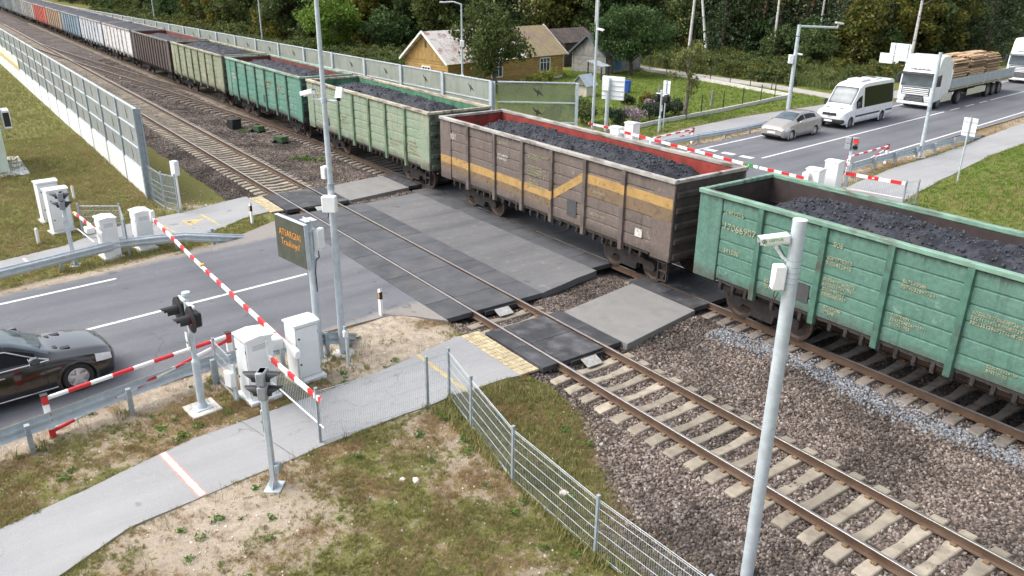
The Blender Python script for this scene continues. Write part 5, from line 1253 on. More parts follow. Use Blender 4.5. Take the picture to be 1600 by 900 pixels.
# ================================================================ vehicles
def carpaint(name, col, metal=.0, rough=.35, coat=.8, dustw=.45):
    m, N, L, P = nmat(name); co = objcoord(N, L)
    n = noise(N, L, co, 3, 4); c = mixc(N, L, maprange(N, L, n, .3, .8), col, tuple(x * .88 for x in col)); L.new(c, P.inputs['Base Color'])
    # road dust low on the body
    g = N.new('ShaderNodeNewGeometry'); sp = N.new('ShaderNodeSeparateXYZ'); L.new(g.outputs['Position'], sp.inputs[0])
    w = maprange(N, L, sp.outputs[2], .45, .0, 0., dustw); n2 = noise(N, L, co, 5, 5)
    mu = N.new('ShaderNodeMath'); mu.operation = 'MULTIPLY'; L.new(w, mu.inputs[0]); L.new(n2, mu.inputs[1])
    c2 = mixc(N, L, mu.outputs[0], c, (.30, .28, .25)); L.new(c2, P.inputs['Base Color'])
    P.inputs['Metallic'].default_value = metal; P.inputs['Roughness'].default_value = rough; P.inputs['Coat Weight'].default_value = coat; P.inputs['Coat Roughness'].default_value = .06
    return m
M_glass = mat('dark_car_glass', (.010, .011, .013), .10, 0, var=.05, spec=.15)
M_screen = mat('windscreen_glass', (.07, .095, .11), .04, 0, var=.3, scale=1.6, spec=.5)
M_tyre = mat('tyre_rubber', (.025, .025, .026), .85, var=.2, dirt=((.10, .09, .08), .5, .8, 6))
M_rim = mat('alloy_rim', (.68, .68, .68), .35, .6, var=.1)
M_rimdk = mat('dusty_steel_rim', (.20, .19, .18), .6, .5, var=.2)
M_chrome = mat('chrome', (.75, .75, .76), .15, 1.)
M_lamp = mat('headlamp_glass', (.72, .74, .76), .12, 0, spec=.9)
M_redlamp = mat('tail_lamp', (.35, .02, .02), .2)
M_plate = mat('number_plate_white', (.75, .76, .76), .5)
M_blackt = mat('black_trim', (.02, .02, .022), .55)

def wheel_part(t, x, y, r, w, side_, m_rim=M_rim, spokes=5):
    """wheel with tyre, rim and spokes; side_ -1 faces -Y"""
    g = link('wheel', None, t, (x, y, r), 0 if side_ < 0 else math.pi)
    RX = Matrix.Rotation(math.pi / 2, 4, 'X'); ri = r * .66
    MB().lathe([(ri, -w / 2 + .02), (r * .90, -w / 2), (r * .98, -w / 2 + .03), (r, 0), (r * .98, w / 2 - .03), (r * .90, w / 2), (ri, w / 2 - .02)], 28, Matrix.Rotation(-math.pi / 2, 4, 'X')).build('tyre', M_tyre, g)
    mb = MB().lathe([(ri, w / 2 - .03), (ri * .93, w / 2 - .015), (ri * .88, w / 2 - .05), (ri * .86, -w / 2 + .03)], 28, RX)
    mb.lathe([(ri * .86, w / 2 - .11), (0, w / 2 - .10)], 20, RX)
    for k in range(spokes):
        a = 2 * math.pi * k / spokes
        M_ = Matrix.Rotation(a, 4, 'Y')
        mb.prism([(-.045 * r / .33, 0), (-.03 * r / .33, ri * .9), (.03 * r / .33, ri * .9), (.045 * r / .33, 0)], -w / 2 + .03, -w / 2 + .07, 'y', M_)
    mb.cyl((0, -w / 2 + .02, 0), (0, -w / 2 + .08, 0), ri * .25, n=12).build('rim', m_rim, g)
    return g

def interp(tab, x):
    """smooth table lookup (monotone cubic)"""
    xs = np.array([r[0] for r in tab], float); out = []
    for c in range(1, len(tab[0])):
        ys = np.array([r[c] for r in tab], float); h = np.diff(xs); dl = np.diff(ys) / h; m_ = np.zeros(len(xs)); m_[0], m_[-1] = dl[0], dl[-1]
        for k in range(1, len(xs) - 1): m_[k] = 0 if dl[k - 1] * dl[k] <= 0 else 2 / (1 / dl[k - 1] + 1 / dl[k])
        k = np.clip(np.searchsorted(xs, x) - 1, 0, len(xs) - 2); s = (x - xs[k]) / h[k]
        out.append((1 + 2 * s) * (1 - s) ** 2 * ys[k] + s * (1 - s) ** 2 * h[k] * m_[k] + s * s * (3 - 2 * s) * ys[k + 1] + s * s * (s - 1) * h[k] * m_[k + 1])
    return out

def loft(t, tab, L_, paintm, wheels, glass, extra=(), dx=.045, seams=()):
    """car body as a lofted shell. tab rows: x, bottom z, belt z, top z, half-width low, half-width belt, half-width top.
    wheels: (x, radius of arch). glass: list of (name, material, x0, x1, zone) with zone 'side' or 'top'; extra the same for lamps"""
    X = np.arange(0, L_ + 1e-6, dx); zb, zs, zt, wl_, ws, wt = interp(tab, X)
    segs = [5, 7, 7, 3, 5]                                    # sill, lower side, window band, roof edge, roof
    rows = []
    def lerp(a, b, n, f=lambda q: q): return [(a[0] + (b[0] - a[0]) * f(k / n), a[1] + (b[1] - a[1]) * f(k / n)) for k in range(n)]
    P0 = (wl_ * .93, zb); P1 = (wl_, zb + .14); P2 = (ws, zs); P3 = (wt, zt - np.minimum(.07, (zt - zs) * .5)); P4 = (wt * .86, zt - .018); P5 = (wt * 0, zt)
    rows += lerp(P0, P1, segs[0])
    mid = (np.maximum(wl_, ws) * 1.012, (P1[1] + zs) * .52)
    for k in range(segs[1]):
        q = k / segs[1]; a = (1 - q) ** 2; b = 2 * q * (1 - q); c = q * q; rows.append((P1[0] * a + mid[0] * b + P2[0] * c, P1[1] * a + mid[1] * b + P2[1] * c))
    rows += lerp(P2, P3, segs[2]) + lerp(P3, P4, segs[3])
    for k in range(segs[4] + 1): q = k / segs[4]; rows.append((P4[0] * (1 - q), P4[1] + (P5[1] - P4[1]) * (1 - (1 - q) ** 2)))
    nr = len(rows); V = np.zeros((len(X), 2 * nr - 1, 3))
    for j, (w, z) in enumerate(rows):
        V[:, j, 0] = X; V[:, j, 1] = -w; V[:, j, 2] = z
        V[:, 2 * nr - 2 - j, 0] = X; V[:, 2 * nr - 2 - j, 1] = w; V[:, 2 * nr - 2 - j, 2] = z
    ncol = 2 * nr - 1
    # wheel arches: snap the edge loops on to the circle, drop what lies inside
    side_rows = [j for j in range(segs[0] + segs[1] + 1)]; side_rows += [2 * nr - 2 - j for j in side_rows]
    inside = np.zeros(V.shape[:2], bool)
    for wx, wr, wz in wheels:
        for j in side_rows:
            dxx, dz = V[:, j, 0] - wx, V[:, j, 2] - wz; d_ = np.hypot(dxx, dz) + 1e-9
            ins = d_ < wr; inside[:, j] |= ins & (d_ < wr - .012)
            near_ = np.abs(d_ - wr) < .02
            V[near_, j, 0] = wx + dxx[near_] / d_[near_] * wr; V[near_, j, 2] = wz + dz[near_] / d_[near_] * wr
            inside[near_, j] = False
    jb = segs[0] + segs[1]; jt = jb + segs[2]; je = jt + segs[3]
    groups = {}
    def owner(i, j):
        jj = j if j < nr - 1 else 2 * nr - 3 - j; xm = (X[i] + X[i + 1]) / 2
        for name, m_, x0, x1, zone, r0, r1 in list(glass) + list(extra):
            if x0 <= xm < x1 and ((zone == 'side' and jb + r0 <= jj < jt - r1) or (zone == 'top' and jt + r0 <= jj) or (zone == 'low' and r0 <= jj - segs[0] < r1)):
                return name + ('|L' if j < nr - 1 else '|R') if zone != 'top' else name, m_
        return 'body', paintm
    for i in range(len(X) - 1):
        for j in range(ncol - 1):
            q = ((i, j), (i + 1, j), (i + 1, j + 1), (i, j + 1))
            if any(inside[a] for a in q): continue
            k, m_ = owner(i, j); groups.setdefault(k, (m_, []))[1].append(q)
    ends = []
    body = None
    for k in sorted(groups, key=lambda q: q != 'body'):
        m_, qs = groups[k]; mp = {}; mb = MB()
        for q in qs:
            f = []
            for a in q:
                if a not in mp: mp[a] = len(mb.v); mb.v.append(tuple(V[a]))
                f.append(mp[a])
            mb.f.append(tuple(f))
        if k == 'body':
            for i in (0, len(X) - 1):
                b = len(mb.v); mb.v += [tuple(V[i, j]) for j in range(ncol)]; mb.f.append(tuple(range(b, b + ncol)))
        o = mb.build(k.split('|')[0], m_, t, True, 40 if k == 'body' else 60)
    for wx, wr, wz in wheels:                                # rolled wheel-arch lips
        for s in (-1, 1):
            mb = MB(); na = 40
            for k in range(na + 1):
                a = rad(-28 + 236 * k / na)
                for rr_, yy in ((wr - .012, -.05), (wr - .008, .004), (wr + .03, .012), (wr + .085, -.006), (wr + .085, -.05)):
                    x_ = wx + rr_ * math.cos(a); z_ = wz + rr_ * math.sin(a); wid = float(np.interp(x_, X, np.maximum(wl_, ws)))
                    lowf = max(0, (float(np.interp(x_, X, zs)) - .08 - z_)); top_in = max(0, .10 - lowf) * .35
                    mb.v.append((x_, s * (wid * 1.004 + yy - top_in), z_))
            for k in range(na):
                for q in range(4): mb.f.append((k * 5 + q, k * 5 + q + 1, k * 5 + q + 6, k * 5 + q + 5))
            mb.build('arch_lip', paintm, t, True, 60)
    for sx, r0, r1 in seams:                                # shut lines of doors and bonnet
        i = int(round(sx / dx))
        for sd_ in (0, 1):
            mb = MB()
            for j in range(r0, r1 + 1):
                jj = j if sd_ == 0 else 2 * nr - 2 - j; q = V[i, jj]; o_ = -.004 if sd_ == 0 else .004
                mb.v += [(q[0] - .006, q[1] + o_, q[2] + (.003 if j > jt else 0)), (q[0] + .006, q[1] + o_, q[2] + (.003 if j > jt else 0))]
            mb.f = [(2 * k, 2 * k + 1, 2 * k + 3, 2 * k + 2) for k in range(r1 - r0)]; mb.build('shut_line', M_blackt, t, False)
    wl = MB()
    wl.box(.12, L_ - .12, -float(np.max(wl_)) + .16, float(np.max(wl_)) - .16, float(np.min(zb)) + .02, float(np.min(zs)) - .05)
    wl.build('underbody', M_blackt, t)

# ---- black sedan, waiting at the barrier (X forward is towards the nose = 0)
def place(name, label, s_front, tc, heading):
    x, y = road(s_front, tc); return thing(name, label, 'car' if 'bus' not in name and 'truck' not in name else ('bus' if 'bus' in name else 'truck'), (x, y, -.03), heading)
t = place('sedan_car', 'glossy black sedan with alloy wheels waiting beside the striped guard frame', -10.30, 2.58, RZ - math.pi / 2)
tab = [(0, .34, .62, .70, .62, .60, .52), (.10, .22, .70, .785, .82, .78, .62), (.35, .19, .78, .87, .905, .875, .70), (.75, .18, .855, .945, .935, .91, .74), (1.20, .18, .92, 1.01, .935, .925, .76), (1.34, .18, .935, 1.06, .935, .925, .74), (1.72, .18, .95, 1.27, .935, .925, .70), (2.17, .18, .96, 1.46, .935, .925, .65), (2.65, .18, .965, 1.51, .935, .925, .64), (3.3, .18, .97, 1.495, .935, .925, .64), (3.85, .18, .975, 1.38, .935, .92, .64), (4.25, .19, .975, 1.18, .93, .91, .66), (4.6, .20, .97, 1.06, .92, .90, .70), (5.0, .24, .94, 1.01, .88, .85, .66), (5.18, .36, .80, .86, .78, .75, .6)]
K = carpaint('black_car_paint', (.004, .0045, .006), .0, .15, 1., .06); K.node_tree.nodes['Principled BSDF'].inputs['Coat IOR'].default_value = 1.5
loft(t, tab, 5.18, K, [(.90, .385, .34), (3.97, .385, .34)], [('windscreen', M_screen, 1.38, 2.22, 'top', 1, 0), ('rear_window', M_glass, 3.75, 4.5, 'top', 1, 0), ('side_window', M_glass, 1.66, 2.62, 'side', 1, 1), ('side_window', M_glass, 2.70, 3.85, 'side', 1, 1)], [('headlight', M_lamp, .14, .50, 'low', 4, 7), ('tail_light', M_redlamp, 4.95, 5.18, 'low', 4, 7)], .04, [(1.50, 3, 12), (2.66, 3, 19)])
for wx in (.90, 3.97):
    for s in (-1, 1): wheel_part(t, wx, s * .80, .345, .25, s)
for s in (-1, 1): MB().path([(1.42, s * .92, .985), (1.72, s * .875, 1.10), (2.17, s * .77, 1.335), (2.65, s * .725, 1.40), (3.3, s * .725, 1.385), (3.85, s * .745, 1.275), (4.2, s * .80, 1.12)], .015).build('chrome_trim', M_chrome, t)
for s in (-1, 1):
    MB().path([(1.42, s * .930, .965), (2.65, s * .932, .975), (4.2, s * .922, .985)], .013).build('chrome_trim', M_chrome, t)
    MB().path([(1.35, s * .938, .27), (3.5, s * .938, .27)], .016).build('sill_trim', M_chrome, t)
    mi = MB().box(1.62, 1.82, s * 1.04 - .09, s * 1.04 + .09, 1.0, 1.15, .035).build('mirror', K, t); MB().box(1.815, 1.825, s * 1.04 - .07, s * 1.04 + .07, 1.015, 1.135).build('mirror_glass', M_chrome, mi)
    for x in (2.40, 3.55): MB().box(x - .1, x + .1, s * .945 - .012, s * .945 + .012, .80, .83, .008).build('door_handle', M_chrome, t)
MB().box(-.012, .07, -.34, .34, .45, .66, .03).build('grille', M_chrome, t); MB().box(.03, .10, -.62, .62, .26, .36, .01).build('lower_intake', M_blackt, t)
MB().box(-.03, 0, -.26, .26, .34, .44, .004).build('number_plate', M_plate, t)
for s in (-1, 1):
    for k in (0, 1): MB().box(.88 + .24 * k, 1.10 + .24 * k, s * (.46 - .10 * k) - .07, s * (.46 - .10 * k) + .07, .935 + .03 * k, .980 + .028 * k).build('bonnet_vent', M_blackt, t)
    MB().cyl((.06, s * .66, .33), (.10, s * .66, .33), .06, n=12).build('fog_lamp', M_lamp, t)
    MB().path([(1.38, s * .1, 1.075), (1.5, s * .55, 1.13)], .01).build('wiper', M_blackt, t)
# ---- silver hatchback
t = place('hatchback_car', 'silver beige hatchback with arched roof waiting before the minibus', 27.95, -2.36, RZ + math.pi / 2)
Sv = carpaint('silver_beige_paint', (.43, .40, .36), .45, .36, .8)
tab = [(0, .34, .60, .68, .62, .59, .50), (.10, .22, .68, .79, .78, .74, .60), (.4, .19, .78, .93, .85, .81, .66), (.85, .18, .87, 1.06, .87, .84, .68), (1.2, .18, .92, 1.16, .87, .85, .67), (1.6, .18, .93, 1.30, .865, .85, .62), (2.05, .18, .95, 1.465, .865, .85, .57), (2.5, .18, .965, 1.50, .865, .85, .56), (3.0, .18, .985, 1.49, .865, .845, .57), (3.5, .18, 1.00, 1.43, .86, .835, .58), (4.0, .20, 1.03, 1.31, .85, .81, .60), (4.3, .24, 1.02, 1.20, .82, .78, .60), (4.45, .36, .90, .98, .76, .72, .56)]
loft(t, tab, 4.45, Sv, [(.87, .345, .30), (3.57, .345, .30)], [('windscreen', M_screen, 1.14, 2.02, 'top', 1, 0), ('rear_window', M_glass, 3.2, 4.15, 'top', 1, 0), ('side_window', M_glass, 1.45, 2.28, 'side', 2, 1), ('side_window', M_glass, 2.36, 3.62, 'side', 2, 1)], [('headlight', M_lamp, .16, .62, 'low', 4, 7), ('tail_light', M_redlamp, 4.2, 4.45, 'low', 4, 7)], .04, [(1.40, 3, 12), (2.32, 3, 19), (3.30, 5, 12)])
for wx in (.87, 3.57):
    for s in (-1, 1): wheel_part(t, wx, s * .745, .31, .20, s, M_rim, 6)
for s in (-1, 1): MB().box(1.42, 1.60, s * .98 - .08, s * .98 + .08, .96, 1.08, .035).build('mirror', Sv, t)
MB().box(-.01, .06, -.50, .50, .26, .36, .01).build('lower_intake', M_blackt, t); MB().box(.0, .06, -.42, .42, .575, .615, .01).build('grille', M_chrome, t); MB().box(-.035, 0, -.26, .26, .42, .53, .004).build('number_plate', M_plate, t)
for s in (-1, 1):
    MB().path([(1.2, s * .05, 1.12), (1.3, s * .55, 1.15)], .012).build('wiper', M_blackt, t)
    for x in (2.2, 3.2): MB().box(x - .1, x + .1, s * .872 - .012, s * .872 + .012, .78, .81, .008).build('door_handle', Sv, t)
# ---- minibus
t = place('minibus', 'white high roof minibus with dark side glass and roof vents', 34.40, -2.20, RZ + math.pi / 2)
Wh = carpaint('white_van_paint', (.80, .81, .82), .0, .35, .5)
tab = [(0, .42, .86, .95, .74, .72, .62), (.10, .30, .92, 1.06, .90, .84, .70), (.35, .28, 1.02, 1.17, .97, .92, .78), (.85, .28, 1.12, 1.30, .99, .97, .82), (1.05, .28, 1.14, 1.42, .99, .98, .83), (1.55, .28, 1.16, 1.98, .995, .985, .84), (1.95, .28, 1.17, 2.44, .995, .985, .82), (2.5, .28, 1.18, 2.66, .995, .985, .82), (3.2, .28, 1.18, 2.72, .995, .985, .83), (6.2, .28, 1.18, 2.72, .995, .985, .83), (6.75, .30, 1.18, 2.66, .99, .98, .82), (6.9, .40, 1.16, 2.52, .95, .94, .78)]
loft(t, tab, 6.9, Wh, [(1.0, .40, .35), (5.35, .40, .35)], [('windscreen', M_screen, 1.08, 1.93, 'top', 1, 0), ('rear_window', M_glass, 6.82, 6.9, 'top', 1, 0), ('side_window', M_glass, 1.55, 2.30, 'side', 0, 3), ('side_window', M_glass, 2.55, 6.72, 'side', 0, 1)], [('headlight', M_lamp, .10, .48, 'low', 5, 7), ('tail_light', M_redlamp, 6.8, 6.9, 'low', 3, 6), ('dark_side_strip', M_blackt, 1.5, 4.9, 'low', 2, 3), ('dark_side_strip', M_blackt, 5.75, 6.75, 'low', 2, 3)], .05, [(1.50, 2, 12), (2.42, 2, 17)])
for wx in (1.0, 5.35):
    for s in (-1, 1): wheel_part(t, wx, s * .86, .355, .24, s, M_rimdk, 8)
MB().box(-.06, .35, -.95, .95, .36, .62, .06).build('bumper', M_blackt, t); g = MB().box(-.02, .08, -.50, .50, .78, 1.0, .05).build('grille', M_blackt, t)
em = MB().lathe([(.105, -.012), (.12, -.012), (.12, .012), (.105, .012)], 24, Matrix.Translation((-.045, 0, .89)) @ Matrix.Rotation(math.pi / 2, 4, 'Y'))
for k in range(3): em.prism([(-.016, 0), (0, .11), (.016, 0)], -.055, -.035, 'x', Matrix.Translation((0, 0, .89)) @ Matrix.Rotation(2 * math.pi * k / 3, 4, 'X'))
em.build('emblem', M_chrome, g); MB().box(-.085, -.06, -.27, .27, .44, .56, .004).build('number_plate', M_plate, t)
for s in (-1, 1):
    MB().box(1.45, 1.62, s * 1.13 - .09, s * 1.13 + .09, 1.25, 1.62, .04).build('mirror', M_blackt, t)
    MB().box(.55, .85, s * .45 - .1, s * .45 + .1, 1.235, 1.25).build('bonnet_vent', M_blackt, t)
    MB().path([(1.12, s * .1, 1.47), (1.2, s * .7, 1.53)], .012).build('wiper', M_blackt, t)
MB().box(2.7, 3.9, -.52, .52, 2.70, 2.86, .06).build('roof_unit', Wh, t); MB().box(4.6, 5.6, -.5, .5, 2.70, 2.80, .03).build('roof_unit', Wh, t); MB().box(4.75, 5.4, -.3, .3, 2.80, 2.805).build('roof_hatch', M_blackt, t)

# ---- trucks
def truck(name, label, s_front, tc, load, cabh=3.75):
    t = place(name, label, s_front, tc, RZ + math.pi / 2); Wt = carpaint('white_truck_paint', (.78, .79, .79), .0, .38, .4)
    c = link('cab', MB().prism([(.0, .55), (.02, 1.55), (.10, 2.52), (.30, 2.70), (.55, cabh - .35), (.80, cabh - .05), (1.1, cabh), (2.15, cabh), (2.2, .95), (1.75, .9), (1.72, .62), (.30, .5)], -1.24, 1.24, 'y').mesh('cab', Wt), t)
    bv = c.modifiers.new('bevel', 'BEVEL'); bv.width = .07; bv.segments = 3; bv.limit_method = 'ANGLE'
    MB().prism([(-.012, 1.62), (.075, 2.50), (.10, 2.50), (.02, 1.62)], -1.12, 1.12, 'y').build('windscreen', M_screen, c)
    MB().prism([(.0, 2.50), (-.28, 2.44), (-.28, 2.48), (.06, 2.60)], -1.15, 1.15, 'y').build('sun_visor', M_blackt if load == 'timber' else M_screen, c)
    for s in (-1, 1):
        MB().prism([(.28, 1.65), (.36, 2.40), (1.1, 2.45), (1.15, 1.62)], s * 1.245 - .006, s * 1.245 + .006, 'y').build('side_window', M_glass, c)
        MB().box(.05, .25, s * 1.42 - .12, s * 1.42 + .12, 1.75, 2.45, .05).build('mirror', M_blackt, c)
        MB().box(-.03, .03, s * .95 - .2, s * .95 + .2, .72, .95, .02).build('headlight', M_lamp, c)
        MB().box(2.2, 2.9, s * 1.20 - .02, s * 1.20 + .02, 1.0, cabh - .35, .02).build('air_deflector', Wt, t)
        MB().box(1.75, 3.75, s * 1.18 - .04, s * 1.18 + .04, .42, .98, .04).build('side_skirt', mat('cream_skirt', (.62, .60, .48), .5, dirt=((.35, .32, .26), .5, .8, 3)), t)
    for k in range(4): MB().box(-.035, .0, -.95, .95, 1.02 + .13 * k, 1.10 + .13 * k, .012).build('grille_bar', Wt, c)
    MB().box(-.012, .01, -1.0, 1.0, 1.0, 1.56).build('grille', M_blackt, c); MB().prism([(-.75, .55), (.75, .55), (.62, .98), (-.62, .98)][::1], -.03, .01, 'x').build('lower_grille', M_blackt, c)
    for z in (.62, .72, .82, .90): MB().box(-.045, -.028, -.62, .62, z - .012, z + .012).build('grille_bar', M_grey, c)
    MB().box(-.05, .2, -1.22, 1.22, .30, .52, .05).build('bumper', Wt, c); MB().box(-.075, -.05, -.27, .27, .36, .47).build('number_plate', M_plate, c)
    for y in (-.45, -.15, .15, .45): MB().cyl((.22, y, 2.92), (.30, y, 2.92), .09, n=14).build('roof_lamp', M_lamp, c)
    MB().box(.26, .32, -.75, .75, 2.78, 2.82).build('lamp_bar', M_chrome, c)
    for wx in (1.42, 5.25):
        for s in (-1, 1): wheel_part(t, wx, s * 1.04, .50, .34, s, M_rimdk, 8)
    MB().box(1.0, 14.4, -.4, .4, .75, 1.02).build('chassis', M_blackt, t)
    # semi-trailer
    bed = MB().box(2.95, 16.4, -1.25, 1.25, 1.12, 1.28, .01).build('trailer_bed', M_blackt, t)
    MB().box(2.95, 3.05, -1.25, 1.25, 1.28, 2.7 if load == 'timber' else 3.9, .01).build('headboard', M_cab, t)
    for wx in (11.3, 12.6, 13.9):
        for s in (-1, 1): wheel_part(t, wx, s * 1.02, .50, .36, s, M_rimdk, 8)
    if load == 'timber':
        M_side = mat('grey_dropside', (.42, .46, .49), .5, .4, var=.08, dirt=((.3, .3, .29), .5, .8, 2))
        for s in (-1, 1):
            for k in range(4):
                x0 = 3.1 + k * 3.33; b_ = MB().box(x0, x0 + 3.25, s * 1.25 - .02, s * 1.25 + .02, 1.30, 2.02, .008).build('drop_side', M_side, t)
                for z in (1.48, 1.66, 1.84): MB().box(x0 + .02, x0 + 3.23, s * 1.275 - .008, s * 1.275 + .008, z - .012, z + .012).build('rib', M_side, b_)
                MB().box(x0 + 3.25, x0 + 3.33, s * 1.25 - .035, s * 1.25 + .035, 1.15, 2.08, .006).build('stanchion', M_galv, t)
            MB().box(3.05, 16.4, s * 1.255 - .004, s * 1.255 + .012, 1.18, 1.26).build('reflective_strip', M_yline, t)
            MB().box(6.8, 10.6, s * 1.18 - .03, s * 1.18 + .03, .50, .98, .02).build('side_guard', mat('cream_guard', (.60, .57, .40), .6), t)
    else: MB().box(3.1, 16.4, -1.25, 1.25, 1.3, 3.95, .03).build('box_body', M_cab, t)
    return t
t1 = truck('flatbed_truck', 'white flatbed truck loaded with pale timber behind the minibus', 46.8, -2.12, 'timber')
truck('box_truck', 'white truck waiting behind the timber truck', 69.5, -2.2, 'box', 3.9)
# the timber: bundles of uneven boards
M_wood = mat('sawn_timber', (.46, .30, .17), .85, var=.25, scale=3, rnd=.0, dirt=((.62, .47, .31), .5, .75, 6))
M_wood2 = mat('pale_sawn_timber', (.60, .44, .27), .85, var=.2, scale=3)
M_wood3 = mat('dark_sawn_timber', (.22, .14, .085), .85, var=.25, scale=3)
rt = random.Random(3); wlab = ['lower bundle of sawn boards behind the truck cab', 'bundle of sawn boards in the middle of the truck bed', 'bundle of sawn boards towards the rear of the truck bed']
Mt = Matrix.Translation((*road(46.8, -2.12), -.03)) @ Matrix.Rotation(RZ + math.pi / 2, 4, 'Z')
for k in range(3):
    g = link('timber_bundle', None, None); g.matrix_world = Mt @ Matrix.Translation((3.25 + k * 3.35, 0, 1.285)); tag(g, wlab[k].replace('lower ', ''), 'timber', 'timber bundles on the truck')
    H_ = (1.95, 2.12, 2.05)[k]; z = 0
    mbs = [MB(), MB(), MB()]
    while z < H_:
        th = rt.uniform(.04, .10); y = -1.16 + rt.uniform(-.07, .07)
        while y < 1.1:
            w = rt.uniform(.10, .24); x0, x1 = rt.uniform(-.05, .25), 3.1 + rt.uniform(-.4, .25)
            if z > H_ - .4 and rt.random() < .35: y += w; continue
            j = rt.choices((0, 1, 2), (5, 4, 2))[0]
            mbs[j].box(x0, x1, y, min(y + w, 1.17), z + rt.uniform(0, .02), z + th * rt.uniform(.7, 1.1))
            y += w + rt.uniform(.0, .06)
        z += th + rt.uniform(.0, .045)
    for mb, m_ in zip(mbs, (M_wood, M_wood2, M_wood3)): struct(mb.build('boards', m_, g, False), 'stuff')
# ================================================================ houses and garden
M_log = mat('yellow_board_paint', (.40, .255, .085), .8, var=.18, scale=2, dirt=((.26, .165, .07), .50, .78, 1.3, (.5, .5, 3)), rnd=.14)
M_log2 = mat('ochre_gable_boards', (.40, .25, .085), .8, var=.16, scale=3, rnd=.12)
M_frame = mat('white_window_frame', (.78, .78, .76), .6, var=.05)
M_pane = mat('window_pane', (.05, .06, .07), .08)
M_curt = mat('curtain', (.55, .54, .50), .9)
def tin(name, c1, c2, a, b, sc):
    m, N, L, P = nmat(name); co = objcoord(N, L)
    n = noise(N, L, co, sc, 6, .7, (1, .5, 1)); n2 = noise(N, L, co, 7, 5, .7)
    c = mixc(N, L, maprange(N, L, n, a, b), c1, c2); v = maprange(N, L, n2, .3, .7, .8, 1.15)
    hv = N.new('ShaderNodeHueSaturation'); L.new(c, hv.inputs['Color']); L.new(v, hv.inputs['Value']); L.new(hv.outputs[0], P.inputs['Base Color']); P.inputs['Roughness'].default_value = .7
    return m
M_tinw = tin('rusty_white_tin', (.62, .59, .56), (.31, .14, .10), .47, .66, 1.6)
M_tinm = tin('mossy_brown_tin', (.30, .24, .13), (.27, .19, .145), .45, .6, .8)
M_greyw = mat('weathered_grey_boards', (.27, .265, .25), .9, var=.2, scale=2, dirt=((.15, .13, .12), .5, .8, 2, (2, 2, .3)), rnd=.12)
M_darkw = mat('dark_barn_boards', (.075, .058, .05), .9, var=.25, scale=2, rnd=.15)
M_tar = mat('tar_roof', (.09, .10, .115), .7, var=.15, scale=2)
M_tinb = mat('bluish_tin', (.42, .48, .52), .5, .3, var=.15, scale=2)
def gable_house(t, W_, L_, he, hr, mroof, mwall, mgable, over=.35, boards=True, roof2=None, split=.5):
    """ridge along Y; local x across. walls as horizontal boards, roof as standing seam sheets"""
    if boards:
        n = max(4, int(he / .21)); bh = he / n
        for s in (-1, 1):
            me = MB().box(-.03, .03, 0, L_, .01, bh - .012, .008).mesh('board', mwall)
            for k in range(n): link('board', me, t, (s * W_ / 2, 0, k * bh))
        me = MB().box(-W_ / 2 + .04, W_ / 2 - .04, -.03, .03, .01, bh - .012, .008).mesh('board', mwall)
        for y in (0, L_):
            for k in range(n): link('board', me, t, (0, y, k * bh))
        for sx in (-1, 1):
            for y in (0, L_): MB().box(sx * W_ / 2 - .07, sx * W_ / 2 + .07, y - .07, y + .07, 0, he, .01).build('corner_board', mwall, t)
    MB().box(-W_ / 2 + .02, W_ / 2 - .02, .03, L_ - .03, 0, he).build('wall', mwall, t)
    nb = int(W_ / .17)
    for y, s in ((-.02, -1), (L_ + .02, 1)):
        for k in range(nb):
            x = -W_ / 2 + W_ * (k + .5) / nb; top = he + (hr - he) * (1 - abs(x) / (W_ / 2)) - .08
            if top > he + .05: MB().box(x - W_ / nb * .46, x + W_ / nb * .46, y - .02, y + .02, he - .12, top).build('gable_board', mgable, t, False)
    an = math.atan2(hr - he, W_ / 2); sl = (W_ / 2 + over) / math.cos(an); ns = max(4, int((L_ + 2 * over) / .75)); sw = (L_ + 2 * over) / ns
    for s in (-1, 1):
        r = link('roof', None, t, (0, 0, hr + .02))
        for k in range(ns):
            m_ = mroof if (roof2 is None or (k + .5) / ns < split) else roof2
            y = -over + sw * (k + .5)
            M_ = Matrix.Rotation(-an * s * -1, 4, 'Y')
            o = MB().box(0, sl, -sw / 2 + .004, sw / 2 - .004, -.02, .02).box(0, sl, sw / 2 - .03, sw / 2 - .004, .02, .05).build('roof_sheet', m_, r, False)
            o.location = (0, y, 0); o.rotation_euler = (0, an if s == 1 else math.pi - an, 0)
            if s == -1: o.rotation_euler = (math.pi, math.pi - an, 0)
        for y in (-over, L_ + over):
            MB().box(0, sl, -.05, .05, -.13, .03).build('verge_board', M_frame if roof2 else mroof, r, False)
            o = r.children[-1]; o.location = (0, y, 0); o.rotation_euler = (0, an if s == 1 else math.pi - an, 0)
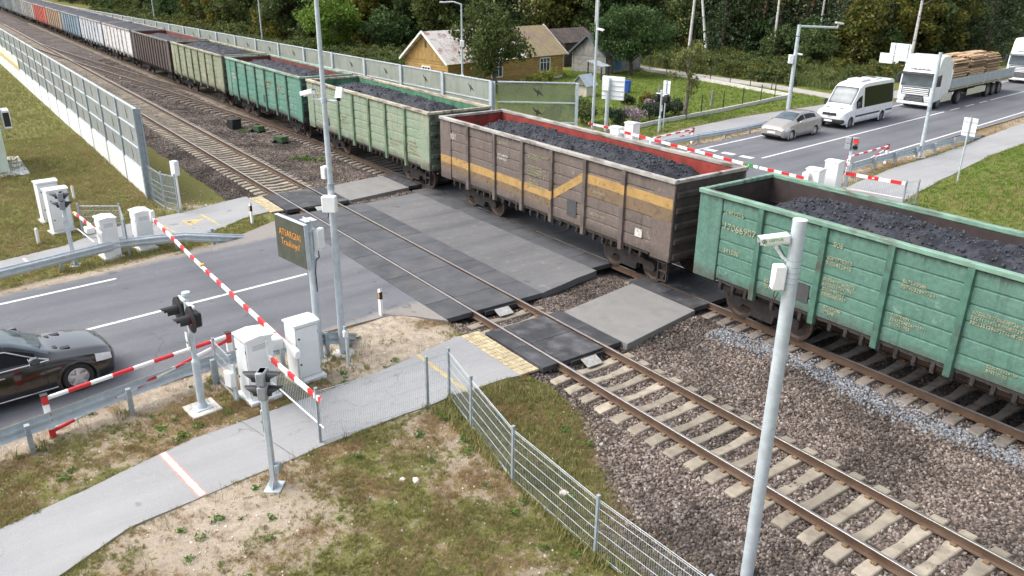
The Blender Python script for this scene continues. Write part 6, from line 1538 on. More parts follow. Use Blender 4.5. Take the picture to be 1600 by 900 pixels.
def window(t, x, y, z, w, h, face, panes=2):
    """face: '+x' or '-y'"""
    M_ = Matrix.Translation((x, y, z)) @ (Matrix.Rotation(math.pi / 2, 4, 'Z') if face == '+x' else Matrix.Identity(4))
    f = MB().box(-w / 2 - .09, w / 2 + .09, -.10, -.04, h + .0, h + .10, M=M_).box(-w / 2 - .09, w / 2 + .09, -.11, -.04, -.10, 0, M=M_).box(-w / 2 - .09, -w / 2, -.10, -.04, 0, h, M=M_).box(w / 2, w / 2 + .09, -.10, -.04, 0, h, M=M_)
    for k in range(1, panes + 1): f.box(-w / 2 + w * k / (panes + 1) - .03, -w / 2 + w * k / (panes + 1) + .03, -.095, -.045, .0, h, M=M_)
    f.box(-w / 2, w / 2, -.092, -.048, h * .68, h * .72, M=M_)
    fr = f.build('window', M_frame, t, False); struct(fr, None) if False else None
    for k in range(panes + 1):
        MB().box(-w / 2 + w * k / (panes + 1) + .03, -w / 2 + w * (k + 1) / (panes + 1) - .03, -.07, -.06, 0, h, M=M_).build('pane', M_pane, fr, False)
    MB().box(-w / 2 + .02, -w / 2 + w * .3, -.059, -.05, .0, h * .9, M=M_).build('curtain', M_curt, fr, False)
HR = rad(8.8)
t = thing('wooden_house', 'yellow board house with rusty tin roof and white windows behind the barrier', 'house', (-36.6, 22.5, -.2), HR)
gable_house(t, 5.5, 14.0, 2.45, 4.55, M_tinw, M_log, M_log2, .42, True, M_tinm, .62)
window(t, 2.75, 11.6, .75, 1.25, 1.15, '+x', 2); window(t, 2.75, 5.5, .75, 1.2, 1.15, '+x', 2); window(t, 0, 0, .75, 1.0, .95, '-y', 2)
MB().box(-.12, .12, -.07, -.045, 3.3, 3.85).build('gable_vent', M_darkw, t)
MB().box(2.7, 2.86, 0, 14, -.2, .25).build('foundation', M_concp, t); MB().box(-.3, .3, 6.6, 7.3, 4.2, 5.3, .02).build('chimney', mat('chimney_brick', (.33, .16, .11), .9, var=.2, scale=9), t)
t = thing('porch_roof', 'small tin lean-to roof on posts at the house corner', 'shelter', (-33.2, 38.3, -.35), HR)
MB().prism([(-.9, 1.75), (.9, 1.35), (.9, 1.39), (-.9, 1.79)], 0, 1.3, 'y').build('roof', M_tinb, t)
for (x, y) in ((-.8, .1), (.8, .1), (-.8, 1.2), (.8, 1.2)): MB().box(x - .05, x + .05, y - .05, y + .05, 0, 1.4 if x > 0 else 1.72).build('post', M_darkw, t)
t = thing('barn', 'dark weathered barn behind the yellow house', 'barn', (-44.5, 42.0, -.3), HR); gable_house(t, 4.2, 5, 2.7, 3.8, M_darkw, M_darkw, M_darkw, .3)
t = thing('shed', 'grey plastered shed with black roof under the round tree', 'shed', (-37.6, 41.5, -.35), rad(12)); gable_house(t, 4.0, 6.0, 2.1, 3.7, M_tar, M_greyw, M_greyw, .35, True)
MB().box(2.03, 2.07, 1.6, 2.6, .5, 1.7).build('door', mat('blue_door', (.06, .20, .33), .7), t)
t = thing('well_house', 'small well house with bluish pitched tin roof in the garden', 'well', (-25.7, 30.7, -.25), rad(15))
MB().box(-.6, .6, -.55, .55, 0, .95, .02).build('well_ring', mat('cream_plaster', (.60, .56, .46), .9, var=.1), t)
for s in (-1, 1):
    o = MB().box(0, 1.15, -.85, .85, -.02, .02).build('roof_sheet', M_tinb, t); o.location = (0, 0, 1.75); o.rotation_euler = (0, rad(48), 0) if s == 1 else (0, math.pi - rad(48), 0)
for y in (-.7, .7): MB().prism([(-.62, 1.0), (.62, 1.0), (0, 1.7)], y - .02, y + .02, 'y').build('gable', M_greyw, t)
t = thing('wheelie_bin', 'blue plastic wheelie bin on the lawn', 'bin', (-25.3, 34.9, -.2), .5); Bl = mat('blue_plastic', (.02, .09, .42), .5)
MB().prism([(-.27, 0), (.27, 0), (.33, .92), (-.33, .92)], -.28, .28, 'y').build('body', Bl, t); MB().box(-.36, .36, -.33, .33, .92, 1.0, .02).build('lid', Bl, t)
for x in (-.2, .2): MB().cyl((x - .03, .3, .1), (x + .03, .3, .1), .1, n=12).build('wheel', M_black, t)
# wire fence round the garden: dark posts on a concrete kerb
M_rustpost = mat('dark_fence_post', (.035, .028, .025), .8)
garden = [(-12.6, 22.6), (-13.3, 26), (-13.6, 28.6), (-13.95, 31.3), (-14.3, 34.0), (-14.75, 36.7), (-15.2, 39.4), (-15.65, 41.7), (-16.0, 44.4), (-18.3, 44.8), (-20.8, 45.2), (-23.4, 45.7), (-26.0, 46.1), (-29, 46.5), (-32.2, 46.9), (-34.7, 47.1), (-38, 47.4)]
t = thing('wire_fence', 'thin wire garden fence of dark posts on a concrete kerb', 'fence', (0, 0, 0))
for k, (x, y) in enumerate(garden): MB().cyl((x, y, -.2), (x, y, 1.28), .035, n=8).build('post', M_rustpost, t)
for a, b in zip(garden[:-1], garden[1:]):
    d = Vector(b) - Vector(a); M_ = Matrix.Translation((*a, 0)) @ Matrix.Rotation(math.atan2(d.y, d.x), 4, 'Z')
    MB().box(0, d.length - .01, -.07, .07, -.3, .10, .01, M_).build('kerb_beam', M_concp, t)
    w = MB()
    for z in (.4, .75, 1.1): w.cyl((*a, z), (*b, z), .004, n=4, caps=False)
    struct(w.build('wires', M_rustpost, t, False), 'stuff')
for (x, y, h, lab) in ((-16.4, 35.2, 1.25, 'stubby grey wooden post on the lawn'), (-17.9, 31.1, 1.75, 'leaning brown wooden post behind the small sign')):
    t = thing('wooden_post', lab, 'post', (x, y, -.25)); MB().cyl((0, 0, 0), (.03, .02, h), .10, .085, 9).build('post', M_greyw, t)
# concrete power poles
M_pole = mat('pale_concrete_pole', (.60, .59, .56), .85, var=.1, scale=2)
t = thing('power_pole', 'braced pale concrete power pole at the forest edge', 'power pole', (-43, 61.8, -.2)); MB().cyl((0, 0, 0), (.5, -.1, 11), .19, .13, 12).build('pole', M_pole, t); MB().cyl((2.3, .6, 0), (.75, 0, 9.4), .16, .13, 12).build('brace', M_pole, t)
t = thing('power_pole', 'single grey power pole behind the shed', 'power pole', (-52, 55.0, -.2)); MB().cyl((0, 0, 0), (0, 0, 10.5), .16, .11, 12).build('pole', M_pole, t)
# ================================================================ plants
def leaf_mat(name, stops, trans=.35, hue=.0):
    m, N, L, P = nmat(name)
    at = N.new('ShaderNodeAttribute'); at.attribute_name = 'tone'; oi = N.new('ShaderNodeObjectInfo')
    g = N.new('ShaderNodeNewGeometry'); n = noise(N, L, g.outputs['Position'], .8, 3, .6)
    a = N.new('ShaderNodeMath'); a.operation = 'MULTIPLY_ADD'; a.inputs[1].default_value = .55; L.new(at.outputs['Fac'], a.inputs[0])
    b = N.new('ShaderNodeMath'); b.operation = 'MULTIPLY_ADD'; b.inputs[1].default_value = .6; b.inputs[2].default_value = -.15; L.new(n, b.inputs[0]); L.new(b.outputs[0], a.inputs[2])
    c = N.new('ShaderNodeMath'); c.operation = 'MULTIPLY_ADD'; c.inputs[1].default_value = .25; L.new(oi.outputs['Random'], c.inputs[0]); L.new(a.outputs[0], c.inputs[2])
    d = N.new('ShaderNodeMath'); d.operation = 'SUBTRACT'; d.inputs[1].default_value = .12; L.new(c.outputs[0], d.inputs[0])
    r = ramp(N, stops); L.new(d.outputs[0], r.inputs[0]); L.new(r.outputs[0], P.inputs['Base Color']); P.inputs['Roughness'].default_value = .6; P.inputs['Specular IOR Level'].default_value = .25
    tl = N.new('ShaderNodeBsdfTranslucent'); L.new(r.outputs[0], tl.inputs[0]); mx = N.new('ShaderNodeMixShader'); mx.inputs[0].default_value = trans
    L.new(P.outputs[0], mx.inputs[1]); L.new(tl.outputs[0], mx.inputs[2]); L.new(mx.outputs[0], N['Material Output'].inputs['Surface']); return m
L_dark = leaf_mat('dark_foliage', [(0, (.036, .060, .021)), (.45, (.085, .125, .041)), (.75, (.14, .178, .055)), (1, (.21, .225, .07))])
L_olive = leaf_mat('olive_foliage', [(0, (.040, .060, .018)), (.45, (.10, .132, .038)), (.8, (.17, .19, .058)), (1, (.24, .235, .07))])
L_bright = leaf_mat('bright_foliage', [(0, (.05, .10, .015)), (.45, (.13, .22, .030)), (.8, (.22, .32, .05)), (1, (.31, .38, .08))])
L_round = leaf_mat('round_tree_foliage', [(0, (.025, .055, .018)), (.45, (.065, .115, .036)), (.8, (.12, .18, .055)), (1, (.19, .24, .075))])
L_autumn = leaf_mat('autumn_foliage', [(0, (.040, .055, .012)), (.4, (.10, .115, .022)), (.7, (.22, .18, .035)), (1, (.42, .26, .03))])
L_sparse = leaf_mat('thin_yellowing_foliage', [(0, (.07, .09, .03)), (.5, (.17, .19, .06)), (1, (.30, .27, .09))])
L_spruce = leaf_mat('conifer_needles', [(0, (.020, .036, .018)), (.5, (.048, .074, .035)), (.85, (.082, .108, .048)), (1, (.125, .125, .06))], .12)
L_hedge = leaf_mat('hedge_foliage', [(0, (.018, .035, .018)), (.5, (.045, .070, .036)), (1, (.10, .13, .065))])
L_shrub = leaf_mat('yellow_green_shrub', [(0, (.09, .12, .02)), (.5, (.22, .24, .05)), (1, (.40, .37, .09))])
L_flower = leaf_mat('pale_pink_asters', [(0, (.05, .08, .04)), (.35, (.14, .13, .12)), (.6, (.40, .30, .36)), (1, (.58, .46, .54))], .2)
L_weed = leaf_mat('tall_weeds', [(0, (.045, .075, .02)), (.45, (.11, .15, .042)), (.8, (.20, .21, .075)), (1, (.30, .25, .12))], .3)
L_grass = leaf_mat('grass_blades', [(0, (.10, .12, .03)), (.35, (.22, .235, .07)), (.65, (.38, .34, .15)), (1, (.56, .47, .27))], .3)
L_dry = leaf_mat('dry_grass_blades', [(0, (.16, .095, .045)), (.4, (.32, .22, .11)), (1, (.54, .43, .26))], .3)
L_lawn = leaf_mat('lawn_blades', [(0, (.06, .12, .015)), (.5, (.14, .23, .03)), (1, (.25, .32, .07))], .3)
L_plant = leaf_mat('weed_leaves', [(0, (.05, .11, .02)), (.5, (.11, .21, .04)), (1, (.20, .30, .07))], .3)
B_brown = mat('brown_bark', (.085, .062, .045), .95, var=.3, scale=4, bump=.6, bscale=18)
B_pine = mat('pine_bark', (.16, .095, .06), .95, var=.3, scale=3, bump=.6, bscale=14, dirt=((.09, .075, .06), .45, .7, 1))
B_grey = mat('grey_bark', (.14, .12, .10), .95, var=.25, scale=4, bump=.5, bscale=16)
B_birch = mat('birch_bark', (.62, .60, .56), .85, var=.1, scale=3, dirt=((.06, .055, .05), .58, .64, 3, (.6, .6, 3)))

def leaves(C, n, size, rs, up=.25, aspect=.6):
    """leaf-sized quads around the points C"""
    d = rs.normal(size=(n, 3)); d[:, 2] += up; d /= np.linalg.norm(d, axis=1)[:, None]
    a = np.cross(d, rs.normal(size=(n, 3))); a /= np.linalg.norm(a, axis=1)[:, None]; b = np.cross(d, a)
    s = size * rs.uniform(.6, 1.35, (n, 1))
    V = np.stack([C - a * s, C - b * s * aspect + d * s * .15, C + a * s, C + b * s * aspect + d * s * .15], 1).reshape(-1, 3)
    return V, np.arange(4 * n).reshape(n, 4), np.repeat(rs.rand(n), 4)
def leaf_mesh(name, m, C, size, rs, up=.25, aspect=.6):
    V, F_, T_ = leaves(np.asarray(C), len(C), size, rs, up, aspect); me = rawmesh(name, V, F_, m, False)
    a = me.attributes.new('tone', 'FLOAT', 'POINT'); a.data.foreach_set('value', T_.astype(np.float32)); return me
def clump_points(cl, n, rs, shell=.55):
    """points in lumps; cl rows x, y, z, r"""
    cl = np.asarray(cl, float); w = cl[:, 3] ** 2.2; k = rs.choice(len(cl), n, p=w / w.sum())
    d = rs.normal(size=(n, 3)); d /= np.linalg.norm(d, axis=1)[:, None]; r = cl[k, 3] * (shell + (1 - shell) * rs.rand(n)) * (1 + .18 * rs.normal(size=n))
    return cl[k, :3] + d * r[:, None] * np.array([1, 1, .8])
def wood(name, m, H_, r0, limbs, rs, r1=.03, lean=.02, n=8, straight=False):
    mb = MB(); p = Vector((0, 0, -.2)); pts = [p]; ns = 7
    for k in range(1, ns + 1):
        q = Vector((lean * H_ * k / ns + (0 if straight else rs.normal() * .018 * H_), (0 if straight else rs.normal() * .018 * H_), H_ * k / ns)); pts.append(q)
    rr = [r0 * (1 - k / ns) ** .8 + r1 for k in range(ns + 1)]; rr[0] = r0 * 1.35
    for k in range(ns): mb.cyl(pts[k], pts[k + 1], rr[k], rr[k + 1], n, k in (0, ns - 1))
    for (zf, tip, r) in limbs:
        f = zf * ns; k = min(int(f), ns - 1); a = pts[k].lerp(pts[k + 1], f - k); t_ = Vector(tip); mid = a.lerp(t_, .5) + Vector((0, 0, -.04 * (t_ - a).length + .12))
        mb.cyl(a, mid, r, r * .6, 6, False); mb.cyl(mid, t_, r * .6, r * .2, 6, False)
    return mb.mesh(name, m)
def broad(name, H_, cz, rx, rz_, ncl, clr, nleaf, lsize, lm, bark, seed, r0=.18, lean=.01, gap=.0, shell=.55):
    rs = np.random.RandomState(seed); cl = []; guard = 0
    while len(cl) < ncl and guard < 5000:
        guard += 1; d = rs.normal(size=3); d /= np.linalg.norm(d); q = rs.rand() ** .4
        c = np.array([d[0] * rx * q, d[1] * rx * q, cz + d[2] * rz_ * q]); 
        if c[2] < cz - rz_ * .98: continue
        cl.append((*c, clr * rs.uniform(.65, 1.3)))
    P_ = clump_points(cl, nleaf, rs, shell)
    limbs = [(min(.95, max(.22, (c[2] - .35 * rx) / H_)), c[:3], r0 * .35) for c in cl[::2]]
    return wood(name + '_trunk', bark, min(H_, cz + rz_ * .6), r0, limbs, rs, lean=lean), leaf_mesh(name + '_crown', lm, P_, lsize, rs)
def spruce(seed, H_, z0, lm=L_spruce):
    rs = np.random.RandomState(seed); C = []
    nl = int(H_ / .55)
    for k in range(nl):
        z = z0 + (H_ - z0) * k / nl; R_ = (.30 * H_) * (1 - (z - z0 * .4) / H_) ** .85 + .2
        nb = rs.randint(6, 9); a0 = rs.rand() * 6.28
        for b in range(nb):
            a = a0 + 6.283 * b / nb + rs.normal() * .15; L_ = R_ * rs.uniform(.7, 1.12); m_ = int(9 * L_)
            t_ = rs.rand(m_) ** .7; x = t_ * L_; w = .22 * (1 - t_ * .6) + .05
            px = np.cos(a) * x + rs.normal(size=m_) * w * .7; py = np.sin(a) * x + rs.normal(size=m_) * w * .7; pz = z - .28 * x + .05 * x * x / max(L_, .1) - np.abs(rs.normal(size=m_)) * .16
            C.append(np.stack([px, py, pz], -1))
    C = np.concatenate(C); return wood('spruce_trunk', B_brown, H_, .17, [], rs, straight=True), leaf_mesh('spruce_crown', lm, C, .17, rs, .1, .45)
def pine(seed, H_):
    rs = np.random.RandomState(seed); cl = []; limbs = []
    for k in range(16):
        z = H_ * rs.uniform(.52, 1.0); a = rs.rand() * 6.28; q = rs.uniform(.3, 1) * (2.6 - 1.6 * (z / H_ - .5) * 2); cl.append((math.cos(a) * q, math.sin(a) * q, z, rs.uniform(.6, 1.05))); limbs.append((z / H_ * .96, cl[-1][:3], .05))
    for k in range(16):
        z = H_ * rs.uniform(.12, .5); a = rs.rand() * 6.28; q = rs.uniform(.6, 1.7); limbs.append((z / H_, (math.cos(a) * q, math.sin(a) * q, z - .1), .02))
    return wood('pine_trunk', B_pine, H_, .19, limbs, rs, r1=.06, straight=True), leaf_mesh('pine_crown', L_spruce, clump_points(cl, 1700, rs, .3), .20, rs, .1, .4)
def birch(seed, H_):
    rs = np.random.RandomState(seed); cl = [(rs.normal() * 1.3, rs.normal() * 1.3, H_ * rs.uniform(.35, 1), rs.uniform(.5, .9)) for _ in range(22)]
    return wood('birch_trunk', B_birch, H_, .13, [(c[2] / H_ * .9, c[:3], .012) for c in cl[::3]], rs, lean=.015, straight=True), leaf_mesh('birch_crown', L_autumn, clump_points(cl, 1500, rs, .3), .13, rs)
def plant_tree(kind, meshes, x, y, label, group, rz=0., sc=1., name=None, cat='tree'):
    t = thing(name or kind, label, cat, (x, y, G(x, y) if abs(x) < 800 else -.2), rz, group); t.scale = (sc, sc, sc)
    link('trunk', meshes[0], t); link('crown', meshes[1], t); return t
# ---- garden trees that can be told apart
plant_tree('ash_tree', broad('ash', 7.6, 4.3, 3.3, 3.3, 46, .95, 7600, .17, L_bright, B_grey, 1, .2), -66.5, 26.8, 'bright green leafy tree right behind the noise barrier', None, 0, 1.0)
plant_tree('apple_tree', broad('apple', 6.8, 4.2, 3.1, 2.7, 44, .9, 7600, .14, L_olive, B_grey, 2, .17), -31.3, 25.6, 'dense apple tree hiding the middle of the yellow house', None, .5)
plant_tree('willow_tree', broad('round', 6.6, 4.1, 3.7, 2.35, 52, .85, 9000, .14, L_round, B_brown, 3, .17), -33.7, 43.5, 'round topped dark green tree on the lawn beside the shed', None)
plant_tree('willow_tree', broad('round2', 5.0, 3.6, 1.6, 1.5, 14, .7, 2000, .14, L_round, B_brown, 33, .07), -35.2, 42.4, 'thin second stem tree beside the round topped tree', None)
plant_tree('plum_tree', broad('plum', 5.4, 3.4, 1.35, 1.9, 26, .45, 1500, .10, L_sparse, B_grey, 4, .13, .02, 0, .2), -13.8, 29.5, 'thin half bare tree with yellowing leaves by the garden kerb', None)
shrubs_ = [(-33.0, 32.6, 1.3, L_shrub, 'yellow green shrub under the house window beside the lean-to', 2.0), (-31.3, 30.0, 1.2, L_shrub, 'yellow green shrub below the apple tree', 1.8), (-29.6, 27.4, 1.0, L_shrub, 'pale shrub at the foot of the apple tree towards the train', 1.5),
    (-16.2, 22.3, 1.5, L_olive, 'leafy bush close behind the end of the clear panels', 1.6), (-19.5, 24.6, 1.3, L_round, 'dark bush seen through the clear noise panels', 1.6), (-18.0, 21.2, 1.2, L_hedge, 'low dark bush at the foot of the clear panels', 1.4),
    (-20.6, 30.6, .8, L_hedge, 'low grey green bush on the lawn near the bin', 1.1), (-20.3, 32.4, .8, L_autumn, 'low rusty bush on the lawn near the bin', 1.2), (-19.0, 31.2, .6, L_flower, 'small mauve flowering clump on the lawn', .8),
    (-14.5, 23.9, 1.15, L_hedge, 'dark hedge bush at the garden corner by the cabinets', 1.35), (-14.3, 25.3, 1.15, L_flower, 'hedge bush covered in pale pink asters', 1.3), (-14.6, 26.9, 1.2, L_hedge, 'dark hedge bush beside the pink asters', 1.35), (-14.8, 28.4, 1.2, L_hedge, 'dark hedge bush behind the twin signal', 1.3), (-15.2, 30.0, 1.1, L_hedge, 'dark hedge bush beside the thin tree', 1.3)]
for k, (x, y, h, lm, lab, w) in enumerate(shrubs_):
    rs = np.random.RandomState(200 + k); cl = [(rs.uniform(-1, 1) * w * .45, rs.uniform(-1, 1) * w * .45, h * rs.uniform(.35, .75), h * rs.uniform(.28, .42)) for _ in range(10)]
    t = thing('bush', lab, 'bush', (x, y, G(x, y)), 0, 'garden bushes'); link('crown', leaf_mesh('bush_crown', lm, clump_points(cl, 1500, rs, .5), .075 if lm is not L_flower else .06, rs), t)
    MB().cyl((0, 0, -.1), (0, 0, h * .5), .05, .02, 6).build('trunk', B_brown, t)
# ---- the forest: every trunk is a tree of its own
kinds = {
    'spruce': [spruce(s, h, z) for s, h, z in ((11, 13, .6), (12, 16, 1.2), (13, 10, .4))],
    'pine': [pine(s, h) for s, h in ((21, 17), (22, 19), (23, 16))],
    'broad': [broad('maple%d' % s, h, h * .50, r, h * .46, 50, 1.05, 5600, .21, L_dark if s != 32 else L_olive, B_brown, s, .17) for s, h, r in ((31, 10, 3.1), (32, 8.5, 2.9), (33, 11, 3.2))],
    'autumn': [broad('autumn%d' % s, h, h * .48, r, h * .44, 50, 1.0, 5600, .20, L_autumn, B_brown, s, .17) for s, h, r in ((41, 10, 3.4), (42, 8, 2.6))],
    'shrubtree': [broad('hazel%d' % s, 4.6, 2.3, 2.1, 2.1, 30, .75, 3200, .16, lm, B_brown, s, .08) for s, lm in ((51, L_olive), (52, L_dark), (53, L_round))],
    'birch': [birch(s, h) for s, h in ((61, 15), (62, 17))]}
LAB = {'spruce': ('spruce_tree', 'dark spruce with low drooping branches in the forest'), 'pine': ('pine_tree', 'tall bare trunked pine in the dark forest'), 'broad': ('broadleaf_tree', 'leafy green broadleaf tree at the forest edge'), 'autumn': ('maple_tree', 'maple turning yellow at the forest edge by the road'), 'shrubtree': ('hazel_shrub', 'low bushy hazel in front of the forest'), 'birch': ('birch_tree', 'slender white birch at the forest edge')}
edge = [(-260, 25.5), (-190, 27), (-130, 28.5), (-95, 29.5), (-78, 31), (-66, 33), (-61, 40), (-60, 50), (-57, 60), (-50, 66.5), (-42, 68), (-34, 67.5), (-27, 65), (-23.5, 66.5), (-24.5, 76), (-29, 100), (-38, 140), (-52, 220)]
rf = random.Random(5); taken = []
E_ = [Vector(p) for p in edge]; cum = [0]
for a, b in zip(E_[:-1], E_[1:]): cum.append(cum[-1] + (b - a).length)
def edge_at(s):
    for k in range(len(E_) - 1):
        if s <= cum[k + 1] or k == len(E_) - 2:
            f = (s - cum[k]) / (cum[k + 1] - cum[k]); d = (E_[k + 1] - E_[k]).normalized(); return E_[k].lerp(E_[k + 1], f), Vector((-d.y, d.x))
rows_ = [(0.0, 3.6, (('broad', 3), ('shrubtree', 5), ('autumn', 1))), (3.4, 3.9, (('broad', 4), ('spruce', 5), ('pine', 2), ('birch', 1))), (7.2, 4.3, (('spruce', 6), ('pine', 5), ('broad', 1))), (11.5, 5.0, (('spruce', 6), ('pine', 5))), (17, 5.5, (('spruce', 4), ('pine', 5))), (24, 6.5, (('spruce', 5), ('pine', 3)))]
count = 0
for off, sp, mix in rows_:
    s = rf.uniform(0, sp)
    while s < cum[-1]:
        p, nn = edge_at(s); far = p.x < -140 or p.y > 115
        q = p + nn * (off + rf.uniform(-1.2, 1.2)) + Vector((rf.uniform(-.8, .8), rf.uniform(-.8, .8)))
        s += sp * rf.uniform(.75, 1.3) * (1.7 if far else 1.)
        k = rf.choices([m_[0] for m_ in mix], [m_[1] for m_ in mix])[0]
        if q.x < -56 and off < 4 and k in ('spruce', 'pine') and rf.random() < .6: k = rf.choice(('broad', 'shrubtree'))
        if off == 0 and q.y > 62 and q.x > -33: k = rf.choice(('autumn', 'broad', 'broad', 'shrubtree'))
        if -36 < q.x < -24 and q.y < 70 and off == 0 and k == 'broad': k = 'autumn'
        if any((q - o).length < (2.0 if off < 3 else 2.4) for o in taken[-160:]): continue
        if abs(q.x * CR + q.y * SR) < 9.5: continue
        if -56 < q.x < -30 and 18 < q.y < 57: continue
        taken.append(q); nm, lab = LAB[k]
        plant_tree(nm, rf.choice(kinds[k]), q.x, q.y, lab, 'forest ' + nm.replace('_', ' ') + 's', rf.uniform(0, 6.28), rf.uniform(.85, 1.2)); count += 1
for (x, y) in ((-34.4, 66.2), (-20.2, 69.5), (-27.8, 90)): plant_tree('birch_tree', kinds['birch'][0], x, y, LAB['birch'][1], 'forest birch trees', rf.uniform(0, 6), 1.05)
# ---- weeds, grass and litter nobody could count
def tuft(m, seed, nb, h, w, spread, lean=.5):
    rs = np.random.RandomState(seed); V, F_, T_ = [], [], []
    for k in range(nb):
        a = rs.rand() * 6.283; b = np.array([rs.normal() * spread, rs.normal() * spread, 0]); d = np.array([math.cos(a), math.sin(a), 0]); s = np.array([-d[1], d[0], 0]) * w * rs.uniform(.6, 1.2); hh = h * rs.uniform(.55, 1.15); ln = hh * lean * rs.uniform(.2, 1.2)
        i = len(V); m1 = b + d * ln * .35 + np.array([0, 0, hh * .6]); tp = b + d * ln + np.array([0, 0, hh]); V += [b - s, b + s, m1 + s * .8, m1 - s * .8, tp + s * .15, tp - s * .15]; F_ += [(i, i + 1, i + 2, i + 3), (i + 3, i + 2, i + 4, i + 5)]; T_ += [rs.rand()] * 6
    me = rawmesh('tuft', np.array(V), np.array(F_), m); a = me.attributes.new('tone', 'FLOAT', 'POINT'); a.data.foreach_set('value', np.array(T_, np.float32)); return me
def sample(x0, x1, y0, y1, dens, f):
    u, v = rect_pts(x0, x1, y0, y1, dens); w = f(u, v) > R.rand(len(u)); return u[w], v[w]
def inpoly(u, v, poly):
    r = np.zeros(len(u), bool); n = len(poly)
    for i in range(n):
        (x1, y1), (x2, y2) = poly[i], poly[(i + 1) % n]; c = ((y1 > v) != (y2 > v)) & (u < (x2 - x1) * (v - y1) / (y2 - y1 + 1e-12) + x1); r ^= c
    return r
hard = [pN + pS[::-1], lN + lS[::-1], rN + rS[::-1], fN + fS[::-1], [(-60, 52), (-46, 50.2), (-36, 49.6), (-28, 49.4), (-21, 49.4), (-14.5, 48.4), (-11.6, 47.5), (-11.6, 45), (-14.9, 46.6), (-21, 47.6), (-28, 47.5), (-36, 47.6), (-46, 48), (-60, 49.6)], nearL + nearR[::-1], farL + farR[::-1]]
def free(u, v):
    ok = np.ones(len(u), bool)
    for p in hard: ok &= ~inpoly(u, v, p)
    return ok & ~((v > -1.9) & (v < 8.7) & (gz(u, v) < -.3) & (np.abs(u) < 40) & (v > -1.3))
def put(name, u, v, s0, s1, meshes, tilt=.15, zoff=-.01):
    ok = free(u, v); u, v = u[ok], v[ok]; return scatter(name, np.stack([u, v, gz(u, v) + zoff], -1), R.uniform(s0, s1, len(u)), meshes, tilt)
gw = lambda k: (lambda u, v: zones(u, v)[k])
T_g = [tuft(L_grass, 300 + k, 11, .115, .0055, .028) for k in range(4)]; T_d = [tuft(L_dry, 310 + k, 10, .12, .0045, .035, .9) for k in range(4)]; T_l = [tuft(L_lawn, 320 + k, 8, .10, .008, .05) for k in range(3)]
T_w = [tuft(L_weed, 330 + k, 26, .62, .016, .26, .8) for k in range(4)]
def clumped(k, lo, hi, sc=3.2):
    return lambda u, v: sst(lo, hi, zones(u, v)[k] * .55 + fbm(u + 9 * k, v - 5, sc, 3) * .6)
u, v = sample(5, 18.5, -14, -1.5, 900, clumped(0, .46, .84)); put('grass_tufts', u, v, .25, .8, T_g)
u, v = sample(9.7, 18.5, -4.2, -1.6, 420, lambda u, v: np.where(gz(u, v) > bz(u, v) + .015, sst(.35, .6, fbm(u, v, 1.6, 3)), 0)); put('grass_tufts', u, v, .5, 1.35, T_g)
u, v = sample(5, 18.5, -14, -1.5, 900, clumped(1, .52, .88, 2.6)); put('dry_grass_tufts', u, v, .25, .8, T_d, .6)
u, v = sample(-30, -3.8, -13.5, -5.4, 130, clumped(0, .40, .75, 1.6)); u2, v2 = sample(-9.5, -3.8, -6, -2.4, 150, clumped(0, .45, .8)); put('grass_tufts', np.r_[u, u2], np.r_[v, v2], .5, 1.15, T_g)
u, v = sample(-30, -3.8, -13.5, -5.4, 75, clumped(1, .5, .85, 1.4)); put('dry_grass_tufts', u, v, .5, 1.2, T_d, .5)
u, v = sample(-70, -30, -13, -5.6, 22, lambda u, v: .9 * np.ones_like(u)); put('grass_tufts', u, v, .9, 1.8, T_g)
u, v = sample(-40, -13, 20, 47, 26, gw(2)); put('lawn_tufts', u, v, .7, 1.3, T_l)
u, v = sample(3, 24, 17, 46, 46, lambda u, v: zones(u, v)[2] * .8 + .1 * 0); put('lawn_tufts', u, v, .7, 1.5, T_l)
u, v = sample(3, 24, 17, 46, 12, lambda u, v: .8 * sst(5, 8, u)); put('dry_grass_tufts', u, v, .9, 1.7, T_d, .4)
u, v = sample(-12, 6, 18, 60, 26, lambda u, v: np.where(np.abs(np.abs(u * CR + v * SR) - 6.0) < 1.8, .75, .0)); put('dry_grass_tufts', u, v, .6, 1.3, T_d, .4)
u, v = sample(-13.8, -9, 20, 60, 40, lambda u, v: .8 * np.ones_like(u)); put('lawn_tufts', u, v, .6, 1.2, T_l)
# blades that hide the edges of the paths
eu, ev = [], []
for pl in (pN, pS, lN, lS, rN, rS, fN, fS, nearL[:-6], nearR[:-8]):
    for a, b in zip(pl[:-1], pl[1:]):
        if max(abs(a[0]), abs(a[1])) > 45 or max(abs(b[0]), abs(b[1])) > 45: continue
        n = int(math.dist(a, b) * 42); q = R.rand(n); L_ = math.dist(a, b); j = R.normal(0, .05, n)
        eu.append(a[0] + (b[0] - a[0]) * q - (b[1] - a[1]) / L_ * j); ev.append(a[1] + (b[1] - a[1]) * q + (b[0] - a[0]) / L_ * j)
eu, ev = np.concatenate(eu), np.concatenate(ev); w = fbm(eu, ev, 1.1, 3) > .42; eu, ev = eu[w], ev[w]; h_ = len(eu) // 2
put('grass_tufts', eu[:h_], ev[:h_], .3, .9, T_g); put('dry_grass_tufts', eu[h_:], ev[h_:], .3, .9, T_d, .6)
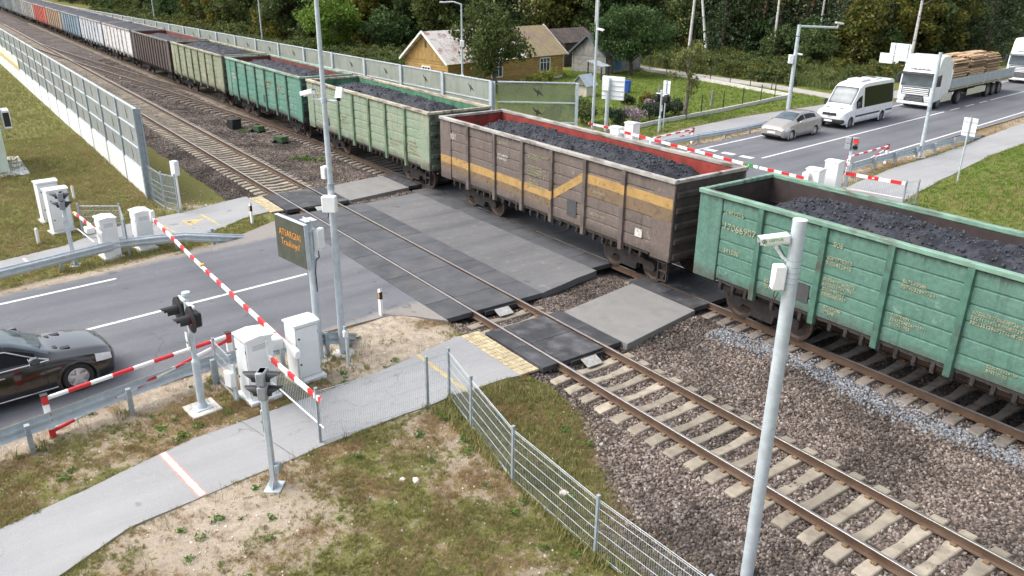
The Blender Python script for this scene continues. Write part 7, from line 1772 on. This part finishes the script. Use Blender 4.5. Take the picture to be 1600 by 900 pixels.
# longer clumps round the feet of posts, cabinets and fences
bu_, bv_ = [], []
for o in COL.objects:
    if o.parent is None and o.get('category') in ('signal', 'barrier', 'post', 'sign', 'mast', 'pole', 'cabinet', 'guard frame', 'delineator', 'marker post') and abs(o.location.x) < 20 and abs(o.location.y) < 40 and o.location.length > .5:
        n = 26; a = R.rand(n) * 6.283; r = R.uniform(.12, .55, n); bu_.append(o.location.x + r * np.cos(a)); bv_.append(o.location.y + r * np.sin(a))
for (x, y) in [(9.66, -7.07), (9.72, -4.5), (9.63, -3.87), (10.98, -4.14), (12.85, -4.38), (15.25, -4.30), (17.7, -4.22), (6.66, -12.02), (6.22, -10.03), (5.85, -8.1), (-4.75, -9.85), (-5.25, -7.9)]:
    n = 34; a = R.rand(n) * 6.283; r = R.uniform(.0, .32, n); bu_.append(x + r * np.cos(a)); bv_.append(y + r * np.sin(a))
for k in range(9): n = 260; bu_.append(R.uniform(9.9, 18.5, n)); bv_.append(-4.28 + R.normal(0, .09, n))
bu_, bv_ = np.concatenate(bu_), np.concatenate(bv_); w = R.rand(len(bu_)) < .6 * (fbm(bu_, bv_, 1.5, 2) > .4); bu_, bv_ = bu_[w], bv_[w]
put('grass_tufts', bu_, bv_, .7, 1.9, T_g, .25)
T_s = [tuft(L_dry if k else L_weed, 340 + k, 7, .34, .003, .05, .7) for k in range(3)]
u, v = sample(5, 18.5, -14, -1.7, 4.5, lambda u, v: np.where(gz(u, v) > bz(u, v) + .01, .2 + .8 * (fbm(u, v, .6, 3) > .5), 0)); put('tall_grass_stems', u, v, .5, 1.2, T_s, .2)
# fallen leaves and straw
lit = [leaf_mesh('litter', L_dry, np.zeros((1, 3)), .018, np.random.RandomState(500 + k), 3., .5) for k in range(3)]
u, v = sample(5, 18.5, -14, -1.6, 60, lambda u, v: .3 + .7 * fbm(u, v, .7)); put('leaf_litter', u, v, .5, 1.6, lit, .4, .012)
# tall weeds before the forest and behind the barrier
u, v = sample(-60, -13, 49.6, 70, 7.5, lambda u, v: sst(49.8, 52, v) * sst(9.5, 12, -(u * CR + v * SR)) * (.5 + .5 * fbm(u, v, .5))); put('tall_weeds', u, v, .6, 1.5, T_w)
u, v = sample(-70, -39, 16, 34, 4, lambda u, v: .9 * np.ones_like(u)); put('tall_weeds', u, v, .7, 1.5, T_w)
u, v = sample(-170, -70, 17, 31, 1.2, lambda u, v: .9 * np.ones_like(u)); put('tall_weeds', u, v, 1., 1.7, T_w)
u, v = sample(-34, -14, 66, 110, 3.5, lambda u, v: sst(8.5, 11, -(u * CR + v * SR))); put('tall_weeds', u, v, .6, 1.4, T_w)
und = []
for k, lm in enumerate((L_olive, L_dark, L_weed, L_autumn)):
    rs = np.random.RandomState(600 + k); cl = [(rs.normal() * .22, rs.normal() * .22, rs.uniform(.2, .75), rs.uniform(.16, .3)) for _ in range(7)]; und.append(leaf_mesh('undergrowth', lm, clump_points(cl, 240, rs, .3), .07, rs))
u, v = sample(-60, -13, 50.2, 70, 1.3, lambda u, v: sst(9.8, 12, -(u * CR + v * SR)) * (fbm(u, v, .35, 3) > .47)); put('undergrowth', u, v, .7, 1.9, und)
u, v = sample(-66, -40, 16.5, 34, .9, lambda u, v: (fbm(u, v, .35, 3) > .45) * 1.); put('undergrowth', u, v, .8, 2., und)
u, v = sample(-170, -66, 17, 30, .35, lambda u, v: (fbm(u, v, .2, 3) > .45) * 1.); put('undergrowth', u, v, 1.2, 2.6, und)
# leafy rosettes and pale stones in the sandy grass
rs_ = [leaf_mesh('rosette', L_plant, np.stack([np.random.RandomState(k).normal(size=26) * .055, np.random.RandomState(k + 9).normal(size=26) * .055, np.abs(np.random.RandomState(k + 5).normal(size=26)) * .035 + .02], -1), .045, np.random.RandomState(400 + k), .8, .45) for k in range(3)]
u, v = sample(5.5, 17.5, -13.5, -2, 1.5, lambda u, v: .25 + .75 * (fbm(u, v, .8) > .5)); put('weed_rosettes', u, v, .35, 1.15, rs_, .2, .0)
u = np.array([-16.6, -16.3, -16.9, -15.9, -16.4, -15.6, -26.4, -26.0, -12.0, -8.9]); v = np.array([3.1, 3.3, 2.9, 3.6, 3.4, 3.8, 3.2, 3.3, -2.9, -3.0])
scatter('ballast_weeds', np.stack([u, v, bz(u, v) + .02], -1), R.uniform(1.0, 2.0, len(u)), rs_, .2)
pb = [stone_mesh('pebble', M_pebble, 80 + k) for k in range(4)]
u, v = sample(5, 18, -14, -1.6, 26, lambda u, v: 1 - .7 * zones(u, v)[0]); put('pale_pebbles', u, v, .008, .028, pb, 3.1, .0)
u, v = sample(-14, -4, -9, -2.2, 14, lambda u, v: 1 - .8 * zones(u, v)[0]); put('pale_pebbles', u, v, .01, .035, pb, 3.1, .0)
for k, (x, y, s) in enumerate(((11.75, -6.25, .085), (11.9, -6.05, .095), (13.65, -3.7, .12))):
    o = link('rock', stone_mesh('rock', M_pebble, 95 + k), None, (x, y, G(x, y) + .02), k, scale=(s, s, s)); tag(o, ('pale angular rock in the grass beside a rounder one', 'rounded pale rock in the grass beside an angular one', 'pinkish rock outside the mesh fence by the ballast')[k], 'rock')
